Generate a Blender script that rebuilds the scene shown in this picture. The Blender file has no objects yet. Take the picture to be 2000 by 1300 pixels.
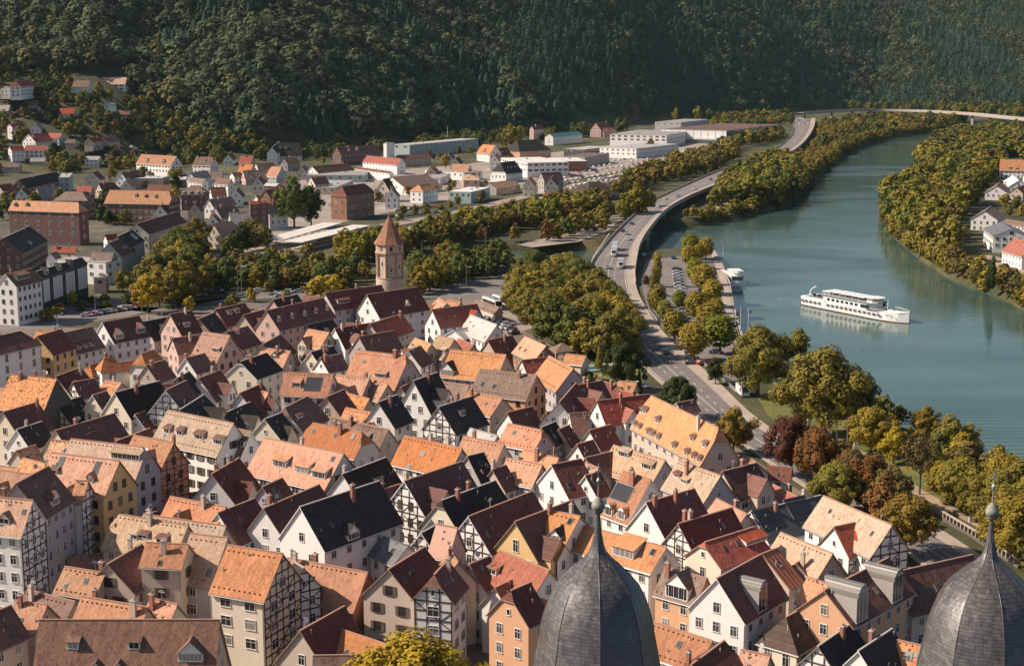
import bpy, math, random
import numpy as np
from mathutils import Vector, Matrix, noise
from mathutils.geometry import delaunay_2d_cdt
R = math.radians
C = bpy.context.scene.collection
sc = bpy.context.scene
# ---------------------------------------------------------------- camera
F, CX, CY, CAMZ = 2900.0, 1000.0, 650.0, 85.0
TH = math.atan(530 / F)
CT, ST = math.cos(TH), math.sin(TH)
cam = bpy.data.objects.new('camera', bpy.data.cameras.new('camera'))
C.objects.link(cam)
cam.location = (0, 0, CAMZ)
cam.rotation_euler = (math.pi / 2 - TH, 0, 0)
cam.data.sensor_width = 36
cam.data.lens = 36 * F / 2000
cam.data.clip_start = 1
cam.data.clip_end = 12000
sc.camera = cam
# ---------------------------------------------------------------- light
SUN_EL, SUN_AZ = R(38), math.atan2(-1.0, 0.02)       # azimuth clockwise from +Y
w = bpy.data.worlds.new('World'); sc.world = w; w.use_nodes = True
nt = w.node_tree; nt.nodes.clear()
sky = nt.nodes.new('ShaderNodeTexSky'); sky.sky_type = 'NISHITA'; sky.sun_disc = False
sky.sun_elevation = SUN_EL; sky.sun_rotation = SUN_AZ % (2 * math.pi)
sky.air_density = 1.0; sky.dust_density = 1.5; sky.ozone_density = 1.0
bg = nt.nodes.new('ShaderNodeBackground'); bg.inputs[1].default_value = 0.075
out = nt.nodes.new('ShaderNodeOutputWorld')
nt.links.new(sky.outputs[0], bg.inputs[0]); nt.links.new(bg.outputs[0], out.inputs[0])
sun = bpy.data.objects.new('sun', bpy.data.lights.new('sun', 'SUN')); C.objects.link(sun)
sun.data.energy = 5.0; sun.data.angle = R(0.5); sun.data.color = (1.0, 0.86, 0.71)
sd = Vector((math.sin(SUN_AZ) * math.cos(SUN_EL), math.cos(SUN_AZ) * math.cos(SUN_EL), math.sin(SUN_EL)))
sun.rotation_euler = sd.to_track_quat('Z', 'Y').to_euler()
sc.view_settings.view_transform = 'Standard'
sc.view_settings.look = 'None'
sc.view_settings.exposure = 0.46
sc.view_settings.gamma = 1
sc.cycles.max_bounces = 5; sc.cycles.diffuse_bounces = 2; sc.cycles.glossy_bounces = 2
sc.cycles.transmission_bounces = 2; sc.cycles.transparent_max_bounces = 4; sc.cycles.volume_bounces = 0
sc.cycles.use_denoising = True
# ---------------------------------------------------------------- projection
def ray(x, y):
    a, b = (x - CX) / F, (y - CY) / F
    return Vector((a, CT - b * ST, -ST - b * CT))
def U(x, y, z=0.0):
    d = ray(x, y); t = (z - CAMZ) / d.z
    return Vector((d.x * t, d.y * t, z))
def P(v):
    dz = v[2] - CAMZ
    dep = v[1] * CT - dz * ST
    return (CX + F * v[0] / dep, CY - F * (v[1] * ST + dz * CT) / dep)
def scale_at(y, z=0.0): return CT * (y - 120) / (CAMZ - z)
# ---------------------------------------------------------------- terrain
FOOT = [(-900, 352), (-400, 350), (0, 342), (200, 335), (300, 318), (500, 312), (620, 300), (800, 283), (930, 270), (1050, 262), (1200, 248),
        (1350, 234), (1550, 219), (1700, 211), (2000, 208), (3200, 205)]
FC = np.array([f[0] for f in FOOT], float); FY = np.array([U(1000, f[1]).y for f in FOOT])
WZ = -4.0
RIV = [(2140, 1030), (2040, 965), (1950, 925), (1850, 880), (1760, 850), (1700, 805), (1640, 760), (1560, 722), (1500, 690), (1447, 660), (1436, 625),
       (1425, 590), (1418, 550), (1404, 515), (1392, 487), (1335, 495), (1262, 503), (1180, 528), (1100, 524), (1000, 508), (880, 502), (800, 500),
       (800, 490), (880, 490), (1000, 491), (1100, 488), (1180, 490), (1250, 457), (1300, 446), (1340, 445), (1385, 440), (1440, 428), (1490, 412),
       (1540, 402), (1572, 376), (1600, 344), (1635, 314), (1675, 290), (1735, 271), (1800, 261), (1850, 252), (1890, 243), (1960, 236), (2300, 234),
       (2300, 243), (2000, 246), (1930, 250), (1880, 258), (1835, 275), (1800, 305), (1795, 345), (1772, 368), (1728, 384), (1726, 425), (1745, 465), (1795, 506),
       (1855, 545), (1915, 568), (1965, 588), (2010, 612), (2100, 660), (2350, 760), (2700, 1000), (2700, 1030)]
RP = np.array([U(x, y, WZ)[:2] for x, y in RIV])
RQ = np.roll(RP, -1, axis=0)
def river_sd(X, Y):
    X = np.atleast_1d(np.asarray(X, float)); Y = np.atleast_1d(np.asarray(Y, float))
    best = np.full(X.shape, 1e9); ins = np.zeros(X.shape, bool)
    for (ax, ay), (bx, by) in zip(RP, RQ):
        dx, dy = bx - ax, by - ay
        t = np.clip(((X - ax) * dx + (Y - ay) * dy) / (dx * dx + dy * dy + 1e-9), 0, 1)
        best = np.minimum(best, (X - ax - t * dx) ** 2 + (Y - ay - t * dy) ** 2)
        c = (ay > Y) != (by > Y)
        with np.errstate(divide='ignore', invalid='ignore'):
            ins ^= c & (X < (bx - ax) * (Y - ay) / (by - ay + 1e-12) + ax)
    d = np.sqrt(best)
    return np.where(ins, d, -d)
def hill(X, Y):
    X = np.asarray(X, float); Y = np.asarray(Y, float)
    c = 1000 + F * X / (np.maximum(Y, 50) * CT + 15)
    fy = np.interp(c, FC, FY)
    t = np.maximum(Y - fy, 0)
    s = np.interp(c, [0, 350, 700, 1200], [0.33, 0.42, 0.42, 0.40])
    z = s * (np.sqrt(t * t + 900) - 30)
    und = 6 * np.sin(X * 0.011 + Y * 0.006) + 4 * np.sin(X * 0.023 - Y * 0.013 + 1.3)
    z = z + und * np.clip(t / 250, 0, 1)
    return np.minimum(z, 330 - 60 * np.exp(-t / 900))
def terrain(X, Y, water=True):
    z = hill(X, Y)
    if water:
        d = river_sd(X, Y)
        z = np.where(d > 0, WZ - np.minimum(d, 4) * 0.8, np.where(d > -5, WZ + (-d / 5) * 3.95, z))
    return z
def gz(x, y): return float(hill(x, y))
def hit(px, py, h=0.0):
    """first point of the view ray that is h above the land"""
    d = ray(px, py)
    if d.z < -1e-4:
        t = (h - CAMZ) / d.z
        if t < 1e5 and gz(d.x * t, d.y * t) < 0.05: return Vector((d.x * t, d.y * t, h))
    t = 150.0
    while t < 6000:
        x, y, z = d.x * t, d.y * t, CAMZ + d.z * t
        if z <= gz(x, y) + h:
            return Vector((x, y, z))
        t += 2.0
    return Vector((d.x * 3000, d.y * 3000, gz(d.x * 3000, d.y * 3000) + h))
# ---------------------------------------------------------------- materials
MATS = {}
def nmat(name):
    m = bpy.data.materials.new(name); m.use_nodes = True
    return m, m.node_tree, m.node_tree.nodes['Principled BSDF']
def N(nt, t, **k):
    n = nt.nodes.new(t)
    for a, b in k.items():
        if a in n.inputs: n.inputs[a].default_value = b
        else: setattr(n, a, b)
    return n
def coords(nt, kind='Object'):
    return nt.nodes.new('ShaderNodeTexCoord').outputs[kind]
def wcoords(nt):
    return nt.nodes.new('ShaderNodeNewGeometry').outputs['Position']
def ramp(nt, fac, stops):
    r = nt.nodes.new('ShaderNodeValToRGB'); e = r.color_ramp.elements
    e[0].position, e[0].color = stops[0][0], (*stops[0][1], 1)
    e[1].position, e[1].color = stops[-1][0], (*stops[-1][1], 1)
    for p, c in stops[1:-1]:
        q = e.new(p); q.color = (*c, 1)
    nt.links.new(fac, r.inputs[0]); return r.outputs[0]
def mixc(nt, fac, a, b, mode='MIX'):
    m = nt.nodes.new('ShaderNodeMix'); m.data_type = 'RGBA'; m.blend_type = mode
    for s, v in ((0, fac), (6, a), (7, b)):
        if isinstance(v, (int, float)): m.inputs[s].default_value = v
        elif isinstance(v, tuple): m.inputs[s].default_value = (*v, 1) if len(v) == 3 else v
        else: nt.links.new(v, m.inputs[s])
    return m.outputs[2]
def math_(nt, op, a, b=0.0, c=None):
    m = nt.nodes.new('ShaderNodeMath'); m.operation = op
    for i, v in enumerate((a, b) if c is None else (a, b, c)):
        if isinstance(v, (int, float)): m.inputs[i].default_value = v
        else: nt.links.new(v, m.inputs[i])
    return m.outputs[0]
def noise_(nt, vec, scale, detail=3, rough=0.6):
    n = N(nt, 'ShaderNodeTexNoise', Scale=scale, Detail=detail, Roughness=rough)
    nt.links.new(vec, n.inputs['Vector']); return n.outputs[0]
def scaled(nt, vec, s):
    m = N(nt, 'ShaderNodeVectorMath', operation='MULTIPLY'); nt.links.new(vec, m.inputs[0]); m.inputs[1].default_value = s
    return m.outputs[0]
def bump(nt, b, h, strength=0.3, dist=0.05):
    n = N(nt, 'ShaderNodeBump', Strength=strength, Distance=dist)
    nt.links.new(h, n.inputs['Height']); nt.links.new(n.outputs[0], b.inputs['Normal'])
def plain(name, col, rough=0.8, metal=0.0, var=0.15, scale=1.5):
    if name in MATS: return MATS[name]
    m, nt, b = nmat(name)
    oc = coords(nt)
    nz = noise_(nt, oc, scale, 4)
    c = mixc(nt, nz, tuple(x * (1 - var) for x in col), tuple(min(1, x * (1 + var)) for x in col))
    nt.links.new(c, b.inputs['Base Color'])
    b.inputs['Roughness'].default_value = rough; b.inputs['Metallic'].default_value = metal
    MATS[name] = m; return m
def snap(nt, comp, size):
    d = math_(nt, 'DIVIDE', comp, size); return math_(nt, 'FLOOR', d)
def roofmat(name, col, col2, mott=0.35, row=0.26, rough=0.8, spots=None):
    """tiles: rows follow height, columns follow the ridge, each tile its own tone"""
    m, nt, b = nmat(name)
    oc = coords(nt)
    sx = nt.nodes.new('ShaderNodeSeparateXYZ'); nt.links.new(oc, sx.inputs[0])
    zr = snap(nt, sx.outputs[2], row)
    off = math_(nt, 'MULTIPLY', math_(nt, 'MODULO', zr, 2), 0.5)
    xs = math_(nt, 'FLOOR', math_(nt, 'ADD', math_(nt, 'DIVIDE', sx.outputs[0], 0.24), off))
    cb = nt.nodes.new('ShaderNodeCombineXYZ'); nt.links.new(xs, cb.inputs[0]); nt.links.new(zr, cb.inputs[1])
    oi = nt.nodes.new('ShaderNodeObjectInfo'); nt.links.new(oi.outputs['Random'], cb.inputs[2])
    wn = nt.nodes.new('ShaderNodeTexWhiteNoise'); nt.links.new(cb.outputs[0], wn.inputs['Vector'])
    big = noise_(nt, wcoords(nt), 0.35, 5, 0.65)
    f = math_(nt, 'ADD', math_(nt, 'MULTIPLY', wn.outputs['Value'], mott), math_(nt, 'MULTIPLY', big, 1.0 - mott * 0.5))
    c = ramp(nt, f, [(0.25, col2), (0.62, col), (1.0, tuple(min(1, x * 1.18) for x in col))])
    # streaks running down the slope
    st = noise_(nt, scaled(nt, oc, (2.2, 0.35, 0.35)), 1.0, 3)
    c = mixc(nt, 0.4, c, ramp(nt, st, [(0.3, (0.5, 0.47, 0.45)), (0.66, (1.08, 1.05, 1.0))]), 'MULTIPLY')
    # per-roof tint
    hsv = nt.nodes.new('ShaderNodeHueSaturation')
    nt.links.new(c, hsv.inputs['Color'])
    nt.links.new(math_(nt, 'ADD', math_(nt, 'MULTIPLY', oi.outputs['Random'], 0.42), 0.74), hsv.inputs['Value'])
    nt.links.new(math_(nt, 'ADD', math_(nt, 'MULTIPLY', math_(nt, 'FRACT', math_(nt, 'MULTIPLY', oi.outputs['Random'], 7.3)), 0.014), 0.489), hsv.inputs['Hue'])
    nt.links.new(math_(nt, 'ADD', math_(nt, 'MULTIPLY', math_(nt, 'FRACT', math_(nt, 'MULTIPLY', oi.outputs['Random'], 13.7)), 0.26), 0.82), hsv.inputs['Saturation'])
    c = hsv.outputs[0]
    # lichen / dark stains
    ls = noise_(nt, wcoords(nt), 1.6, 6, 0.75)
    c = mixc(nt, math_(nt, 'MULTIPLY', ramp(nt, ls, [(0.55, (0, 0, 0)), (0.72, (1, 1, 1))]), 0.35), c, tuple(x * 0.45 for x in col))
    nt.links.new(c, b.inputs['Base Color'])
    b.inputs['Roughness'].default_value = rough; b.inputs['Specular IOR Level'].default_value = 0.25
    fr = math_(nt, 'FRACT', math_(nt, 'DIVIDE', sx.outputs[2], row))
    fx = math_(nt, 'FRACT', math_(nt, 'ADD', math_(nt, 'DIVIDE', sx.outputs[0], 0.24), off))
    hgt = math_(nt, 'ADD', math_(nt, 'MULTIPLY', fr, -1.0), math_(nt, 'MULTIPLY', math_(nt, 'ABSOLUTE', math_(nt, 'SUBTRACT', fx, 0.5)), 0.6))
    b1 = N(nt, 'ShaderNodeBump', Strength=0.6, Distance=0.35); nt.links.new(noise_(nt, wcoords(nt), 0.55, 3, 0.5), b1.inputs['Height'])
    b2 = N(nt, 'ShaderNodeBump', Strength=0.5, Distance=0.05); nt.links.new(math_(nt, 'ADD', hgt, math_(nt, 'MULTIPLY', wn.outputs['Value'], 0.4)), b2.inputs['Height'])
    nt.links.new(b1.outputs[0], b2.inputs['Normal']); nt.links.new(b2.outputs[0], b.inputs['Normal'])
    MATS[name] = m; return m
def corrmat(name, col, step=0.9, rough=0.5):
    m, nt, b = nmat(name); oc = coords(nt)
    sx = nt.nodes.new('ShaderNodeSeparateXYZ'); nt.links.new(oc, sx.inputs[0])
    fx = math_(nt, 'FRACT', math_(nt, 'DIVIDE', sx.outputs[0], step))
    tri = math_(nt, 'ABSOLUTE', math_(nt, 'SUBTRACT', fx, 0.5))
    nz = noise_(nt, oc, 0.8, 4)
    c = mixc(nt, nz, tuple(x * 0.8 for x in col), tuple(x * 1.15 for x in col))
    nt.links.new(c, b.inputs['Base Color']); b.inputs['Roughness'].default_value = rough
    bump(nt, b, tri, 1.0, 0.3); MATS[name] = m; return m
def wallmat(name, col, var=0.12, dirt=(0.32, 0.28, 0.24)):
    m, nt, b = nmat(name); wc = wcoords(nt)
    nz = noise_(nt, wc, 0.9, 5, 0.7)
    c = mixc(nt, nz, tuple(x * (1 - var) for x in col), tuple(min(1, x * (1 + var * 0.6)) for x in col))
    st = noise_(nt, scaled(nt, wc, (3, 3, 0.35)), 1.0, 4)
    c = mixc(nt, math_(nt, 'MULTIPLY', ramp(nt, st, [(0.55, (0, 0, 0)), (0.8, (1, 1, 1))]), 0.3), c, tuple(col[i] * 0.45 + dirt[i] * 0.35 for i in range(3)))
    nt.links.new(c, b.inputs['Base Color']); b.inputs['Roughness'].default_value = 0.9
    fine = noise_(nt, wc, 14, 2); bump(nt, b, fine, 0.15, 0.03)
    MATS[name] = m; return m
def brickmat(name, c1, c2, mortar, sc_=1.0):
    m, nt, b = nmat(name); oc = coords(nt)
    bt = N(nt, 'ShaderNodeTexBrick', Scale=sc_); bt.inputs['Color1'].default_value = (*c1, 1); bt.inputs['Color2'].default_value = (*c2, 1)
    bt.inputs['Mortar'].default_value = (*mortar, 1); bt.inputs['Mortar Size'].default_value = 0.03
    sx = nt.nodes.new('ShaderNodeSeparateXYZ'); nt.links.new(oc, sx.inputs[0])
    cb = nt.nodes.new('ShaderNodeCombineXYZ'); nt.links.new(math_(nt, 'ADD', sx.outputs[0], sx.outputs[1]), cb.inputs[0]); nt.links.new(sx.outputs[2], cb.inputs[1])
    nt.links.new(cb.outputs[0], bt.inputs['Vector'])
    nz = noise_(nt, wcoords(nt), 0.6, 4)
    c = mixc(nt, 0.5, bt.outputs[0], ramp(nt, nz, [(0.3, (0.6, 0.6, 0.6)), (0.7, (1.1, 1.1, 1.1))]), 'MULTIPLY')
    nt.links.new(c, b.inputs['Base Color']); b.inputs['Roughness'].default_value = 0.9
    MATS[name] = m; return m
# roofs
RM = {
 'o': roofmat('tan_tiles', (0.50, 0.262, 0.148), (0.36, 0.17, 0.095), 0.5),
 'O': roofmat('orange_tiles', (0.52, 0.245, 0.105), (0.36, 0.15, 0.068), 0.35),
 't': roofmat('pale_tiles', (0.47, 0.33, 0.215), (0.33, 0.215, 0.135), 0.45),
 'p': roofmat('salmon_tiles', (0.44, 0.205, 0.11), (0.29, 0.12, 0.065), 0.4),
 'r': roofmat('shaded_red_tiles', (0.190, 0.078, 0.056), (0.10, 0.043, 0.034), 0.45),  # red-brown tiles with the shade of sunless slopes put into the colour
 'R': roofmat('red_tiles', (0.36, 0.10, 0.05), (0.22, 0.06, 0.035), 0.4),
 'V': roofmat('vivid_red_tiles', (0.30, 0.085, 0.065), (0.20, 0.055, 0.045), 0.3),
 'b': roofmat('brown_tiles', (0.20, 0.11, 0.08), (0.11, 0.06, 0.045), 0.45),
 'g': roofmat('grey_brown_tiles', (0.24, 0.165, 0.125), (0.14, 0.095, 0.07), 0.45),
 'G': roofmat('grey_tiles', (0.30, 0.27, 0.25), (0.20, 0.18, 0.17), 0.4),
 'm': roofmat('mottled_tiles', (0.58, 0.27, 0.12), (0.22, 0.09, 0.045), 0.95),
 's': roofmat('slate', (0.056, 0.046, 0.042), (0.032, 0.027, 0.025), 0.5, 0.2, 0.9),
 'k': roofmat('dark_pantiles', (0.10, 0.065, 0.05), (0.055, 0.035, 0.03), 0.5, 0.34),
 'w': roofmat('pale_grey_sheet', (0.45, 0.42, 0.40), (0.32, 0.30, 0.28), 0.2, 0.6, 0.6),
 'W': roofmat('white_sheet', (0.70, 0.66, 0.61), (0.55, 0.52, 0.48), 0.1, 0.9, 0.6),
 'T': roofmat('teal_sheet', (0.10, 0.26, 0.24), (0.07, 0.19, 0.18), 0.15, 0.9, 0.5),
 'N': roofmat('blue_grey_sheet', (0.15, 0.155, 0.165), (0.10, 0.10, 0.11), 0.15, 0.9, 0.5),
 'c': corrmat('red_corrugated', (0.36, 0.12, 0.06)),
 'z': corrmat('seamed_metal', (0.21, 0.19, 0.17), 0.6, 0.45),
 'd': corrmat('dark_corrugated', (0.055, 0.058, 0.065), 0.35),
 'P': wallmat('pink_render_top', (0.56, 0.32, 0.245)),
}
RWORD = {'o': 'tan tiled', 'O': 'orange tiled', 't': 'pale tan tiled', 'p': 'salmon tiled', 'r': 'shade-dark red tiled', 'R': 'red tiled', 'V': 'muted red', 'b': 'brown tiled',
         'g': 'grey-brown tiled', 'G': 'grey tiled', 'm': 'mottled orange', 's': 'black slate', 'k': 'dark pantile', 'w': 'pale grey', 'W': 'white sheet', 'T': 'teal metal',
         'N': 'blue-grey', 'c': 'red corrugated', 'd': 'black corrugated', 'P': 'pink rendered'}
WM = {
 'W': wallmat('white_render', (0.80, 0.77, 0.73)), 'C': wallmat('cream_render', (0.72, 0.62, 0.49)), 'Y': wallmat('yellow_render', (0.70, 0.47, 0.22)),
 'P': wallmat('pink_render', (0.60, 0.40, 0.34)), 'L': wallmat('lilac_grey_render', (0.46, 0.41, 0.43)), 'G': wallmat('grey_render', (0.38, 0.34, 0.32)),
 'O': wallmat('peach_render', (0.64, 0.36, 0.21)), 'S': wallmat('salmon_render', (0.52, 0.22, 0.14)), 'E': wallmat('beige_render', (0.55, 0.44, 0.36)),
 'B': brickmat('purple_brick', (0.17, 0.07, 0.06), (0.12, 0.05, 0.05), (0.2, 0.13, 0.11), 1.0), 'K': brickmat('orange_brick', (0.36, 0.16, 0.09), (0.28, 0.12, 0.07), (0.3, 0.2, 0.15), 1.0),
 'D': wallmat('dark_teal_boards', (0.03, 0.055, 0.055)), 'A': wallmat('pale_teal_render', (0.38, 0.46, 0.45)), 'X': wallmat('dark_grey_boards', (0.09, 0.085, 0.085)),
}
WWORD = {'W': 'white', 'C': 'cream', 'Y': 'yellow', 'P': 'pink', 'L': 'lilac-grey', 'G': 'grey', 'O': 'peach', 'S': 'salmon', 'E': 'beige', 'B': 'dark brick', 'K': 'orange brick',
         'D': 'dark green', 'A': 'pale teal', 'X': 'dark grey'}
M_edge = plain('verge_boards', (0.30, 0.20, 0.15), 0.8)
M_ridge = plain('ridge_tiles', (0.40, 0.22, 0.15), 0.85, var=0.35, scale=3)
M_timber = plain('dark_timber', (0.055, 0.035, 0.028), 0.8)
M_rtimber = plain('red_brown_timber', (0.17, 0.06, 0.035), 0.8)
M_frame = plain('white_frames', (0.72, 0.70, 0.67), 0.6, var=0.05)
M_bframe = plain('brown_frames', (0.10, 0.06, 0.045), 0.6)
M_shut = plain('brown_shutters', (0.13, 0.10, 0.075), 0.7)
M_brick = plain('chimney_brick', (0.32, 0.14, 0.095), 0.9, var=0.35, scale=6)
M_cement = plain('cement', (0.42, 0.38, 0.34), 0.9)
M_metal = plain('grey_metal', (0.40, 0.40, 0.40), 0.45, 0.6)
M_wht = plain('white_paint', (0.76, 0.75, 0.73), 0.45, var=0.05)
M_black = plain('black_rubber', (0.03, 0.03, 0.03), 0.8)
def glassm():
    m, nt, b = nmat('window_glass')
    oi = nt.nodes.new('ShaderNodeObjectInfo')
    c = ramp(nt, oi.outputs['Random'], [(0, (0.018, 0.018, 0.02)), (0.6, (0.05, 0.05, 0.055)), (.8, (.12, .11, .10)), (1, (0.34, 0.31, 0.28))])
    nt.links.new(c, b.inputs['Base Color']); b.inputs['Roughness'].default_value = 0.12
    MATS['window_glass'] = m; return m
M_glass = glassm()
# ---------------------------------------------------------------- mesh builder
class MB:
    def __init__(s): s.v, s.f, s.m = [], [], []
    def face(s, pts, m=0):
        n = len(s.v); s.v += [tuple(p) for p in pts]; s.f.append(tuple(range(n, n + len(pts)))); s.m.append(m)
    def box(s, x0, x1, y0, y1, z0, z1, m=0, M=None):
        c = [(x0, y0, z0), (x1, y0, z0), (x1, y1, z0), (x0, y1, z0), (x0, y0, z1), (x1, y0, z1), (x1, y1, z1), (x0, y1, z1)]
        if M is not None: c = [tuple(M @ Vector(p)) for p in c]
        n = len(s.v); s.v += c
        for q in ((0, 3, 2, 1), (4, 5, 6, 7), (0, 1, 5, 4), (1, 2, 6, 5), (2, 3, 7, 6), (3, 0, 4, 7)):
            s.f.append(tuple(n + i for i in q)); s.m.append(m)
    def prism(s, poly, z0, z1, m=0, top=None):
        """closed prism over a 2D polygon (any winding)"""
        a = sum(poly[i][0] * poly[(i + 1) % len(poly)][1] - poly[(i + 1) % len(poly)][0] * poly[i][1] for i in range(len(poly)))
        if a < 0: poly = poly[::-1]
        k = len(poly); n = len(s.v)
        s.v += [(x, y, z0) for x, y in poly] + [(x, y, z1) for x, y in poly]
        for i in range(k):
            j = (i + 1) % k; s.f.append((n + i, n + j, n + k + j, n + k + i)); s.m.append(m)
        s.f.append(tuple(n + k + i for i in range(k))); s.m.append(m if top is None else top)
        s.f.append(tuple(n + i for i in range(k))[::-1]); s.m.append(m)
    def tube(s, p0, p1, r0, r1=None, k=6, m=0):
        r1 = r0 if r1 is None else r1
        p0, p1 = Vector(p0), Vector(p1); d = (p1 - p0).normalized()
        a = d.orthogonal().normalized(); b = d.cross(a); n = len(s.v)
        for p, r in ((p0, r0), (p1, r1)):
            for i in range(k):
                t = 2 * math.pi * i / k; s.v.append(tuple(p + (a * math.cos(t) + b * math.sin(t)) * r))
        for i in range(k):
            j = (i + 1) % k; s.f.append((n + i, n + j, n + k + j, n + k + i)); s.m.append(m)
        s.f.append(tuple(n + i for i in range(k))[::-1]); s.m.append(m); s.f.append(tuple(n + k + i for i in range(k))); s.m.append(m)
    def lathe(s, prof, k=12, m=0, c=(0, 0), rot=0.0):
        n = len(s.v)
        for r, z in prof:
            for i in range(k):
                t = 2 * math.pi * i / k + rot; s.v.append((c[0] + r * math.cos(t), c[1] + r * math.sin(t), z))
        for q in range(len(prof) - 1):
            for i in range(k):
                j = (i + 1) % k; s.f.append((n + q * k + i, n + q * k + j, n + (q + 1) * k + j, n + (q + 1) * k + i)); s.m.append(m)
        s.f.append(tuple(n + (len(prof) - 1) * k + i for i in range(k))); s.m.append(m)
    def mesh(s, name, mats):
        me = bpy.data.meshes.new(name); me.from_pydata(s.v, [], s.f)
        for m in mats: me.materials.append(m)
        me.polygons.foreach_set('material_index', s.m); me.update(); return me
    def build(s, name, mats, parent=None):
        if not isinstance(mats, (list, tuple)): mats = [mats]
        return link(name, s.mesh(name, mats), parent)
def link(name, me, parent=None):
    o = bpy.data.objects.new(name, me); C.objects.link(o)
    if parent is not None: o.parent = parent
    return o
def tag(o, label, cat, group=None, kind=None):
    if label: o['label'] = label
    if cat: o['category'] = cat
    if group: o['group'] = group
    if kind: o['kind'] = kind
    return o
def thing(name, label, cat, loc=(0, 0, 0), rz=0.0, group=None):
    o = bpy.data.objects.new(name, None); C.objects.link(o); o.empty_display_size = 1
    o.location = loc; o.rotation_euler = (0, 0, rz); return tag(o, label, cat, group)
def struct(o): o['kind'] = 'structure'; return o
CNT = {}
HAZE, LOGP = 0.000018, False
# ---------------------------------------------------------------- windows
def win_mesh(name, w_, h_, frame, shutters=False, cross=True, arch=False):
    b = MB(); t = 0.035
    b.box(-w_ / 2, w_ / 2, -0.02, 0.05, 0, h_, 1)
    for x0, x1, z0, z1 in ((-w_ / 2 - 0.035, -w_ / 2 + t, -0.04, h_ + 0.04), (w_ / 2 - t, w_ / 2 + 0.035, -0.04, h_ + 0.04)):
        b.box(x0, x1, -0.07, 0.04, z0, z1, 0)
    b.box(-w_ / 2 + t, w_ / 2 - t, -0.068, 0.04, h_ - t, h_ + 0.04, 0); b.box(-w_ / 2 - 0.12, w_ / 2 + 0.12, -0.12, 0.04, -0.11, -0.042, 0)
    if cross:
        b.box(-0.022, 0.022, -0.06, 0.03, 0, h_ - t, 0)
        b.box(-w_ / 2 + t, w_ / 2 - t, -0.055, 0.03, h_ * 0.66, h_ * 0.66 + 0.035, 0)
    if shutters:
        for s in (-1, 1):
            x = s * (w_ / 2 + 0.30); b.box(x - 0.22, x + 0.22, -0.08, 0.03, -0.03, h_ + 0.03, 2)
    me = b.mesh(name, [frame, M_glass, M_shut]); return me
WIN = {
 'n': win_mesh('window', 1.0, 1.4, M_frame), 'w': win_mesh('window_wide', 1.7, 1.4, M_frame), 's': win_mesh('window_shuttered', 1.15, 1.35, M_bframe, True),
 'b': win_mesh('window_brown', 0.95, 1.35, M_bframe), 't': win_mesh('window_tall', 1.0, 1.9, M_frame), 'S': win_mesh('window_small', 0.6, 0.8, M_frame, False, False),
 'x': win_mesh('window_band', 3.2, 1.5, M_frame), 'e': win_mesh('window_large', 1.3, 2.1, M_frame),
}
WW = {'n': 0.95, 'w': 1.5, 's': 2.3, 'b': 0.95, 't': 1.0, 'S': 0.6, 'x': 3.2, 'e': 1.3}
def put_window(parent, kind, x, y, z, rz):
    o = link('window', WIN[kind], parent); o.location = (x, y, z); o.rotation_euler = (0, 0, rz); return o
HOUSES = []
rng = random.Random(7)
CAMV = Vector((0, 0, CAMZ))
def rect_wall(W, ax, ay, bx, by, z0, z1, nx, ny, roofz, half, rows, gable, parent, wk, rz, spacing, small_top):
    pass
def timber_frame(b, p0, p1, nrm, zb, ztop_fn, storey=2.8, post=1.7, th=0.2, top=None, dens=1.0):
    """bars on a wall running p0->p1 (2D), outward normal nrm; ztop_fn(t) gives the roof underside at distance t"""
    d = Vector((p1[0] - p0[0], p1[1] - p0[1])); Lw = d.length; d = d / Lw
    ang = math.atan2(d.y, d.x)
    M = Matrix.Translation((p0[0] + nrm[0] * 0.0, p0[1] + nrm[1] * 0.0, 0)) @ Matrix.Rotation(ang, 4, 'Z')
    # local: x along wall, outward is -y or +y
    sgn = -1 if (Vector((d.y, -d.x)).dot(Vector(nrm)) > 0) else 1
    o0, o1 = (sgn * 0.0, sgn * 0.06) if sgn > 0 else (sgn * 0.06, 0.0)
    ts = [i * Lw / max(1, round(Lw / post)) for i in range(max(1, round(Lw / post)) + 1)]
    for i, t in enumerate(ts):
        tt = min(max(t, th / 2), Lw - th / 2); zt = ztop_fn(tt)
        if zt - zb > 0.3: b.box(tt - th / 2, tt + th / 2, o0, o1, zb, zt - 0.05, 0, M)
    zmax = max(ztop_fn(t) for t in [Lw * k / 20 for k in range(21)])
    z = zb
    lv = []
    while z < zmax - 0.4:
        inside = [Lw * k / 60 for k in range(61) if ztop_fn(Lw * k / 60) > z + 0.2]
        if len(inside) > 2:
            b.box(inside[0], inside[-1], o0, o1 * 1.25 if sgn > 0 else o0 * 1.25, z, z + th, 0, M) if False else b.box(inside[0], inside[-1], min(o0, o1) - 0.012, max(o0, o1) + 0.012, z, z + th, 0, M)
            lv.append((z, inside[0], inside[-1]))
        z += storey / 2
    for k, (z, a, c) in enumerate(lv):
        for i in range(len(ts) - 1):
            if (i * 7 + k * 3) % 5 in (0, 2) and ts[i] >= a and ts[i + 1] <= c and ztop_fn(ts[i]) > z + storey / 2 and ztop_fn(ts[i + 1]) > z + storey / 2:
                x0, x1 = ts[i], ts[i + 1]
                if (i + k) % 2: x0, x1 = x1, x0
                v = Vector((x1 - x0, 0, storey / 2)); ln = v.length; v.normalize()
                a2 = math.atan2(v.z, v.x)
                M2 = M @ Matrix.Translation((x0, 0, z)) @ Matrix.Rotation(-a2, 4, 'Y')
                b.box(0, ln, min(o0, o1) * 0.8, max(o0, o1) * 0.8, -th / 2.6, th / 2.6, 0, M2)
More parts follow.
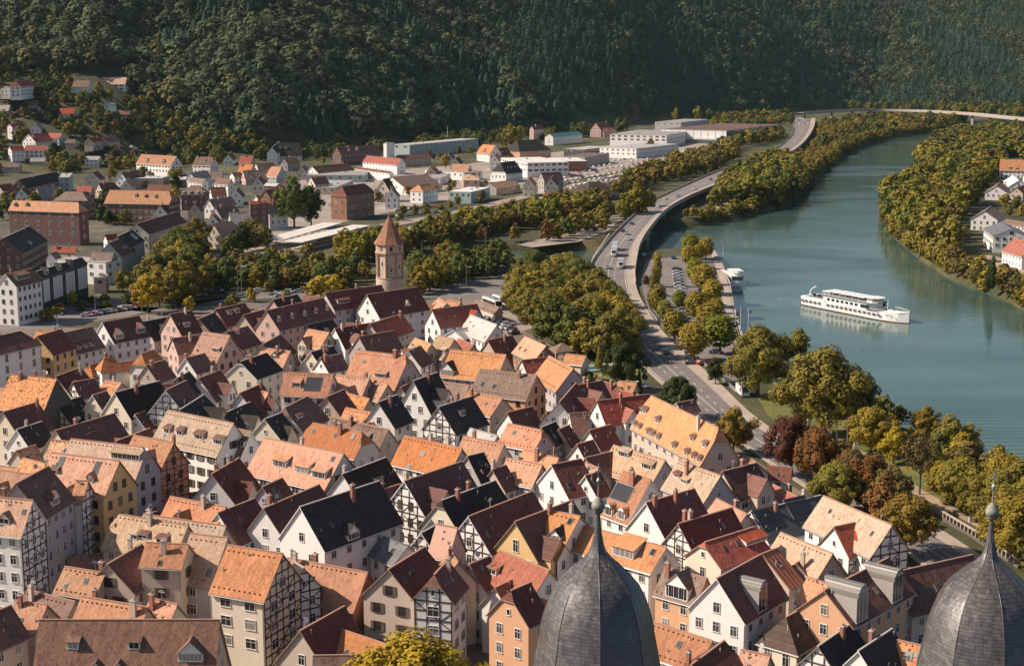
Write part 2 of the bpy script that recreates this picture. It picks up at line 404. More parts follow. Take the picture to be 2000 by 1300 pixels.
def solve(A, B, E, h, f, p0, pw, fixn=None):
    A3 = hit(A[0], A[1], h)
    g = A3.z - h
    zt = A3.z
    B3 = U(B[0], B[1], zt)
    d = Vector((B3.x - A3.x, B3.y - A3.y, 0)); L = d.length; d.normalize()
    best = None
    for sg in (-1, 1):
        n = Vector((-d.y, d.x, 0)) * sg
        p = 0.55 if p0 < 0.9 else 0.85
        plist = [p0] if pw > 900 else [0.8 + 0.05 * k for k in range(18)] if p0 > 0.75 else [0.2 + 0.05 * k for k in range(12)]
        for p in plist:
            for k in range(10, 140):
                u = k * 0.1
                e = A3 - d * (f * u * 0.7) + n * u - Vector((0, 0, u * p))
                q = P(e)
                cost = (q[0] - E[0]) ** 2 + (q[1] - E[1]) ** 2 + (pw * (p - p0)) ** 2
                if best is None or cost < best[0]: best = (cost, u, p, sg, n.copy())
    return A3, B3, d, L, g, best
LOG = []
FOOTP = []
def house(A, B, E, h, roof, wall, fA=0.0, fB=0.0, d=(), k=None, win='n', tim=0, ch=1, p=1.15, pw=22, nw=True, cat='house', name=None, extra='', sp=2.5, st=2.8, wallh=None, grp='houses of the old town', top=None, lab=None, sky=(), maxrows=4, narrow=False):
    A3, B3, dr, L, g, (cost, u, pt, sg, n) = solve(A, B, E, h, fA, p, pw)
    for _ in range(6):
        if h - u * pt < 2.6:
            h = u * pt + 3.2
            A3, B3, dr, L, g, (cost, u, pt, sg, n) = solve(A, B, E, h, fA, p, pw)
    if grp.startswith('houses of the old') and not narrow:
        um = u if not nw else min(4.7, max(3.2, L * .46)) if roof in 'rsbkd' else min(4.0, max(2.8, L * .40))
        if u < um:
            u = um; pt = min(pt, 1.2)
            h = max(h, 3.0 + u * pt)
    drop = u * pt; he = h - drop
    extA, extB = fA * u * 0.7, fB * u * 0.7
    Ax = A3 - dr * extA; Bx = B3 + dr * extB
    mid = (Ax + Bx) / 2
    LX = (Bx - Ax).length / 2
    yl = Vector((-n.x, -n.y, 0)); xl = Vector((yl.y, -yl.x, 0))
    s = 1 if xl.dot(dr) > 0 else -1                       # B end is at local x = +s*LX
    rz = math.atan2(xl.y, xl.x)
    LOG.append((A, round(L, 1), round(u, 1), round(pt, 2), round(he, 1), round(cost, 0), h))
    fm, fp = (fA, fB) if s > 0 else (fB, fA)              # f at -x and +x end
    nm = name or ('timber_framed_house' if tim else 'town_house')
    root = thing(nm, '', cat, (mid.x, mid.y, g), rz, grp)
    # ---- roof
    rb = MB(); T = 0.2
    def endpts(f, X, dirx):
        R_ = X + dirx * f * u * 0.7
        if f == 0: return None, (X, 0, h), None, R_
        zf = h - f * drop
        return (X, -f * u, zf), (R_, 0, h), (X, f * u, zf), R_
    m1, mr, m2, _ = endpts(fm, -LX, 1); p1, pr, p2, _ = endpts(fp, LX, -1)
    fe = lambda q, f: q if (q is not None and f < 0.99) else None
    front = [(-LX, -u, he), (LX, -u, he)] + [q for q in (fe(p1, fp), pr, mr, fe(m1, fm)) if q]
    back = [(LX, u, he), (-LX, u, he)] + [q for q in (fe(m2, fm), mr, pr, fe(p2, fp)) if q]
    faces = [front, back]
    if fm > 0: faces.append([m2, m1, mr])
    if fp > 0: faces.append([p1, p2, pr])
    for q in faces: rb.face(q, 0)
    for q in faces: rb.face([(x, y, z - T) for x, y, z in q[::-1]], 1)
    bnd = [(-LX, -u, he), (LX, -u, he)] + ([fe(p1, fp), fe(p2, fp)] if fp > 0 else [pr]) + [(LX, u, he), (-LX, u, he)] + ([fe(m2, fm), fe(m1, fm)] if fm > 0 else [mr])
    bnd = [q for q in bnd if q]
    for i in range(len(bnd)):
        a, c = bnd[i], bnd[(i + 1) % len(bnd)]
        rb.face([(a[0], a[1], a[2] - T), (c[0], c[1], c[2] - T), c, a], 1)
    if pr[0] - mr[0] > 0.3 and pt > 0.5: rb.box(mr[0] + 0.01, pr[0] - 0.01, -0.13, 0.13, h - 0.1, h + 0.07, 2)
    flat_roof = roof in 'WwTN' or pt < 0.4
    if flat_roof: rb.m = [0 if m_ == 2 else m_ for m_ in rb.m]
    ro = rb.build('roof', [RM[roof], M_edge if wall not in 'WC' or rng.random() < .5 else M_frame, M_ridge if roof not in 'sd' else M_cement], root)
    # ---- walls
    wx0, wx1, wy = -LX + 0.3, LX - 0.3, u - 0.3 if u < 3 else u - 0.4
    wzt = h - wy * pt - 0.12
    z0 = -2.0
    wb = MB()
    def gpoly(x, f):
        if f == 0 or f >= 0.99:
            top_ = [(x, 0, h - 0.15)] if f == 0 else []
        else:
            fy = f * u; top_ = [(x, fy, h - f * drop - 0.15), (x, -fy, h - f * drop - 0.15)]
        return [(x, -wy, z0), (x, wy, z0), (x, wy, wzt)] + top_ + [(x, -wy, wzt)]
    wb.face([q for q in gpoly(wx1, fp)]); wb.face([q for q in gpoly(wx0, fm)][::-1])
    wb.face([(wx0, -wy, z0), (wx1, -wy, z0), (wx1, -wy, wzt), (wx0, -wy, wzt)]); wb.face([(wx1, wy, z0), (wx0, wy, z0), (wx0, wy, wzt), (wx1, wy, wzt)])
    wo = wb.build('wall', WM[wall], root)
    # gutters
    if u > 2.2:
        gb = MB()
        for sy in (-1, 1): gb.tube((-LX + .05, sy * (u + 0.05), he - 0.16), (LX - .05, sy * (u + 0.05), he - 0.16), 0.07, k=5)
        gb.tube((wx1 - 0.2, -wy - 0.07, -1), (wx1 - 0.2, -wy - 0.07, he - 0.3), 0.05, k=5)
        gb.build('gutter', M_metal, root)
    # ---- timber frame and windows, on the walls turned to the view
    rot = Matrix.Rotation(rz, 3, 'Z')
    org = Vector((mid.x, mid.y, g))
    def facing(nl, pl):
        nw_ = rot @ Vector((nl[0], nl[1], 0)); pw_ = org + rot @ Vector((pl[0], pl[1], he)); v = CAMV - pw_; return nw_.dot(Vector((v.x, v.y, 0)).normalized()) > 0.08
    tb = MB() if tim else None
    def roofz_gable(f):
        return lambda t: min(h - abs(t - wy) * pt - 0.25, (h - f * drop - 0.25) if 0 < f < .99 else (wzt if f >= .99 else 99))
    nwin = 0
    for end, f, x, nl in (('m', fm, wx0, (-1, 0)), ('p', fp, wx1, (1, 0))):
        if not facing(nl, (x, 0)): continue
        fn = roofz_gable(f)
        if tim and (tim & 1): timber_frame(tb, (x, -wy), (x, wy), nl, max(0.2, he % 1.4), fn)
        if not nw: continue
        zz = 0.9
        zlev = []
        while zz < h: zlev.append(zz); zz += st
        base = he - len([q for q in zlev if q < he - 1.6]) * st + 0.75 if he > 3 else 0.9
        lev = [base + i * st for i in range(-1, 9) if 0.4 < base + i * st < h]
        lev = [z for z in lev if z > he - maxrows * st]
        for z in lev:
            half = min(wy, max(0.0, (h - 0.25 - (z + 1.6)) / pt)) if z + 1.6 > wzt else wy
            if 0 < f < .99 and z + 1.5 > h - f * drop: continue
            if f >= .99 and z + 1.4 > wzt: continue
            kind = win if half > 1.5 else 'S'
            nn = int((2 * half - 0.5) / max(sp, WW[kind] + 0.5))
            if nn == 0 and half > 0.7: nn = 1; kind = 'S'
            for i in range(nn):
                y = (i - (nn - 1) / 2) * min(sp * 1.25, (2 * half - 0.4) / nn)
                put_window(root, kind, x + nl[0] * 0.03, y, z + (0.2 if kind == 'S' else 0), math.pi / 2 * (1 if nl[0] > 0 else -1)); nwin += 1
    for sy in (-1, 1):
        if not facing((0, sy), (0, sy * wy)): continue
        if tim and (tim & 2): timber_frame(tb, (wx0, sy * wy), (wx1, sy * wy), (0, sy), max(0.2, he % 1.4), lambda t: wzt)
        if not nw: continue
        z = wzt - 0.45 - (2.0 if win in 'te' else 1.45)
        r = 0
        while z > 0.3 and r < maxrows:
            nn = max(0, int((wx1 - wx0 - 0.8) / max(sp, WW[win] + 0.6)))
            for i in range(nn):
                x = (wx0 + wx1) / 2 + (i - (nn - 1) / 2) * (wx1 - wx0 - 0.6) / max(nn, 1)
                put_window(root, win, x, sy * (wy + 0.03), z, 0 if sy < 0 else math.pi); nwin += 1
            z -= st; r += 1
    if tb and tb.v: tb.build('timber_frame', M_timber if tim < 4 else M_rtimber, root)
    # ---- chimneys
    if roof not in 'WwTN' or ch > 1:
        for i in range(ch if ch != 1 else (1 if rng.random() < .75 else 0)):
            cx = rng.uniform(0.12, 0.88) * (pr[0] - mr[0]) + mr[0]; cy = rng.choice((-1, 1)) * rng.uniform(0.5, 1.3)
            zt = h + rng.uniform(0.7, 1.3); cb = MB(); a, b_ = rng.uniform(.24, .42), rng.uniform(.22, .32)
            cb.box(cx - a, cx + a, cy - b_, cy + b_, h - abs(cy) * pt - 1.2, zt, 0); cb.box(cx - a - .08, cx + a + .08, cy - b_ - .08, cy + b_ + .08, zt, zt + .14, 1)
            cb.box(cx - .15, cx + .15, cy - .12, cy + .12, zt + .14, zt + .4, 0)
            cb.build('chimney', [M_brick if rng.random() < .7 else WM['E'], M_cement], ro)
    # ---- dormers and skylights given by the place they have on the roof
    def on_roof(px, py):
        best = None
        for sy in (-1, 1):
            nn = rot @ Vector((0, sy * pt, 1)); pt0 = org + rot @ Vector((0, 0, h)); dd = ray(px, py)
            t = (pt0 - CAMV).dot(nn) / dd.dot(nn)
            l = rot.transposed() @ (CAMV + dd * t - org)
            if l.y * sy > -0.2 and abs(l.x) < LX + 2 and abs(l.y) < u + 4.5:
                l.x = max(-LX + 1, min(LX - 1, l.x)); l.y = sy * min(abs(l.y), u - .25)
                if best is None or t < best[0]: best = (t, l, sy)
        return best
    nd = 0
    for q in d:
        px, py, ty = q[:3]; wd = q[3] if len(q) > 3 else 1.4; hd = q[4] if len(q) > 4 else 1.15
        r_ = on_roof(px, py)
        if r_ is None: LOG.append(('MISSDORMER', q)); continue
        _, l, sy = r_; dormer(ro, l.x, l.y, sy, h - abs(l.y) * pt, pt, ty, wd, hd, roof, wall); nd += 1
    nsk = 0
    for q in sky:
        r_ = on_roof(q[0], q[1])
        if r_ is None: continue
        _, l, sy = r_; skylight(ro, l.x, l.y, sy, h - abs(l.y) * pt, pt, *(q[2:] or (0.8, 1.2))); nsk += 1
    if grp.startswith('houses of the old'):
        r2 = random.Random(int(A[0] * 7 + A[1] * 13)); fs = -1
        lit = roof in 'oOtpmgbG'
        if lit and not d and L > 8 and u > 3 and A[1] < 1040 and r2.random() < .33:
            for q in range(r2.randint(1, 3)):
                xx = r2.uniform(-LX + 1.6, LX - 1.6); yy = fs * u * r2.uniform(.5, .7)
                dormer(ro, xx, yy, fs, h - abs(yy) * pt, pt, r2.choice('ssgS'), r2.uniform(1.1, 1.9), r2.uniform(.8, 1.1), roof, wall); nd += 1
        if L > 8.5 and u > 3 and nd == 0 and not sky and A[1] < 1060 and r2.random() < .42:
            ww = r2.uniform(1.5, 2.3); xc = r2.uniform(-LX + ww + .8, LX - ww - .8) if LX > ww + 1 else 0; zr_ = he + (h - he) * r2.uniform(.55, .8); ye = -(u + r2.uniform(.3, 1.8)); pw2 = r2.uniform(1.0, 1.25); yi = -(h - zr_) / pt
            ze_ = zr_ - (ww + .25) * pw2; yv = -(h - ze_) / pt
            wm_ = MB(); wm_.face([(xc - ww, ye, -2), (xc + ww, ye, -2), (xc + ww, ye, zr_ - ww * pw2 - .1), (xc, ye, zr_ - .1), (xc - ww, ye, zr_ - ww * pw2 - .1)])
            for s2 in (-1, 1): wm_.face([(xc + s2 * ww, ye, -2), (xc + s2 * ww, yv, -2), (xc + s2 * ww, yv, zr_ - ww * pw2 - .1), (xc + s2 * ww, ye, zr_ - ww * pw2 - .1)][::s2])
            wg = wm_.build('wing', WM[wall], root); wm_ = MB(); o_ = .25
            for s2 in (-1, 1):
                q4 = [(xc + s2 * (ww + o_), ye - o_, ze_), (xc, ye - o_, zr_), (xc, yi, zr_), (xc + s2 * (ww + o_), yv, ze_)]
                if s2 > 0: q4 = [q4[0], q4[3], q4[2], q4[1]]; q4 = [q4[0], q4[1], q4[2], q4[3]]
                wm_.face(q4, 0); lo = [(a, b, c - .15) for a, b, c in q4]; wm_.face(lo[::-1], 1)
                for i2 in range(4): j2 = (i2 + 1) % 4; wm_.face([lo[i2], lo[j2], q4[j2], q4[i2]], 1)
            wm_.build('wing_roof', [RM[roof], M_edge], wg)
            for z2 in (zr_ - ww * pw2 - 1.9, zr_ - ww * pw2 - 4.6):
                if z2 > .5:
                    for x2 in ((-.75, .75) if ww > 1.7 else (0,)): put_window(wg, win if win in 'nb' else 'n', xc + x2, ye - .03, z2, 0)
        if r2.random() < .4:
            for q in range(r2.randint(1, 2)):
                xx = r2.uniform(-LX + .9, LX - .9); yy = fs * u * r2.uniform(.25, .8); skylight(ro, xx, yy, fs, h - abs(yy) * pt, pt, r2.uniform(.5, .75), r2.uniform(.8, 1.1))
        for q in range(r2.randint(1, 3)):
            vb = MB(); xx = r2.uniform(-LX + .6, LX - .6); yy = fs * u * r2.uniform(.1, .7); zz = h - abs(yy) * pt
            vb.tube((xx, yy, zz - .1), (xx, yy, zz + r2.uniform(.35, .7)), .08, k=6)
            vb.build('vent_pipe', M_cement, ro)
        if lit and r2.random() < .75:
            sb = MB()
            for fr_ in ((.12, .86) if r2.random() < .5 else (.1,)):
                yy = fs * u * fr_; zz = h - abs(yy) * pt; n_ = int((2 * LX - .8) / .85)
                for q in range(n_): xx = -LX + .5 + q * .85; sb.box(xx - .06, xx + .06, yy - .1, yy + .1, zz - .02, zz + .16)
            sb.build('snow_guards', M_rtimber, ro)
        if r2.random() < .3:
            xx = r2.uniform(-LX + .8, LX - .8); sb = MB(); sb.tube((xx, 0, h - .1), (xx, 0, h + 1.6), .035, k=5)
            if r2.random() < .5: sb.box(xx - .6, xx + .6, -.02, .02, h + 1.25, h + 1.29); sb.box(xx - .4, xx + .4, -.02, .02, h + 1.5, h + 1.54)
            else: sb.tube((xx, -.3, h + 1.2), (xx - .04, -.38, h + 1.23), .34, .4, 12)
            sb.build('aerial', M_wht if r2.random() < .5 else M_metal, ro)
    FOOTP.append((mid.x, mid.y, rz, LX, u))
    HOUSES.append(dict(o=root, px=((A[0] + B[0]) / 2, (A[1] + B[1]) / 2), roof=roof, wall=wall, nd=nd, nsk=nsk, tim=tim, extra=extra, cat=cat, lab=lab, L=L, f=(fA, fB), ch=ch, size=L * u))
    return root, ro, dict(LX=LX, u=u, h=h, he=he, p=pt, rz=rz, org=org, s=s, wy=wy, wx0=wx0, wx1=wx1)
def dormer(ro, x, y, sy, z, p, ty, wd, hd, roof, wall):
    """front wall foot at (x, y, z) on the slope of pitch p; sy = side"""
    b = MB(); wa = wd / 2
    if ty in 'sS':      # shed dormer
        q = 0.32; dep = hd / (p - q); z1 = z + hd
        Yf, Yb = y, y - sy * dep
        b.face([(x - wa, Yf, z - .1), (x + wa, Yf, z - .1), (x + wa, Yf, z1), (x - wa, Yf, z1)][::sy * -1], 1)
        for s in (-1, 1): b.face([(x + s * wa, Yf, z - .1), (x + s * wa, Yf, z1), (x + s * wa, Yb, z1 + q * dep)][:: s * sy], 1)
        o = 0.22
        A_ = [(x - wa - o, Yf + sy * o, z1 - q * o + .02), (x + wa + o, Yf + sy * o, z1 - q * o + .02), (x + wa + o, Yb - sy * .1, z1 + q * dep + .08), (x - wa - o, Yb - sy * .1, z1 + q * dep + .08)]
        b.face(A_[::-sy], 0); L_ = [(a, c, e - .12) for a, c, e in A_]; b.face(L_[::sy], 2)
        for i in range(4):
            j = (i + 1) % 4; b.face([L_[i], L_[j], A_[j], A_[i]][::-sy], 2)
        top = z1
    elif ty in 'gG':    # gabled dormer
        pr_ = 1.0; z1 = z + hd; zr = z1 + wa * pr_; dw = hd / p; dr_ = (hd + wa * pr_) / p
        b.face([(x - wa, y, z - .1), (x + wa, y, z - .1), (x + wa, y, z1), (x, y, zr), (x - wa, y, z1)][::-sy], 1)
        for s in (-1, 1):
            b.face([(x + s * wa, y, z - .1), (x + s * wa, y, z1), (x + s * wa, y - sy * dw, z1)][:: s * sy], 1)
            o = .2
            A_ = [(x + s * (wa + o), y + sy * o, z1 - o * pr_ + .05), (x, y + sy * o, zr + .05), (x, y - sy * dr_, zr + .05), (x + s * (wa + o), y - sy * (dw - o / p), z1 - o * pr_ + .05)]
            b.face(A_, 0); b.face([(a, c, e - .1) for a, c, e in A_[::-1]], 2)
            b.face([A_[0], A_[1], (A_[1][0], A_[1][1], A_[1][2] - .1), (A_[0][0], A_[0][1], A_[0][2] - .1)], 2)
            b.face([A_[3], A_[0], (A_[0][0], A_[0][1], A_[0][2] - .1), (A_[3][0], A_[3][1], A_[3][2] - .1)], 2)
        top = z1
    else:               # rounded dormer: barrel roof running back into the slope
        z1 = z + hd; K = 8; pts = [(x + wa * math.cos(math.pi * i / K), z1 + wa * math.sin(math.pi * i / K)) for i in range(K + 1)]
        b.face(([(x - wa, y, z - .1), (x + wa, y, z - .1)] + [(a, y, c) for a, c in pts])[::-sy], 1)
        for i in range(K):
            (a, c), (e, g_) = pts[i], pts[i + 1]
            b.face([(a, y + sy * .15, c + .04), (e, y + sy * .15, g_ + .04), (e, y - sy * ((g_ - z) / p), g_ + .04), (a, y - sy * ((c - z) / p), c + .04)], 0)
        for s in (-1, 1): b.face([(x + s * wa, y, z - .1), (x + s * wa, y, z1), (x + s * wa, y - sy * (hd / p), z1)][:: s * sy], 1)
        top = z1 + wa * .5
    # window
    n = max(1, int((wd - .2) / 0.85)); gw = (wd - 0.24) / n
    for i in range(n):
        c0 = x - wa + .12 + i * gw
        b.box(c0 + .05, c0 + gw - .05, *(sorted((y + sy * .05, y - sy * .02))), z + .2, top - .08, 3)
        b.box(c0 + gw / 2 - .03, c0 + gw / 2 + .03, *(sorted((y + sy * .075, y + sy * .01))), z + .2, top - .08, 4)
    for c0, c1, e0, e1 in ((x - wa + .02, x + wa - .02, z + .1, z + .2), (x - wa + .02, x + wa - .02, top - .08, top)):
        b.box(c0, c1, *(sorted((y + sy * .08, y - sy * .01))), e0, e1, 4)
    dm = {'s': roof, 'g': roof, 'r': roof, 'S': 'b', 'G': 's', 'B': 'z'}.get(ty, roof)
    wmm = WM['W'] if wall in 'WCPOLE' and ty != 'B' else WM['G'] if ty == 'B' else WM['W' if rng.random() < .6 else 'X']
    b.build('dormer', [RM[dm], wmm, M_edge, M_glass, M_frame], ro)
M_skyf = plain('skylight_frame', (.17, .16, .15), .5)
def skylight(ro, x, y, sy, z, p, w_, l_):
    a = math.atan(p) * -sy
    M = Matrix.Translation((x, y, z)) @ Matrix.Rotation(a if True else 0, 4, 'X')
    b = MB(); b.box(-w_ / 2, w_ / 2, -l_ / 2, l_ / 2, -0.05, 0.1, 0, M); b.box(-w_ / 2 + .08, w_ / 2 - .08, -l_ / 2 + .08, l_ / 2 - .08, 0.1, 0.12, 1, M)
    b.build('skylight', [M_skyf, M_glass], ro)
def flatbox(Cn, Lf, Rt, h, wall, roof='w', band=None, label=None, win='w', cat='building', name='flat_roofed_building', par=0.35, rows=2, sp=3.0, extra='', wallR=None, base=None, ov=0.0, grp='buildings beyond the river mouth', st=3.2):
    """block from three roof-corner pixels: nearest, left, right"""
    c = hit(Cn[0], Cn[1], h); g = c.z - h; l = U(Lf[0], Lf[1], c.z); r = U(Rt[0], Rt[1], c.z)
    a, b_ = l - c, r - c
    # square the plan: keep the longer side, turn the other at a right angle
    if a.length > b_.length: q = Vector((-a.y, a.x, 0)).normalized(); s_ = 1 if q.dot(b_) > 0 else -1; b_ = q * s_ * max(abs(q.dot(b_)), 3.0)
    else: q = Vector((-b_.y, b_.x, 0)).normalized(); s_ = 1 if q.dot(a) > 0 else -1; a = q * s_ * max(abs(q.dot(a)), 3.0)
    la, lb = a.length, b_.length
    rz = math.atan2(b_.y, b_.x)
    sgn = 1 if (b_.x * a.y - b_.y * a.x) > 0 else -1
    root = thing(name, '', cat, (c.x, c.y, g), rz, grp)
    y0, y1 = (0, la) if sgn > 0 else (-la, 0)
    m = MB(); m.box(0, lb, y0, y1, -2, h - .3, 0)
    if wallR: pass
    wo = m.build('wall', WM[wall], root)
    m = MB(); m.box(-ov - .1, lb + ov + .1, y0 - ov - .1, y1 + ov + .1, h - .3, h - .05, 1); m.box(.2 - ov, lb - .2 + ov, y0 + .2 - ov, y1 - .2 + ov, h - .05, h, 0)
    ro = m.build('roof', [RM[roof], M_cement], root)
    m = MB()
    for i in range(rng.randint(1, 3)):
        x_, y_ = rng.uniform(.2, .8) * lb, y0 + rng.uniform(.2, .8) * la; m.box(x_ - .8, x_ + .8, y_ - .6, y_ + .6, h, h + .8)
    m.build('roof_vent', M_metal, ro)
    for r_ in range(rows):
        z = h - .9 - (2.0 if win in 'te' else 1.5) - r_ * st
        if z < .2: break
        n = int((lb - .6) / max(sp, WW[win] + .3))
        for i in range(n): put_window(root, win, (i + .5) * lb / n, -0.03 if sgn > 0 else 0.03, z, 0 if sgn > 0 else math.pi)
        n = int((la - .6) / max(sp, WW[win] + .3))
        for i in range(n): put_window(root, win, -0.03, y0 + (i + .5) * la / n, z, -math.pi / 2)
    HOUSES.append(dict(o=root, px=(Cn[0], Cn[1]), roof=roof, wall=wall, nd=0, nsk=0, tim=0, extra=extra or 'flat roofed', cat=cat, lab=label, L=max(la, lb), f=(0, 0), ch=0, size=la * lb))
    LOG.append(('box', Cn, round(la, 1), round(lb, 1), h))
    return root, ro, (la, lb, y0, y1, sgn, h)
# ================================================================ LAND, WATER, ROADS
def land_material():
    m, nt, b = nmat('land'); wc = wcoords(nt)
    n1 = noise_(nt, wc, 0.02, 5, 0.65); n2 = noise_(nt, wc, 0.4, 5, 0.7)
    f = math_(nt, 'ADD', math_(nt, 'MULTIPLY', n1, 0.7), math_(nt, 'MULTIPLY', n2, 0.4))
    c = ramp(nt, f, [(0.35, (0.022, 0.028, 0.010)), (0.52, (0.05, 0.052, 0.018)), (0.64, (0.10, 0.085, 0.035)), (0.78, (0.19, 0.14, 0.085))])
    nt.links.new(c, b.inputs['Base Color']); b.inputs['Roughness'].default_value = 1; bump(nt, b, n2, 0.6, 0.5); return m
def ground_material(name, cols, s1=0.06, s2=1.2, rough=0.95):
    m, nt, b = nmat(name); wc = wcoords(nt)
    f = math_(nt, 'ADD', math_(nt, 'MULTIPLY', noise_(nt, wc, s1, 5, 0.7), 0.6), math_(nt, 'MULTIPLY', noise_(nt, wc, s2, 5, 0.75), 0.5))
    c = ramp(nt, f, [(0.4, cols[0]), (0.55, cols[1]), (0.72, cols[2])])
    nt.links.new(c, b.inputs['Base Color']); b.inputs['Roughness'].default_value = rough; bump(nt, b, noise_(nt, wc, 6, 3), 0.3, 0.05); MATS[name] = m; return m
M_land = land_material()
M_asph = ground_material('asphalt', ((0.125, 0.105, 0.098), (0.175, 0.150, 0.138), (0.225, 0.195, 0.178)))
M_pave = ground_material('pavement', ((0.30, 0.235, 0.185), (0.38, 0.30, 0.24), (0.44, 0.36, 0.29)))
M_cobb = ground_material('cobbles', ((0.10, 0.075, 0.06), (0.17, 0.13, 0.105), (0.26, 0.20, 0.16)))
M_lawn = ground_material('lawn', ((0.06, 0.075, 0.015), (0.13, 0.13, 0.025), (0.20, 0.17, 0.04)))
M_gravel = ground_material('gravel', ((0.20, 0.16, 0.13), (0.30, 0.245, 0.205), (0.38, 0.32, 0.27)))
M_sand = ground_material('sandy_path', ((0.26, 0.18, 0.11), (0.36, 0.26, 0.17), (0.44, 0.33, 0.22)))
def make_land():
    pts = []
    def add(x, y): pts.append((x, y))
    y = 60.0
    while y < 5200:
        st = 8 if y < 500 else 12 if y < 1100 else 26 if y < 3400 else 120
        half = 0.42 * y + 350
        n = int(2 * half / st)
        for i in range(n + 1):
            add(-half + 2 * half * i / n + (st * .5 if int(y) % 2 else 0), y)
        y += st
    A = np.array(pts)
    sdv = river_sd(A[:, 0], A[:, 1])
    keep = (np.abs(sdv) > 7)
    A = A[keep]
    # dense points along the shore so that the waterline is clean
    ex = []
    n_ = len(RP)
    for i in range(n_):
        a, b = RP[i], RQ[i]; L = np.linalg.norm(b - a)
        stp = 5 if a[1] < 1000 else 14
        k = max(1, int(L / stp)); d = (b - a) / max(L, 1e-6); nn = np.array([-d[1], d[0]])
        for j in range(k):
            p = a + (b - a) * j / k
            for o in (-5.2, -2.5, 0, 2.5, 5.2): ex.append(p + nn * o)
    ex = np.array(ex)
    g = np.unique(np.round(ex / 1.2).astype(int), axis=0, return_index=True)[1]; ex = ex[g]
    A = np.vstack([A, ex])
    r = delaunay_2d_cdt([Vector(p) for p in A.tolist()], [], [], 0, 1e-4)
    V = np.array([(v.x, v.y) for v in r[0]])
    Z = terrain(V[:, 0], V[:, 1])
    me = bpy.data.meshes.new('land'); me.from_pydata([(x, y, z) for (x, y), z in zip(V.tolist(), Z.tolist())], [], [tuple(f) for f in r[2]])
    me.materials.append(M_land); me.polygons.foreach_set('use_smooth', [True] * len(me.polygons)); me.update()
    struct(link('ground', me))
make_land()
# water
m, nt, b = nmat('river_water'); wc = wcoords(nt)
n1 = noise_(nt, scaled(nt, wc, (0.012, 0.03, 1)), 1.0, 4); n2 = noise_(nt, scaled(nt, wc, (0.35, 1.1, 1)), 1.0, 4, 0.6); n3 = noise_(nt, scaled(nt, wc, (0.05, 0.16, 1)), 1.0, 3)
wv = N(nt, 'ShaderNodeTexWave', Scale=0.09, Distortion=1.5, Detail=2.0); wv.bands_direction = 'Y'; nt.links.new(wc, wv.inputs['Vector'])
msk = ramp(nt, noise_(nt, scaled(nt, wc, (.006, .01, 1)), 1.0, 2), [(.5, (0, 0, 0)), (.62, (1, 1, 1))])
c = ramp(nt, n1, [(0.3, (0.036, 0.076, 0.064)), (0.7, (0.078, 0.130, 0.112))])
nt.links.new(c, b.inputs['Base Color']); b.inputs['Roughness'].default_value = 0.07; b.inputs['IOR'].default_value = 1.33
bump(nt, b, math_(nt, 'ADD', math_(nt, 'ADD', math_(nt, 'MULTIPLY', n2, 0.40), math_(nt, 'MULTIPLY', n3, 0.6)), math_(nt, 'MULTIPLY', math_(nt, 'MULTIPLY', wv.outputs['Fac'], msk), 1.3)), 0.30, 0.2)
M_water = m
mb = MB(); mb.face([(-1500, 150, WZ), (2600, 150, WZ), (2600, 4500, WZ), (-1500, 4500, WZ)])
# water sheet only reaches a little under the banks; it lies below all dry land
struct(mb.build('water', M_water))
def sheet(name, px, z, mat, thick=0.0):
    pts = [U(x, y, z) for x, y in px]
    a = sum(pts[i].x * pts[(i + 1) % len(pts)].y - pts[(i + 1) % len(pts)].x * pts[i].y for i in range(len(pts)))
    if a < 0: pts = pts[::-1]
    mb = MB(); mb.face(pts)
    if thick:
        for i in range(len(pts)):
            p, q = pts[i], pts[(i + 1) % len(pts)]; mb.face([p - Vector((0, 0, thick)), q - Vector((0, 0, thick)), q, p])
    return struct(mb.build(name, mat))
sheet('town_paving', [(-300, 640), (190, 640), (330, 600), (540, 588), (760, 600), (930, 570), (1000, 560), (1010, 640), (1110, 690), (1170, 760), (1255, 760), (1290, 760), (1400, 845), (1500, 915), (1600, 985), (1800, 1120), (1950, 1230), (2100, 1600), (-500, 1600)], 0.03, M_cobb)
sheet('car_park', [(1262, 508), (1330, 500), (1388, 492), (1404, 540), (1412, 590), (1425, 640), (1432, 672), (1470, 712), (1470, 745), (1430, 742), (1360, 702), (1305, 650), (1265, 600), (1250, 550)], 0.035, M_asph)
sheet('quay', [(1388, 492), (1395, 492), (1412, 520), (1424, 560), (1430, 600), (1440, 640), (1449, 668), (1437, 676), (1425, 640), (1412, 590), (1404, 540)], 0.05, M_pave)
sheet('district_paving', [(-250, 500), (100, 512), (240, 480), (300, 470), (420, 455), (500, 450), (620, 425), (560, 400), (560, 345), (420, 328), (200, 350), (-250, 370)], 0.02, ground_material('district_ground', ((0.03, 0.036, 0.016), (0.07, 0.062, 0.036), (0.21, 0.17, 0.135)), 0.035, .3))
sheet('station_yard', [(500, 490), (560, 478), (640, 440), (900, 385), (1130, 350), (1410, 290), (1420, 272), (1180, 285), (1060, 300), (900, 322), (600, 345), (520, 390), (500, 470)], 0.03, M_gravel)
sheet('railway_bed', [(380, 520), (640, 478), (860, 436), (1000, 402), (1130, 370), (1300, 325), (1420, 295), (1420, 288), (1300, 316), (1130, 357), (1000, 386), (860, 418), (640, 455), (380, 505)], 0.06, M_gravel)
sheet('river_path', [(1560, 850), (1640, 855), (1720, 900), (1800, 955), (1900, 1010), (2030, 1085), (2030, 1097), (1895, 1021), (1790, 968), (1710, 912), (1630, 868), (1560, 862)], 0.045, M_sand)
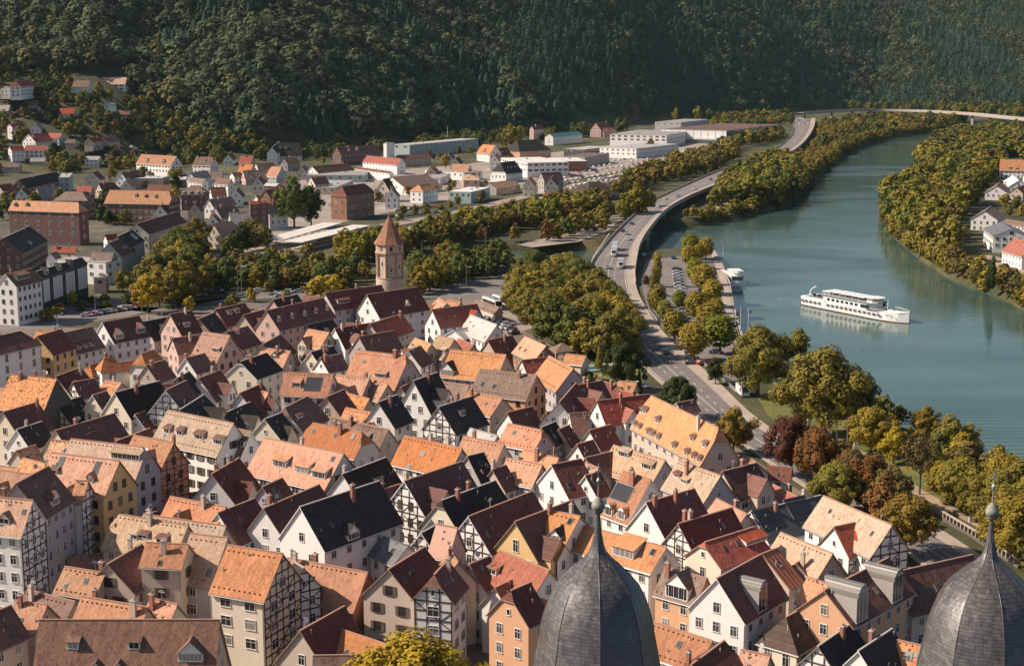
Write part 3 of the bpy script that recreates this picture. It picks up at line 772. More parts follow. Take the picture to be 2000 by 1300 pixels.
sheet('riverside_lawn', [(1475, 770), (1560, 760), (1700, 850), (1800, 900), (1900, 960), (2060, 1040), (2060, 1110), (1900, 1025), (1800, 970), (1690, 925), (1560, 860), (1500, 810)], 0.03, M_lawn)
sheet('peninsula_lawn', [(1400, 408), (1440, 404), (1515, 390), (1520, 383), (1440, 390), (1398, 400)], 0.03, M_sand)
sheet('park_lawn', [(1110, 705), (1165, 690), (1240, 700), (1262, 740), (1215, 752), (1150, 738)], 0.045, M_lawn)
sheet('side_street', [(800, 565), (930, 545), (1060, 520), (1150, 520), (1155, 545), (1010, 575), (940, 585), (800, 580)], 0.05, M_asph)
sheet('plaza', [(930, 590), (1010, 560), (1040, 640), (985, 660), (930, 620)], 0.055, M_gravel)
sheet('embankment_street', [(-100, 640), (130, 596), (240, 580), (300, 610), (560, 560), (760, 590), (700, 596), (550, 580), (320, 600), (250, 618), (100, 640), (-100, 660)], 0.05, M_asph)
sheet('station_street', [(1010, 478), (1100, 456), (1165, 428), (1205, 412), (1218, 425), (1185, 452), (1130, 472), (1040, 483)], 0.05, M_gravel)
sheet('village_yard', [(1865, 505), (1930, 498), (1990, 510), (2050, 540), (1960, 532), (1890, 520)], 0.04, M_sand)
# ---- the main road: pairs of left / right edge with the height of the deck
RD = [((2150, 1400), (2380, 1400), .1), ((2020, 1270), (2180, 1270), .1), ((1900, 1172), (2045, 1172), .1), ((1800, 1097), (1935, 1097), .1), ((1700, 1032), (1828, 1028), .1), ((1600, 965), (1715, 960), .1), ((1505, 902), (1606, 900), .1),
      ((1440, 857), (1538, 857), .1), ((1367, 809), (1468, 808), .1), ((1293, 745), (1404, 747), .1), ((1251, 705), (1357, 706), .1), ((1222, 675), (1320, 675), .1),
      ((1198, 640), (1290, 641), .1), ((1176, 603), (1264, 604), .2), ((1160, 571), (1246, 570), .6), ((1153, 545), (1240, 538), 1.4), ((1160, 517), (1243, 510), 2.6), ((1180, 486), (1251, 476), 3.8),
      ((1215, 446), (1272, 443), 4.6), ((1266, 401), (1304, 409), 5), ((1317, 374), (1347, 384), 5.4), ((1394, 340), (1408, 358), 6), ((1455, 316), (1470, 330), 6.5), ((1505, 297), (1522, 308), 7), ((1531, 282), (1551, 294), 7),
      ((1548, 266), (1572, 276), 7), ((1553, 252), (1585, 258), 7), ((1553, 240), (1591, 243), 7), ((1556, 229), (1592, 231), 7)]
LE = [U(*l, z) for l, r, z in RD]; RE = [U(*r, z) for l, r, z in RD]
def cat(P0, P1, P2, P3, t): return 0.5 * ((2 * P1) + (P2 - P0) * t + (2 * P0 - 5 * P1 + 4 * P2 - P3) * t * t + (3 * P1 - P0 - 3 * P2 + P3) * t ** 3)
def smooth(L, k=6):
    o = []
    for i in range(len(L) - 1):
        a = [L[max(0, i - 1)], L[i], L[i + 1], L[min(len(L) - 1, i + 2)]]
        for j in range(k): o.append(cat(*a, j / k))
    return o + [L[-1]]
LE, RE = smooth(LE), smooth(RE)
MID = [(a + b) / 2 for a, b in zip(LE, RE)]
CUM = [0.0]
for i in range(1, len(MID)): CUM.append(CUM[-1] + (MID[i] - MID[i - 1]).length)
def road_pt(s, f, dz=0.0):
    i = int(np.searchsorted(CUM, s)) ; i = max(1, min(i, len(CUM) - 1)); t = (s - CUM[i - 1]) / max(1e-6, CUM[i] - CUM[i - 1])
    a = LE[i - 1].lerp(LE[i], t); b = RE[i - 1].lerp(RE[i], t); p = a.lerp(b, f); p.z += dz; return p
def road_dir(s): d = road_pt(s + 1.5, .5) - road_pt(s - 1.5, .5); return math.atan2(d.y, d.x)
def s_of(py):
    return min(range(len(MID)), key=lambda i: abs(P(MID[i])[1] - py))
def ribbon(name, f0, f1, z0, z1, mat, i0=0, i1=None, sides=True):
    mb = MB(); i1 = len(LE) - 1 if i1 is None else i1
    for i in range(i0, i1):
        q = [LE[i].lerp(RE[i], f0), LE[i].lerp(RE[i], f1), LE[i + 1].lerp(RE[i + 1], f1), LE[i + 1].lerp(RE[i + 1], f0)]
        t = [p + Vector((0, 0, z1)) for p in q]; mb.face(t)
        if sides:
            bt = [p + Vector((0, 0, z0)) for p in q]
            mb.face([bt[0], t[0], t[3], bt[3]]); mb.face([bt[1], bt[2], t[2], t[1]]); mb.face(bt[::-1])
    return mb.build(name, mat)
struct(ribbon('road', 0.0, 0.80, -0.8, 0.0, M_asph))
struct(ribbon('pavement', 0.803, 1.0, -0.8, 0.14, M_pave))
iB = s_of(575)
struct(ribbon('road_kerb', -0.06, -0.003, -0.8, 0.14, M_pave))
M_conc = plain('concrete', (0.36, 0.31, 0.27), 0.9)
pw_ = ribbon('bridge_parapet', 0.992, 1.008, -1.2, 1.0, M_conc, iB + 4); tag(pw_, 'concrete parapet along the river side of the road bridge', 'parapet')
pw_ = ribbon('bridge_parapet', -0.075, -0.06, -1.2, 1.0, M_conc, iB + 2); tag(pw_, 'concrete parapet along the station side of the road bridge', 'parapet')
pier = thing('road_bridge_piers', 'concrete beam and pillars carrying the road across the river mouth', 'bridge', (MID[iB + 20].x, MID[iB + 20].y, 0))
def pier_mesh():
    mb = MB(); return mb
o_ = Vector((MID[iB + 20].x, MID[iB + 20].y, 0))
for i in range(iB + 6, len(LE) - 6, 5):
    mb = MB()
    for f in (0.2, 0.8):
        p = LE[i].lerp(RE[i], f) - o_; mb.tube((p.x, p.y, -7), (p.x, p.y, LE[i].z - 0.81), 0.8, k=10)
    a = LE[i].lerp(RE[i], .05) - o_; b_ = LE[i].lerp(RE[i], .95) - o_
    d = (b_ - a).normalized(); n = Vector((-d.y, d.x, 0)) * .6
    zt = LE[i].z - 0.81
    pl = [a + n, a - n, b_ - n, b_ + n]
    mb.prism([(p.x, p.y) for p in pl], zt - 1.0, zt)
    mb.build('pier', M_conc, pier)
# markings
mk = MB()
def mark(s0, s1, f, w_=0.16, z=0.006):
    a, b_ = road_pt(s0, f), road_pt(s1, f); d = (b_ - a).normalized(); n = Vector((-d.y, d.x, 0)) * w_ / 2; z_ = Vector((0, 0, z)); mk.face([a - n + z_, a + n + z_, b_ + n + z_, b_ - n + z_])
S = 20.0
TOT = CUM[-1] - 30
while S < TOT:
    wd = 0.18 if S < 600 else 0.26
    for f in (0.24, 0.54):
        mark(S, S + 3, f, wd)
    S += 7.5
S = 10.0
while S < TOT:
    for f in (0.03, 0.39, 0.775): mark(S, S + 4.02, f, 0.17)
    S += 4.0
struct(mk.build('road_markings', plain('road_paint', (0.62, 0.57, 0.52), 0.8)))
# ---- far river bridge
BR = [(1560, 221), (1640, 216), (1700, 214.5), (1760, 215), (1820, 217), (1900, 222), (1960, 228), (2060, 238), (2300, 262)]
bp = smooth([U(x, y, 14) for x, y in BR], 5)
bridge = thing('river_bridge', 'long pale road bridge crossing the far river bend below the wooded hill', 'bridge', (bp[10].x, bp[10].y, 0))
bo = Vector((bp[10].x, bp[10].y, 0))
mb = MB(); mp = MB()
for i in range(len(bp) - 1):
    a, b_ = bp[i] - bo, bp[i + 1] - bo; d = (b_ - a).normalized(); n = Vector((-d.y, d.x, 0)) * 6.5
    for z0, z1, w0, w1, t in ((-2.2, 0, -1, 1, mb), (0, 1.0, 0.97, 1.0, mp), (0, 1.0, -1.0, -.97, mp)):
        q = [a + n * w0, a + n * w1, b_ + n * w1, b_ + n * w0]
        lo = [p + Vector((0, 0, z0)) for p in q]; up = [p + Vector((0, 0, z1)) for p in q]
        t.face(up); t.face(lo[::-1]); t.face([lo[0], lo[3], up[3], up[0]][::-1]); t.face([lo[1], lo[2], up[2], up[1]])
mb.build('deck', M_conc, bridge); mp.build('parapet', plain('pale_concrete', (0.36, 0.31, 0.27), 0.9), bridge)
for i in range(1, len(bp) - 1, 3):
    mb = MB(); a = bp[i] - bo
    for q in (-3, 3): mb.tube((a.x, a.y + q, -8), (a.x, a.y + q, 11.8), 1.2, k=8)
    mb.build('pier', M_conc, bridge)
# low walls along the shaded street (river wall with openings)
def wall_line(px, h0, h1, th, mat, name, label, cat_='wall', z=0.0):
    pts = [U(x, y, z) for x, y in px]; mb = MB()
    for i in range(len(pts) - 1):
        d = (pts[i + 1] - pts[i]).normalized(); n = Vector((-d.y, d.x, 0)) * th / 2
        q = [(p.x, p.y) for p in (pts[i] - n, pts[i + 1] - n, pts[i + 1] + n, pts[i] + n)]
        mb.prism(q, h0, h1)
    o = mb.build(name, mat); tag(o, label, cat_); return o, pts
o, pts = wall_line([(1806, 992), (1850, 1020), (1900, 1050), (1990, 1110)], 0, .55, .5, plain('dark_stone', (.12, .10, .08), .9, var=.4), 'river_wall', 'low dark wall between the shaded street and the riverside lawn')  # dark stone with wide random tone
bal = thing('balustrade', 'row of dark posts with a rail on the low wall before the riverside lawn', 'railing', pts[0])
rb_ = MB(); pb_ = MB(); q0 = pts[0]
for a_, b_ in zip(pts, pts[1:]):
    n_ = int((b_ - a_).length / 1.3); d_ = (b_ - a_).normalized(); nn_ = Vector((-d_.y, d_.x, 0)) * .2
    for j_ in range(n_):
        p_ = a_.lerp(b_, j_ / n_) - q0; pb_.box(p_.x - .25, p_.x + .25, p_.y - .2, p_.y + .2, .55, 1.5)
    a2, b2 = a_ - q0, b_ - q0; rb_.prism([(v.x, v.y) for v in (a2 - nn_, b2 - nn_, b2 + nn_, a2 + nn_)], 1.5, 1.75)
pb_.build('posts', M_conc, bal); rb_.build('rail', M_pave, bal)
o, pts = wall_line([(1395, 489), (1410, 515), (1425, 552), (1431, 592), (1441, 628), (1452, 664)], -6.5, 0.04, .6, M_conc, 'quay_wall', 'stone quay wall below the landing stage', 'wall')
o, pts = wall_line([(1262, 600), (1300, 648), (1345, 690), (1400, 733), (1440, 768)], 0, 1.0, .15, M_metal, 'railing', 'metal railing between the road pavement and the car park', 'railing')
o, pts = wall_line([(1148, 548), (1160, 515), (1190, 470)], -3, 3.6, .5, M_conc, 'retaining_wall', 'pale retaining wall holding the road ramp above the river mouth', 'wall')
# railway
rl = MB()
RW = [(380, 512), (640, 468), (860, 428), (1000, 396), (1130, 364), (1300, 320), (1420, 292)]
for off in (-5, 0, 5):
    for g_ in (-.75, .75):
        pr_ = [U(x, y, 0.1) + Vector((0, off + g_, 0)) for x, y in RW]
        for a, b_ in zip(pr_, pr_[1:]):
            d = (b_ - a).normalized(); n = Vector((-d.y, d.x, 0)) * .12; rl.prism([(p.x, p.y) for p in (a - n, b_ - n, b_ + n, a + n)], .07, .28)
struct(rl.build('railway_tracks', plain('rail_steel', (0.16, 0.11, 0.085), 0.6)))
# ================================================================ THE OLD TOWN: houses read off the photo by ridge ends and one eave corner
H = house
# --- front rows
H((430,1209),(77,1209),(452,1318),14,'b','E',d=[(142,1268,'s',1.5),(262,1268,'s',1.5),(372,1292,'g',3.2,1.2),(188,1318,'g',1.2),(232,1318,'g',1.2)],extra='very long ridge',p=1.2,ch=0)
H((22,1180),(-60,1215),(50,1262),11,'b','E',ch=0)
H((93,1180),(30,1171),(66,1240),10,'o','E')
H((290,1185),(159,1163),(272,1240),9.5,'o','E',ch=2)
H((347,1179),(293,1167),(338,1212),9,'o','L')
H((147,1174),(53,1150),(134,1208),8.5,'b','G')
H((207,1118),(126,1105),(182,1164),11.5,'o','L',win='b')
H((209,1101),(277,1061),(247,1137),13,'r','E',win='s',extra='yellow side wall')
H((369,1062),(285,1058),(344,1109),15,'o','E',win='s')
H((233,1003),(368,1025),(209,1067),13,'t','E',fA=.3,ch=2)
H((442,1026),(280,1003),(430,1062),12.6,'t','E')
H((65,976),(-30,968),(44,1052),20,'o','W',tim=1,k=1,sp=2.0,maxrows=5)
H((30,944),(95,909),(84,1027),20,'b','L',fA=.0,win='n',sp=2.0,d=[(110,985,'g',2.4)],maxrows=5,ch=0)
H((133,950),(152,940),(142,968),16,'o','P',win='n',sp=1.9,maxrows=5,ch=0)
H((173,938),(148,937),(166,968),17,'o','W',tim=1,sp=2.0,maxrows=5,ch=0)
H((234,899),(102,883),(202,978),19,'o','Y',win='b',sky=[(118,904,1.2,2.6),(188,914,1.2,2.6)],ch=0,sp=2.2)
H((279,872),(138,856),(268,942),18,'t','L',fA=.35,d=[(244,898,'s',6,1.3)],win='b',ch=0)
H((340,864),(261,849),(330,913),17,'o','O',tim=5,win='b',ch=1)
H((457,826),(327,800),(424,892),17,'t','W',d=[(325,846,'S',1.6),(350,850,'S',1.6),(387,858,'S',2.4),(425,868,'S',2.4)],win='s',ch=0,maxrows=3)
H((491,842),(458,835),(482,905),15,'g','W',d=[(455,868,'S',1.8),(470,872,'S',1.8)],ch=0)
H((672,885),(516,854),(632,960),15,'o','W',d=[(545,912,'s',3.2,1.4),(588,924,'s',3.2,1.4),(622,934,'s',3.2,1.4)],sky=[(650,896)],win='w',ch=1)
H((707,843),(611,825),(694,880),14.5,'O','L',fA=.5,fB=.3,ch=2,sky=[(612,842),(655,850),(690,852)])
H((760,838),(648,813),(748,880),13,'g','E')
H((413,925),(467,893),(444,985),13.5,'r','W',ch=2,sp=3)
H((332,968),(442,989),(309,1008),13,'O','E',ch=1)
H((424,1001),(498,972),(454,1046),12.5,'r','W',ch=0)
H((514,992),(624,945),(547,1052),13.5,'r','W',ch=1)
H((512,950),(552,932),(531,980),12.5,'r','L',sky=[(533,958)],ch=0)
H((585,989),(741,938),(634,1078),17,'s','W',ch=1,sp=3.2,st=3.2,d=[(694,1058,'g',2.6)],maxrows=3)
H((668,925),(754,892),(690,974),13,'s','W',d=[(742,944,'s',2)],ch=1)
H((729,960),(783,944),(752,1012),12,'r','G')
H((789,939),(903,900),(820,1027),16,'r','W',tim=1,ch=1,win='b',sp=2.0)
H((912,890),(945,882),(938,945),15,'s','G',ch=1)
H((961,916),(989,907),(976,952),13,'r','E')
H((863,976),(968,937),(881,1013),14,'s','C',fA=.2,ch=2)
H((914,1008),(1040,958),(938,1074),14.5,'r','W',tim=1,ch=0,sky=[(952,1045)])
H((1005,1018),(1119,975),(1030,1078),15,'r','Y',ch=1,win='t')
H((1134,1007),(1078,996),(1083,1090),15,'O','W',d=[(1083,1058,'G',1.9)],sky=[(1113,1018)],ch=1,tim=2)
H((1302,1068),(1136,1024),(1264,1112),13,'O','W',d=[(1216,1088,'s',4,1.6)],sky=[(1275,1078)],ch=0)
H((1261,981),(1357,953),(1294,1056),15.5,'r','W',ch=2,sky=[(1343,975)],sp=3)
H((1272,936),(1217,918),(1228,1028),15,'O','W',d=[(1187,1006,'r',2.0),(1212,1014,'r',2.0)],ch=2,sky=[(1215,962,4.5,3.2)],extra='roof terrace')
H((1142,928),(1172,919),(1163,973),13.5,'r','W',ch=0)
H((1076,907),(1136,895),(1113,975),15,'r','W',sky=[(1112,948)],ch=0,sp=3)
H((1060,907),(990,893),(1038,953),13.5,'O','W',ch=0)
H((1092,894),(1023,877),(1078,916),12,'O','E')
H((1058,839),(992,826),(1039,880),14,'O','L',fA=.35,ch=1)
H((985,866),(905,851),(968,916),13.5,'O','C',ch=1)
H((903,875),(790,850),(888,925),15.5,'O','W',ch=2,sky=[(826,886,1,1),(798,912,1,1)],win='w')
H((738,785),(776,770),(768,840),14,'s','W',ch=1,extra='steep')
H((807,743),(855,726),(836,820),16,'s','W',ch=1)
H((782,756),(806,744),(776,782),10,'b','C')
H((856,794),(922,773),(882,853),13.5,'s','W',tim=1,ch=2,d=[(905,812,'s',1.6)])
H((990,805),(1040,793),(1002,838),12,'b','W',ch=1)
H((1049,732),(938,720),(1022,780),14,'g','O',ch=1,win='b',sky=[(942,750),(965,754)],sp=3)
H((989,692),(880,682),(962,745),15,'O','E',d=[(872,734,'G',3.6,1.6)],ch=1)
H((792,694),(696,683),(769,761),16,'p','L',fA=.25,d=[(742,738,'s',3)],ch=1)
H((722,738),(657,730),(708,772),12,'o','E')
H((758,750),(723,740),(742,788),11,'o','E',ch=0)
H((722,778),(673,766),(714,800),9.5,'m','E')
H((747,808),(675,795),(740,832),11,'m','E',ch=0)
H((637,775),(671,760),(658,812),12,'r','E')
H((652,730),(558,726),(632,775),13,'p','W',sky=[(612,750,4.0,4.0)],d=[(578,756,'s',2)],win='w',ch=0)
H((557,795),(600,773),(590,838),13,'b','W',fA=.3,fB=.4,ch=0,extra='hipped')
H((516,818),(560,801),(548,856),12,'s','C',ch=1)
H((431,809),(489,784),(463,828),10,'s','C',ch=1)
H((525,765),(490,760),(514,785),11,'o','C',ch=0)
H((468,767),(512,748),(478,787),12,'r','W')
H((470,705),(521,688),(507,739),14,'s','C',fA=.15,ch=1,sp=3.4)
H((643,649),(602,642),(622,682),11,'o','E',ch=0)
H((653,641),(731,629),(668,668),12,'r','W',ch=2)
H((700,657),(769,645),(722,692),12,'r','G',ch=2)
H((722,632),(785,612),(748,668),12.5,'R','E',ch=2)
H((606,687),(650,675),(622,704),11,'s','C',ch=2)
H((625,698),(666,690),(642,724),11,'r','W')
H((568,685),(512,678),(556,708),11,'o','E')
H((513,672),(548,652),(534,690),12,'r','E',ch=0)
H((450,655),(396,647),(426,709),15,'o','P',d=[(420,688,'s',2.4)],ch=1,win='b')
H((442,648),(484,636),(468,673),13,'r','C',d=[(466,652,'g',1.4)],ch=0)
H((520,606),(632,581),(542,645),14.5,'r','P',d=[(546,628,'g',1.2),(572,622,'g',1.2),(596,617,'g',1.2),(618,612,'g',1.2),(640,606,'g',1.2)],ch=1,sp=3)
H((634,572),(745,556),(655,606),15,'r','L',d=[(672,592,'s',5)],ch=1,sp=3)
H((532,585),(581,574),(543,603),12,'s','P',ch=1)
H((716,575),(815,560),(741,622),15,'r','W',ch=0,sp=4)
H((798,587),(759,580),(795,613),12,'o','W',ch=0,sky=[(790,592)])
H((873,592),(857,581),(848,606),10,'o','E')
H((900,590),(874,584),(888,602),9,'O','E')
H((843,604),(932,593),(858,643),14,'R','W',ch=0,sp=3)
H((912,620),(894,612),(882,640),10,'o','E',ch=0)
H((971,634),(919,614),(956,668),12,'w','W',ch=0,d=[])
H((927,636),(885,645),(940,650),9,'w','W',ch=0,p=.5)
H((952,664),(1001,654),(962,690),10,'r','E')
H((1067,675),(1025,656),(1048,695),11,'o','K',sky=[(1016,680),(1026,684)],ch=0)
H((1120,719),(1072,694),(1085,766),13.5,'O','L',ch=1,d=[])
H((1018,703),(1069,697),(1022,714),10,'R','W',ch=0)
H((1092,785),(1125,747),(1112,830),14,'r','W',ch=0,sp=2)
H((1125,752),(1178,742),(1140,788),12,'r','E',ch=2)
H((1165,782),(1268,769),(1180,830),14,'R','W',ch=2)
H((1111,807),(1147,805),(1127,854),12,'b','W')
H((1066,805),(1086,800),(1080,832),10,'b','G',ch=0)
H((1057,834),(1085,822),(1078,872),12,'s','E',tim=2,sky=[(1083,852)],ch=0)
H((1090,838),(1112,829),(1112,866),11,'r','E',ch=0)
H((1150,840),(1193,828),(1161,866),12,'r','W',ch=0)
H((1126,867),(1159,858),(1136,894),12,'r','W',ch=0)
H((1143,893),(1196,881),(1160,918),12,'r','E',ch=0)
H((1172,915),(1138,899),(1150,935),11,'o','E',ch=0,sky=[(1146,912)])
H((1300,898),(1198,868),(1276,938),13,'t','L',d=[(1216,892,'s',2.6),(1262,916,'s',2.6)],ch=1)
H((1404,835),(1272,772),(1375,915),17,'O','E',fA=.35,fB=.3,d=[(1248,804,'S',1.1),(1258,808,'S',1.1),(1282,826,'S',1.2),(1350,862,'S',1.1),(1374,874,'S',1.3),(1234,838,'S',1.1),(1244,842,'S',1.1),(1262,852,'S',1.1),(1270,856,'S',1.1),(1281,862,'S',1.1),(1312,880,'S',1.1),(1337,892,'S',1.1),(1350,900,'S',1.1),(1361,906,'S',1.1)],ch=1,cat='inn',name='large_inn',sp=3,lab='big orange roofed inn with many tiny dormers, half-hipped, beside the riverside road')
H((1408,928),(1325,898),(1374,987),14,'t','L',ch=1,sp=4)
H((1410,920),(1478,903),(1436,963),13,'r','E',win='w',ch=1)
H((1558,969),(1510,945),(1520,985),8,'R','W',ch=1)
H((1477,902),(1447,887),(1430,912),11,'o','E',ch=0)
H((1465,998),(1604,966),(1503,1056),11,'d','W',sky=[(1500,1010,5,4),(1560,990,5,4)],ch=2,win='S')
H((1459,1003),(1399,972),(1447,1016),11,'o','E',ch=1)
H((1324,1022),(1430,990),(1343,1074),14,'r','W',tim=1,ch=2)
H((1376,1058),(1473,1028),(1410,1096),13.5,'R','C',fA=.2,ch=1,d=[(1478,1060,'s',5,.8)],sp=3.4)
H((1399,1129),(1487,1081),(1443,1213),15.5,'r','W',d=[(1492,1196,'B',2.6,3.2)],sky=[(1545,1163)],ch=1,sp=2.6)
H((1487,1081),(1518,1069),(1552,1145),12,'c','E',ch=0)
H((1627,1080),(1524,1038),(1607,1115),12,'t','E',ch=1)
H((1554,1099),(1586,1081),(1585,1118),10,'r','G')
H((1628,1143),(1577,1125),(1605,1200),12,'O','E',ch=0)
H((1609,1152),(1735,1088),(1662,1215),15,'r','O',d=[(1704,1238,'B',3.2,3.6),(1766,1190,'B',3.0,3.2)],sky=[(1711,1152),(1746,1132),(1712,1118,1,1)],ch=1)
H((1535,1204),(1589,1175),(1554,1265),11,'k','C',fA=1,ch=1,win='t')
H((1597,1261),(1664,1215),(1625,1306),11,'s','W',tim=1,ch=1)
H((1676,1270),(1743,1226),(1702,1318),11,'s','W',ch=1)
H((1812,1262),(1752,1248),(1795,1318),10,'O','W',sky=[(1774,1280,1.2,1.2)],ch=0)
H((1740,1118),(1900,1082),(1776,1188),13,'r','E',sky=[(1776,1158),(1793,1156),(1812,1152),(1830,1146)],ch=0,extra='long')
H((1628,1028),(1695,1014),(1659,1090),13.5,'R','W',tim=2,d=[(1684,1066,'g',1.7)],ch=0)
H((1743,1025),(1608,967),(1715,1088),15,'t','W',tim=1,ch=0,extra='long smooth')
H((1381,1128),(1298,1106),(1362,1184),12,'g','O',d=[(1312,1190,'g',3.8,2.0)],ch=1)
H((1392,1250),(1275,1213),(1362,1283),8,'O','W',sky=[(1326,1258)],ch=0)
H((1350,1297),(1415,1249),(1398,1340),10,'r','E')
H((1505,1279),(1447,1267),(1490,1315),9,'o','E',ch=0)
H((894,1030),(852,1022),(884,1098),16,'P','P',nw=False,ch=0,p=1.5,extra='windowless',lab='tall windowless block of pink render between dark tiled roofs')
H((852,1024),(822,1040),(856,1050),12,'s','W',tim=1,ch=0)
H((798,1066),(748,1046),(748,1090),10,'N','W',sky=[(738,1068),(766,1076)],ch=0,p=.8)
H((758,1111),(829,1067),(802,1160),14,'r','E',win='s',ch=0,sp=3.4,extra='dark shuttered windows')
H((848,1121),(875,1092),(876,1172),14.5,'r','W',fA=.4,tim=1,ch=1,sp=2.8,win='w')
H((553,1080),(445,1063),(515,1178),17,'p','C',tim=1,ch=0,win='w',sp=3.6,maxrows=3,extra='steep')
H((594,1108),(575,1096),(602,1142),13,'s','W',tim=1,ch=0,sp=2)
H((445,1049),(372,1040),(410,1150),15,'t','L',sky=[(408,1118)],ch=0,win='n',sp=3)
H((719,1117),(562,1088),(712,1180),11.5,'O','S',ch=2,win='b',sp=4)
H((585,1231),(673,1182),(622,1290),10,'r','E',ch=0)
H((755,1257),(634,1217),(752,1272),8,'O','E',p=.5,ch=0,sp=3)
H((760,1277),(611,1279),(768,1325),8,'b','E',ch=0)
H((998,1152),(1036,1136),(1034,1226),14,'r','O',fA=.3,ch=0,sp=2.6,extra='small balcony')
H((966,1147),(1016,1123),(980,1170),10.5,'c','W',ch=0)
H((1030,1142),(1066,1112),(1060,1175),11,'c','E',ch=0)
H((1074,1113),(975,1073),(1040,1166),13,'R','W',d=[(961,1122,'s',1.8)],ch=0)
H((916,1101),(956,1085),(938,1131),12,'r','W',ch=0)
H((895,1098),(880,1075),(935,1140),13,'o','C',nw=False,ch=1)
# --- upper left quarter of the old town
H((111,739),(20,731),(87,809),16,'m','X',ch=3,nw=False)  # dark wall colour stands in for the shade on the gable
H((-60,668),(40,646),(-32,688),17,'r','W',fB=.8,ch=1,win='t',sp=4.5,p=.8)
H((72,656),(120,642),(90,686),15,'r','Y',ch=1,win='b',p=.9)
H((118,651),(180,637),(135,694),13,'b','W',d=[(143,684,'s',1.3),(156,681,'s',1.3),(169,678,'s',1.3),(181,675,'s',1.3)],ch=0)
H((199,629),(272,616),(217,678),14,'r','W',d=[(234,662,'g',3.0,1.4),(276,650,'g',3.0,1.4)],ch=0)
H((331,613),(374,606),(354,656),13,'r','P',ch=1,d=[(366,638,'s',2.2)])
H((278,628),(330,618),(284,652),9,'s','L',ch=1)
H((335,660),(386,654),(350,692),12,'r','P',ch=1)
H((222,697),(203,699),(224,714),11,'O','W',fA=.9,fB=.9,win='w',ch=1)
H((300,682),(276,690),(290,716),11,'O','W',fA=.5,fB=.6,ch=0)
H((190,708),(175,712),(182,724),9,'O','E',fA=.9,fB=.9,ch=0)
H((285,713),(322,702),(298,740),11,'b','E',ch=1)
H((108,735),(158,716),(126,758),12,'r','C')
H((141,746),(185,738),(158,780),11,'r','W',tim=1,ch=0)
H((238,747),(205,742),(188,786),10,'o','E',ch=1)
H((109,789),(158,773),(124,812),10,'s','C',tim=1,ch=0)
H((5,804),(74,784),(25,840),12,'r','C',ch=1)
H((32,838),(82,822),(46,864),9,'s','W',ch=1)
H((180,771),(209,763),(193,812),12,'r','C',ch=0)
H((223,766),(312,743),(252,820),14.5,'s','C',ch=2)
H((263,809),(284,801),(279,832),10,'r','W',ch=0)
H((323,762),(364,742),(332,802),15,'r','W',tim=1,ch=0)
H((108,840),(224,806),(125,863),12,'r','C',ch=1,extra='long')
H((166,848),(235,824),(182,872),10,'r','E',ch=1)
H((225,861),(293,835),(240,886),12,'r','W',ch=0)
H((75,927),(-25,913),(60,966),15,'o','E',ch=0)
H((90,905),(45,893),(84,928),10,'m','E',ch=0)
H((150,862),(100,858),(143,882),12,'m','E',ch=1)
H((362,699),(400,689),(380,724),11,'b','W',ch=1)
H((388,738),(430,722),(400,775),12,'r','W',ch=1)
H((345,738),(370,724),(372,782),13,'s','G')
H((350,800),(398,770),(384,826),13,'s','E',ch=1)
H((420,604),(478,591),(440,630),11,'r','P',d=[(450,614,'s',2),(464,611,'s',2)],ch=1)
H((388,622),(420,609),(405,640),10,'s','E')
H((475,615),(515,604),(488,652),12,'r','E')
H((972,850),(918,835),(965,868),9,'w','E',ch=0)
H((982,777),(915,763),(955,802),12,'o','E',ch=1)
H((917,752),(862,744),(908,772),10,'g','E',ch=1)
H((843,671),(810,659),(832,690),12,'o','E',ch=0)
H((888,662),(855,655),(864,702),13,'t','E',d=[(862,690,'s',2.4)],ch=0)
H((925,673),(895,660),(915,684),10,'R','E',ch=0)
H((797,685),(822,674),(812,704),12,'r','W',ch=0)
H((838,696),(802,688),(832,710),9,'o','E',ch=0)
H((600,632),(648,620),(612,655),9,'s','G',ch=0)
H((1210,760),(1262,775),(1190,790),10,'R','E',ch=1)
H((1165,745),(1215,760),(1160,765),8,'r','E',ch=1)
H((30,880),(70,868),(45,900),8,'m','E',ch=0)
H((20,760),(-30,752),(10,790),9,'o','E',ch=0)
H((930,585),(975,600),(925,600),5,'g','E',ch=0,nw=False)

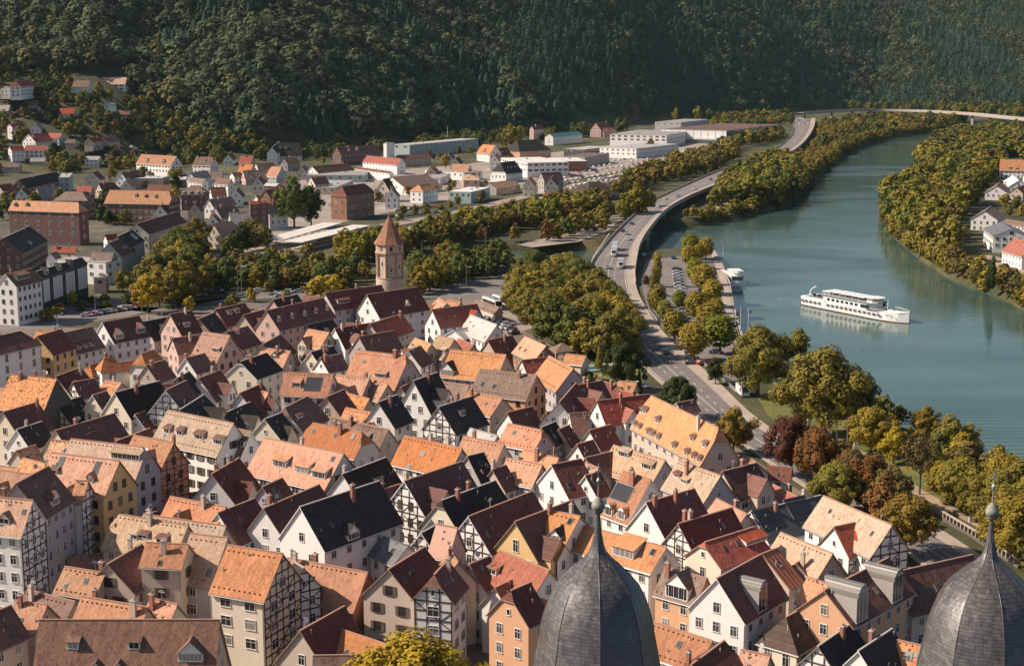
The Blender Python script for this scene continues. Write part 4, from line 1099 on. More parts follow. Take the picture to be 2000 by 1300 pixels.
# low sheds and annexes standing in the yards between the houses
rs = random.Random(99)
def clear(X, Y, r_):
    for fx, fy, fr_, lx, ly in FOOTP:
        dx, dy = X - fx, Y - fy; c_, s_ = math.cos(-fr_), math.sin(-fr_); a_, b_ = dx * c_ - dy * s_, dx * s_ + dy * c_
        if abs(a_) < lx + r_ and abs(b_) < ly + r_: return False
    return True
TOWN = [(0, 700), (150, 690), (330, 640), (540, 620), (800, 610), (960, 640), (1050, 700), (1180, 760), (1290, 800), (1400, 900), (1500, 950), (1600, 1010), (1740, 1100), (1800, 1290), (0, 1290)]
k_ = 0
for _ in range(2600):
    if k_ >= 60: break
    x_, y_ = rs.uniform(0, 1800), rs.uniform(615, 1290)
    ok = False
    for i_ in range(len(TOWN)):
        (xa, ya), (xb, yb) = TOWN[i_], TOWN[i_ - 1]
        if (ya > y_) != (yb > y_) and x_ < (xb - xa) * (y_ - ya) / (yb - ya) + xa: ok = not ok
    if not ok: continue
    g_ = U(x_, y_, 0)
    if not clear(g_.x, g_.y, 1.9): continue
    a_ = rs.choice([rs.uniform(.35, .9), rs.uniform(-.6, -.2)]); l_ = rs.uniform(2.3, 3.6); hh = rs.uniform(5.5, 8.5); d_ = Vector((math.cos(a_), math.sin(a_), 0)) * l_
    A3_, B3_ = g_ - d_, g_ + d_; A3_.z = B3_.z = hh; n_ = Vector((d_.y, -d_.x, 0)).normalized() * 2.4
    E3_ = A3_ + n_ - Vector((0, 0, 2.4)); H(P(A3_), P(B3_), P(E3_), hh, rs.choice('oroprrbgOsm'), rs.choice('WCWEWG'), ch=0, cat='outbuilding', name='outbuilding', narrow=True, p=1.0, extra='small'); k_ += 1
LOG.append(('OUTB', k_, 0, 1, 9, 0, 0))
# ================================================================ BUILDINGS BEYOND THE RIVER MOUTH AND ON THE HILLSIDE
GF = 'buildings beyond the river mouth'
def HF(*a, **k): k.setdefault('grp', GF); k.setdefault('name', 'house'); k.setdefault('sp', 3.4); k.setdefault('st', 3.2); return H(*a, **k)
HF((10,535),(62,524),(37,558),17,'b','W',d=[(46,545,'s',7,1.6)],win='b',sp=2.4,ch=1,maxrows=5)
r_, ro_, i_ = HF((70,530),(160,502),(84,543),15,'s','D',d=[(92,536,'g',3),(117,528,'g',3),(140,521,'g',3)],win='t',sp=3.6,extra='three white gablets',ch=0,nw=False)
mb_ = MB(); n_ = 14
for q_ in range(n_):
    x_ = i_['wx0'] + .6 + q_ * (i_['wx1'] - i_['wx0'] - 1.2) / n_; w__ = (i_['wx1'] - i_['wx0'] - 1.2) / n_
    if q_ % 4 == 2: mb_.box(x_ + .3, x_ + w__ - .3, -i_['wy'] - .06, -i_['wy'] + .02, 4.6, i_['he'] - 1.2, 1)
    else: mb_.box(x_ + .15, x_ + w__ * .5, -i_['wy'] - .05, -i_['wy'] + .02, 4.2, i_['he'] - .8, 0); mb_.box(x_ + w__ * .58, x_ + w__ - .15, -i_['wy'] - .05, -i_['wy'] + .02, 4.2, i_['he'] - .8, 0)
mb_.build('facade_panels', [WM['W'], M_glass], r_)
HF((5,465),(57,441),(48,492),15,'s','B',ch=1,d=[(62,478,'s',2)])
HF((153,395),(25,391),(168,419),20,'O','B',fA=.9,win='e',sp=5.5,st=4.4,d=[(30,404,'g',1.5),(53,404,'g',1.5)],ch=0,p=.8,maxrows=4,extra='long school-like block')
HF((330,373),(214,371),(308,400),17,'O','B',fA=.6,win='w',d=[(265,385,'S',1),(284,386,'S',1),(303,387,'S',1)],ch=1,p=.9)
HF((160,374),(128,374),(172,392),15,'g','B',fA=1,fB=1,ch=0,p=.6)
HF((266,437),(343,414),(298,450),13,'r','C',win='n',sp=2.6,ch=2,p=.8,pw=40)
HF((228,462),(258,448),(259,480),15,'s','A',win='n',sp=2.4,d=[],ch=1,sky=[(262,462,5,3.5)])
HF((212,474),(242,463),(238,500),14,'r','A',win='n',sp=2.4,ch=0,d=[(244,486,'s',1.4),(250,484,'s',1.4)])
HF((223,493),(180,492),(208,516),12,'g','G',ch=0)
HF((204,458),(228,456),(201,468),12,'R','W',ch=0)
HF((110,490),(98,494),(118,506),10,'g','W',ch=0,win='S')
HF((150,484),(105,482),(148,495),9,'R','E',ch=2)
flatbox((206,512),(112,506),(222,505),9,'W','w',extra='long low',rows=2,sp=4)
flatbox((206,541),(183,541),(212,536),6,'P','w',rows=1,sp=3)
HF((37,350),(110,335),(50,370),14,'s','B',ch=1,fA=.5)
flatbox((135,346),(116,344),(142,338),11,'A','w',rows=3,sp=3)
HF((190,333),(180,336),(211,344),11,'r','C',fA=.3,ch=0)
HF((345,305),(276,301),(337,326),15,'O','W',d=[(287,317,'g',2.6,1.6),(319,319,'g',2.6,1.6)],win='w',ch=0)
flatbox((315,348),(252,350),(330,343),7,'E','W',rows=0,extra='broad white canopy roof')
flatbox((372,350),(330,352),(378,345),6,'X','W',rows=0)
HF((416,307),(383,306),(404,322),13,'b','W',fA=.3,ch=1,d=[(400,316,'s',1.6)])
HF((585,279),(538,280),(574,300),15,'s','W',ch=1,d=[(548,290,'s',2),(560,290,'s',2)],win='n',sp=2.5,cat='villa',name='villa')
HF((531,288),(545,276),(543,300),14,'s','W',ch=0,win='S')
HF((495,321),(470,320),(495,341),12,'O','E',ch=1)
HF((549,326),(531,325),(546,349),11,'O','A',fA=.2,fB=.3,ch=0)
HF((390,362),(372,362),(409,378),14,'g','B',fA=1,fB=1,d=[(358,380,'s',1.2),(372,381,'s',1.2),(385,382,'s',1.2),(397,382,'s',1.2)],ch=0,p=.7)
HF((440,365),(410,366),(436,380),12,'r','W',ch=1)
HF((452,350),(424,348),(446,362),11,'b','W',ch=0)
HF((401,350),(372,346),(396,360),10,'g','W',ch=0)
HF((520,392),(490,393),(499,410),15,'R','B',fA=.8,fB=.8,win='n',sp=3,ch=2,p=.7)
HF((517,371),(548,366),(522,392),15,'r','K',ch=1,d=[(536,378,'s',1.6)])
HF((545,358),(520,357),(548,366),9,'W','B',ch=0,p=.4)
HF((668,364),(712,358),(674,386),18,'r','K',fA=1,fB=.6,win='e',sp=3.2,st=5,ch=0,p=.9,extra='two tall storeys')
HF((747,350),(760,347),(762,372),14,'s','C',ch=0,p=1.6)
HF((818,361),(838,358),(823,376),11,'O','W',fA=1,fB=1,ch=0,p=.7)
HF((609,325),(681,319),(623,341),10,'b','W',ch=1,p=.8,win='S',sp=6)
flatbox((712,342),(600,341),(722,333),5,'A','w',rows=1,sp=6,extra='long low')
HF((657,287),(735,283),(670,302),15,'b','B',ch=2,d=[(682,296,'g',2),(698,294,'g',3)],win='n')
HF((784,310),(716,304),(776,324),12,'R','W',ch=0,sp=4)
HF((765,335),(697,326),(763,343),7,'r','W',ch=0,sp=5,p=.6)
root_, ro_, _i = flatbox((770,279),(755,280),(775,278),19,'W','W',rows=0,par=0,extra='slim vent tower',name='tower_block',cat='tower')
flatbox((800,283),(799,279),(934,271),11,'A','w',rows=1,sp=8,win='x',extra='long two tone')
HF((838,300),(775,303),(838,311),9,'r','E',ch=0,p=.6)
HF((835,340),(765,346),(792,361),8,'g','W',ch=0,p=.4,sp=6)
flatbox((905,337),(830,332),(912,332),6,'W','w',rows=1,sp=5)
flatbox((860,348),(790,349),(880,339),5,'W','w',rows=1,sp=5)
flatbox((655,366),(610,362),(690,352),5,'E','w',rows=1,sp=4)
HF((967,284),(943,282),(966,308),14,'O','W',fB=.4,ch=1,d=[(945,298,'g',3,1.8)],sp=3.4)
HF((972,290),(998,286),(985,304),11,'r','E',ch=0,d=[(982,298,'s',1.4),(990,296,'s',1.4)])
HF((1010,274),(1048,272),(1013,297),17,'s','O',fA=1,fB=1,ch=0,p=.8,extra='big hipped hall roof')
flatbox((1030,318),(978,308),(1070,309),11,'W','W',rows=2,win='x',sp=4.5,st=4,extra='modern')
HF((978,317),(1006,314),(987,341),14,'s','W',fA=.8,ch=0,d=[(993,329,'s',1),(1000,328,'s',1),(1007,327,'s',1),(1014,326,'s',1)],win='n',sp=2.8)
flatbox((1088,315),(1071,308),(1135,310),8,'K','W',rows=1,sp=5,win='e',extra='orange end wall')
flatbox((1142,307),(1115,303),(1190,299),8,'E','g',rows=1,sp=4)
flatbox((1142,292),(1108,290),(1190,286),7,'X','w',rows=1,sp=5)
HF((955,357),(1003,351),(966,374),8,'t','G',ch=0,p=.4,sp=4)
flatbox((920,375),(884,372),(957,366),7,'A','W',rows=1,win='w',sp=3)
flatbox((905,352),(902,341),(935,348),5,'P','t',rows=1,sp=4)
HF((1058,245),(1038,246),(1057,254),17,'r','P',ch=2,cat='villa',name='villa',win='n')
HF((1130,256),(1072,261),(1136,266),12,'T','W',ch=0,p=.6,sp=5)
HF((1163,240),(1186,238),(1175,254),16,'V','P',ch=2,cat='villa',name='villa',win='n',sp=2.8)
HF((1195,250),(1178,250),(1196,258),11,'r','P',ch=1)
HF((1170,354),(1150,355),(1178,373),9,'k','X',fA=1,fB=1,ch=0,p=.55)
flatbox((1243,290),(1187,286),(1325,281),9,'W','w',rows=2,sp=5,extra='long white two storey')
flatbox((1302,264),(1223,257),(1350,255),12,'W','w',rows=2,sp=6,extra='white upper storey',win='x')
flatbox((1330,239),(1299,236),(1385,233),15,'L','w',rows=1,sp=7)
R_, O_, I_ = flatbox((1419,255),(1332,248),(1524,243),14,'A','b',rows=0,name='glass_sided_hall',cat='hall',label='large flat brown-roofed hall with white end and teal glass side near the far bridge')
la, lb, y0, y1, sg_, hh = I_
m = MB()
for i in range(16): m.box(i * lb / 16 + .3, (i + 1) * lb / 16 - .3, -.25 if sg_ > 0 else 0, 0 if sg_ > 0 else .25, 5, 12.5)
m.build('glass_front', plain('teal_glass', (0.10, 0.19, 0.19), 0.2), R_)
m = MB(); m.box(-.3, -.02, y0, y1, 5.5, 13, 0); m.box(-3, -.3, y0, y1, 4.2, 5.0, 0)
for i in range(9): m.box(-.45, -.3, y0 + (i + .5) * la / 9 - .25, y0 + (i + .5) * la / 9 + .25, 5.5, 13, 1)
m.build('end_wall_panels', [WM['W'], WM['L']], R_)
# smaller houses filling the district left of the station and at the foot of the wood
rd = random.Random(21)
def free(x, y, w_):
    return all(abs(it['px'][0] - x) > (it['L'] * scale_at(max(it['px'][1], 200)) / 2 + w_) * .9 or abs(it['px'][1] - y) > 11 for it in HOUSES if it['px'][1] < 560)
for (x0, x1, y0, y1, nn_) in ((0, 250, 352, 375, 9), (230, 560, 332, 405, 34), (560, 800, 318, 375, 12), (330, 470, 405, 440, 6), (790, 1080, 292, 350, 14), (440, 600, 300, 330, 6)):
    for q_ in range(nn_ * 3):
        x_, y_ = rd.uniform(x0, x1), rd.uniform(y0, y1); s_ = scale_at(y_ + 20)
        if not free(x_, y_, 8 * s_ * .5 + 4): continue
        a_ = rd.choice([rd.uniform(-.12, .05), rd.uniform(-.25, -.1)]); ln = rd.uniform(8, 15) * s_; dx_ = ln / 2
        A_, B_ = (x_ + dx_, y_ + a_ * dx_ * .6), (x_ - dx_, y_ - a_ * dx_ * .6)
        if rd.random() < .5:
            A_, B_ = (x_, y_), (x_ + rd.uniform(3, 7), y_ - rd.uniform(4, 6)); 
            HF(A_, B_, (x_ + 4.2 * s_, y_ + 5.5 * s_), rd.uniform(9, 13), rd.choice('rrbsgO'), rd.choice('WWCPEW'), ch=1, sp=2.8, d=[])
        else: HF(A_, B_, (A_[0], A_[1] + 6.5 * s_), rd.uniform(8, 13), rd.choice('oOrbgGR'), rd.choice('WWCEPG'), ch=1, sp=2.8, fA=rd.choice([0, 0, .4, .9]))
# hillside
GH = 'villas on the wooded hillside'
def HH(*a, **k): k.setdefault('grp', GH); k.setdefault('name', 'hillside_house'); k.setdefault('sp', 3.0); k.setdefault('p', .8); k.setdefault('st', 2.9); return H(*a, **k)
HH((58,156),(30,158),(68,170),14,'V','W',fA=.9,fB=.9,ch=1,win='w')
HH((28,166),(12,168),(40,176),9,'V','W',ch=0,p=.5)
HH((88,197),(22,197),(90,207),10,'g','W',ch=0,win='w')
HH((176,157),(144,157),(177,171),10,'g','W',ch=0)
HH((248,151),(199,151),(254,164),13,'t','W',ch=0,win='x',sp=5)
HH((147,211),(117,211),(147,224),8,'R','W',ch=0)
HH((44,240),(20,241),(48,252),11,'V','W',fA=.5,fB=.5,ch=1)
HH((122,261),(96,260),(124,276),10,'V','A',ch=0)
HH((92,260),(55,262),(80,275),10,'V','W',ch=0,d=[(66,270,'g',2.5)])
HH((92,284),(50,284),(96,294),11,'V','W',fA=.6,ch=0,win='w')
HH((45,285),(18,286),(44,294),11,'V','W',ch=0)
HH((195,266),(172,269),(194,282),9,'R','E',ch=1)
HH((225,265),(200,268),(228,282),10,'V','E',ch=1)
HH((255,215),(218,215),(256,226),9,'b','W',ch=0)
HH((68,243),(78,240),(80,252),9,'w','W',ch=0)
HH((148,272),(128,272),(148,280),7,'g','E',ch=0)
HH((40,318),(5,318),(42,326),8,'g','E',ch=0)
HH((196,305),(168,305),(198,312),8,'w','W',ch=0,p=.4)
HH((222,200),(208,201),(226,206),6,'w','W',ch=0,p=.5)
HH((20,205),(-20,205),(20,218),9,'G','A',ch=0)
HH((263,285),(250,283),(268,292),7,'w','W',ch=0,p=.5)
HH((470,336),(452,337),(474,345),8,'b','W',ch=0)
HH((90,308),(60,308),(92,315),6,'G','E',ch=0)
# right bank village
GR = 'houses of the right bank village'
def HR(*a, **k): k.setdefault('grp', GR); k.setdefault('name', 'village_house'); k.setdefault('sp', 2.8); k.setdefault('p', .9); return H(*a, **k)
HR((1953,311),(2004,312),(1946,333),13,'O','W',d=[(1972,330,'s',2),(1985,331,'s',2)],ch=1)
HR((1978,342),(1990,352),(1960,356),8,'W','W',ch=0,p=.6)
HR((1985,366),(2006,359),(2000,377),9,'R','E',ch=0)
HR((1946,363),(1953,355),(1967,379),9,'g','W',ch=0,p=.6)
HR((1923,412),(1936,402),(1949,431),10,'g','W',ch=0,p=.6)
HR((1977,447),(1956,433),(1938,457),11,'N','W',ch=0,p=.7,win='w')
HR((1980,464),(2020,475),(1996,494),11,'R','W',d=[(2000,478,'s',2)],ch=0)
HR((2012,436),(1965,428),(2005,447),6,'b','E',ch=0,p=.5)
HR((2040,340),(2010,330),(2030,356),9,'R','W',ch=0)
HR((2060,450),(2030,440),(2050,470),9,'O','W',ch=0)
# ================================================================ ROUND STONE TOWER
tb_ = U(763, 632, 0); TX, TY = tb_.x, tb_.y
TS = scale_at(632)
tw = thing('stone_tower', 'tall leaning-stone watchtower with octagonal shaft and steep red spire behind the old town', 'tower', (TX, TY, 0), 0.2)
tw['label'] = 'tall round-footed stone watchtower with octagonal shaft and steep red spire'
def stonemat(name, c1, c2):
    m, nt, b = nmat(name); oc = coords(nt)
    v = N(nt, 'ShaderNodeTexVoronoi', Scale=1.0); nt.links.new(scaled(nt, oc, (1.6, 1.6, 2.6)), v.inputs['Vector'])
    nz = noise_(nt, oc, 0.7, 5, .7)
    c = mixc(nt, math_(nt, 'ADD', math_(nt, 'MULTIPLY', v.outputs['Color'], 0.5), math_(nt, 'MULTIPLY', nz, 0.5)), c1, c2)
    nt.links.new(c, b.inputs['Base Color']); b.inputs['Roughness'].default_value = .95; bump(nt, b, v.outputs['Distance'], .6, .12); return m
M_stone = stonemat('tower_sandstone', (0.36, 0.275, 0.20), (0.68, 0.56, 0.43)); M_quoin = plain('quoin_sandstone', (0.36, 0.25, 0.18), .9, var=.3, scale=2)
def zt_(py): return 85 - (U(763, py, 0).y and 0) if False else (CAMZ + (ray(763, py).z / ray(763, py).y) * TY)
zb, z1, z2, z3, z4 = zt_(541), zt_(494), zt_(474), zt_(420), zt_(541)
k8 = math.pi / 8
rB, rS, rT = 26.5 / TS, 25.5 / TS, 27.5 / TS
mb = MB(); mb.lathe([(rB * 1.06, -1), (rB * 1.03, zb - .6), (rB * .98, zb)], 32); mb.build('round_base', M_stone, tw)
mb = MB(); mb.lathe([(rS * .97, zb), (rS, z1)], 8, rot=k8); mb.build('octagonal_shaft', M_stone, tw)
mb = MB()
for i in range(8):
    t = k8 + i * math.pi / 4; mb.tube((rS * .97 * math.cos(t), rS * .97 * math.sin(t), zb), (rS * math.cos(t), rS * math.sin(t), z1), .42, k=6)
mb.lathe([(rS + .1, z1 - .3), (rT + .35, z1), (rT + .35, z1 + .45), (rS, z1 + .5)], 8, rot=k8)
mb.lathe([(rB + .1, zb - .3), (rB + .2, zb), (rS, zb + .35)], 24)
mb.build('string_course', M_quoin, tw)
mb = MB(); mb.lathe([(rT, z1 + .45), (rT, z2)], 8, rot=k8); mb.build('upper_storey', M_stone, tw)
mb = MB(); mb.lathe([(rT + .7, z2 - .3), (rT * .78, z2 + 2.2), (0.12, z3)], 8, rot=k8); sp_ = mb.build('spire', roofmat('spire_tiles', (0.34, 0.155, 0.095), (0.22, 0.095, 0.06), .5), tw)
mb = MB(); mb.tube((0, 0, z3 - .2), (0, 0, z3 + 1.6), .1); mb.lathe([(.05, z3 + .3), (.3, z3 + .55), (.05, z3 + .8)], 8); mb.build('finial', M_metal, tw)
for i in range(8):
    t = i * math.pi / 4
    for zz, w_, h_ in (((z1 + z2) / 2, .9, 1.3), (zb + (z1 - zb) * (.35 + .12 * (i % 3)), .45, 1.0)):
        mb = MB(); M = Matrix.Rotation(t, 4, 'Z') @ Matrix.Translation(((rS if zz < z1 else rT) * math.cos(k8) - .05, 0, zz))
        mb.box(-.1, .06, -w_ / 2, w_ / 2, -h_ / 2, h_ / 2, 0, M); mb.box(-.1, .1, -w_ / 2 - .15, w_ / 2 + .15, h_ / 2, h_ / 2 + .2, 1, M); mb.build('window', [M_glass, M_quoin], tw)
# ================================================================ TWIN CHURCH DOMES (near)
def slate_shingles():
    m, nt, b = nmat('dome_slates'); oc = coords(nt)
    sx = nt.nodes.new('ShaderNodeSeparateXYZ'); nt.links.new(oc, sx.inputs[0])
    ang = math_(nt, 'ARCTAN2', sx.outputs[1], sx.outputs[0])
    row = math_(nt, 'DIVIDE', sx.outputs[2], 0.20)
    rr = math_(nt, 'FLOOR', row)
    wob = math_(nt, 'MULTIPLY', noise_(nt, oc, 1.2, 2), 1.4)
    row = math_(nt, 'ADD', row, wob); rr = math_(nt, 'FLOOR', row)
    col = math_(nt, 'ADD', math_(nt, 'MULTIPLY', ang, 9.0), math_(nt, 'MULTIPLY', math_(nt, 'MODULO', rr, 2), 0.5)); cc = math_(nt, 'FLOOR', col)
    cb = nt.nodes.new('ShaderNodeCombineXYZ'); nt.links.new(rr, cb.inputs[0]); nt.links.new(cc, cb.inputs[1])
    wn = nt.nodes.new('ShaderNodeTexWhiteNoise'); nt.links.new(cb.outputs[0], wn.inputs['Vector'])
    big = noise_(nt, oc, 0.7, 5, .7)
    c = ramp(nt, math_(nt, 'ADD', math_(nt, 'MULTIPLY', wn.outputs['Value'], .2), math_(nt, 'MULTIPLY', big, .8)), [(.25, (.042, .038, .037)), (.6, (.078, .070, .067)), (.85, (.125, .105, .092))])
    stk = noise_(nt, scaled(nt, oc, (2.6, 2.6, .35)), 1.0, 4, .7); c = mixc(nt, .75, c, ramp(nt, stk, [(.32, (.55, .52, .5)), (.5, (1, 1, 1)), (.7, (1.7, 1.5, 1.3))]), 'MULTIPLY')
    fr = math_(nt, 'FRACT', row); edge = ramp(nt, fr, [(0.0, (.22, .22, .22)), (0.2, (1, 1, 1))])
    fc = math_(nt, 'FRACT', col); edge2 = ramp(nt, fc, [(0.0, (.82, .82, .82)), (0.05, (1, 1, 1))])
    c = mixc(nt, 1.0, mixc(nt, 1.0, c, edge, 'MULTIPLY'), edge2, 'MULTIPLY')
    nt.links.new(c, b.inputs['Base Color'])
    nt.links.new(math_(nt, 'ADD', math_(nt, 'MULTIPLY', wn.outputs['Value'], .16), .34), b.inputs['Roughness']); b.inputs['Specular IOR Level'].default_value = .9
    hgt = math_(nt, 'ADD', math_(nt, 'MULTIPLY', fr, -1), math_(nt, 'MULTIPLY', wn.outputs['Value'], .35)); bump(nt, b, hgt, .7, .05); return m
M_dome = slate_shingles()
M_cop = plain('verdigris', (0.24, 0.235, 0.19), .7, .1, var=.6, scale=9)
DP = [(1045, 8), (1062, 11), (1075, 16), (1088, 27), (1100, 42), (1112, 54), (1122, 64), (1140, 80), (1162, 92), (1186, 101), (1210, 108), (1235, 112), (1260, 117), (1285, 122), (1310, 126), (1340, 130), (1380, 132), (1420, 128), (1460, 118), (1490, 112)]
def dome(ax, dy, k, label, Yd=80.0, tilt=0.0):
    base = ray(ax, 1200 + dy); t = Yd / base.y; X = base.x * t
    Z = lambda py: CAMZ + ray(ax, py + dy).z / ray(ax, py + dy).y * Yd
    sc_ = F / (Yd * CT - (Z(1250) - CAMZ) * ST)
    root = thing('church_tower', label, 'tower', (X, Yd, 0), 0, 'twin domed towers'); rot = -math.pi / 2
    mb = MB(); K = 8; sub = 4
    prof = [(r * k / sc_, Z(py)) for py, r in DP][::-1]
    # octagonal bulb: facets slightly rounded so that the hips stay visible
    n = len(mb.v); KK = K * sub
    for r, z in prof:
        for i in range(KK):
            t_ = 2 * math.pi * i / KK + rot; a = ((i % sub) / sub - 0.0) * (math.pi / 4); a = a if a < math.pi / 8 else math.pi / 4 - a
            # distance to the octagon side, mixed with a circle
            ro = r * math.cos(math.pi / 8) / math.cos(math.pi / 8 - a); rc = r
            q = ro * .5 + rc * .5
            mb.v.append((q * math.cos(t_), q * math.sin(t_), z))
    for q in range(len(prof) - 1):
        for i in range(KK):
            j = (i + 1) % KK; mb.f.append((n + q * KK + i, n + q * KK + j, n + (q + 1) * KK + j, n + (q + 1) * KK + i)); mb.m.append(0)
    do = mb.build('dome', M_dome, root)
    me = do.data; me.polygons.foreach_set('use_smooth', [True] * len(me.polygons))
    for v in me.vertices:
        k_ = 1 + .012 * noise.noise(Vector((v.co.x * .9 + ax, v.co.y * .9, v.co.z * .7))); v.co.x *= k_; v.co.y *= k_
    hb = MB()
    for i in range(8):
        t_ = i * math.pi / 4 + rot
        for (ra, za), (rb_, zb2) in zip(prof, prof[1:]): hb.tube((ra * 1.003 * math.cos(t_), ra * 1.003 * math.sin(t_), za), (rb_ * 1.003 * math.cos(t_), rb_ * 1.003 * math.sin(t_), zb2), .022, k=5)
    hb.build('lead_hips', plain('lead', (.10, .095, .09), .5, .2), do)
    # hip edges stay sharp
    ed = me.edges; sh = [False] * len(ed)
    for i, e in enumerate(ed):
        a, b_ = e.vertices
        if a // KK != b_ // KK and (a % KK) % sub == 0 and (b_ % KK) % sub == 0: sh[i] = True
    me.edges.foreach_set('use_edge_sharp', sh) if hasattr(me.edges[0], 'use_edge_sharp') else None
    zc = Z(1490)
    mb = MB(); R0 = 112 * k / sc_; mb.lathe([(R0 + .7, zc - 1.2), (R0 + .9, zc - .4), (R0, zc + .05)], 8, rot=rot); mb.build('cornice', M_quoin, root)
    mb = MB(); mb.lathe([(R0 + .1, -2), (R0, zc - 1.1)], 8, rot=rot); mb.build('shaft', WM['E'], root)
    u = 1 / sc_
    mb = MB(); mb.lathe([(9 * u, Z(1050)), (7 * u, Z(1035)), (5 * u, Z(1015)), (4.2 * u, Z(1002))], 10); nk = mb.build('neck', M_dome, root)
    mb = MB(); mb.lathe([(4 * u, Z(1003)), (8 * u, Z(1001)), (10.5 * u, Z(997)), (11 * u, Z(993)), (12.5 * u, Z(992)), (13 * u, Z(987)), (12 * u, Z(982)), (10.5 * u, Z(981)), (9 * u, Z(976)), (5 * u, Z(972)), (3 * u, Z(970))], 16); bl = mb.build('knob', M_cop, root)
    for p in bl.data.polygons: p.use_smooth = True
    mb = MB(); mb.tube((0, 0, Z(972)), (0, 0, Z(905)), 1.7 * u, 1.0 * u, 8); mb.lathe([(1 * u, Z(944)), (4 * u, Z(941)), (4.3 * u, Z(937)), (2 * u, Z(933)), (1 * u, Z(931))], 10); mb.build('finial_rod', M_metal, root)
    return root, Z, u
r1, Z1, u1 = dome(1166, 0, 1.0, 'left of the two grey slate domes, with curled iron weather vane, lower centre')
mb = MB()      # curled wrought-iron arms of the vane
for s in (-1, 1):
    pts = [(0, Z1(946)), (s * 9 * u1, Z1(944)), (s * 13 * u1, Z1(936)), (s * 12.5 * u1, Z1(930)), (s * 15 * u1, Z1(924))]
    for a, b_ in zip(pts, pts[1:]): mb.tube((a[0], 0, a[1]), (b_[0], 0, b_[1]), .9 * u1, k=5)
mb.tube((-14 * u1, 0, Z1(926)), (5 * u1, 0, Z1(913)), 1.1 * u1, k=5); mb.lathe([(0.6 * u1, Z1(915)), (2.4 * u1, Z1(912)), (.4 * u1, Z1(908))], 8)
mb.build('weather_vane', M_metal, r1)
r2, Z2, u2 = dome(1925, 12, 1.05, 'right of the two grey slate domes, with plain spike and pale knob, lower right corner', Yd=80)
mb = MB(); mb.tube((-9 * u2, 0, Z2(916)), (9 * u2, 0, Z2(916)), .9 * u2, k=5); mb.tube((-5 * u2, 0, Z2(922)), (5 * u2, 0, Z2(922)), .7 * u2, k=5); mb.build('cross_arm', M_metal, r2)
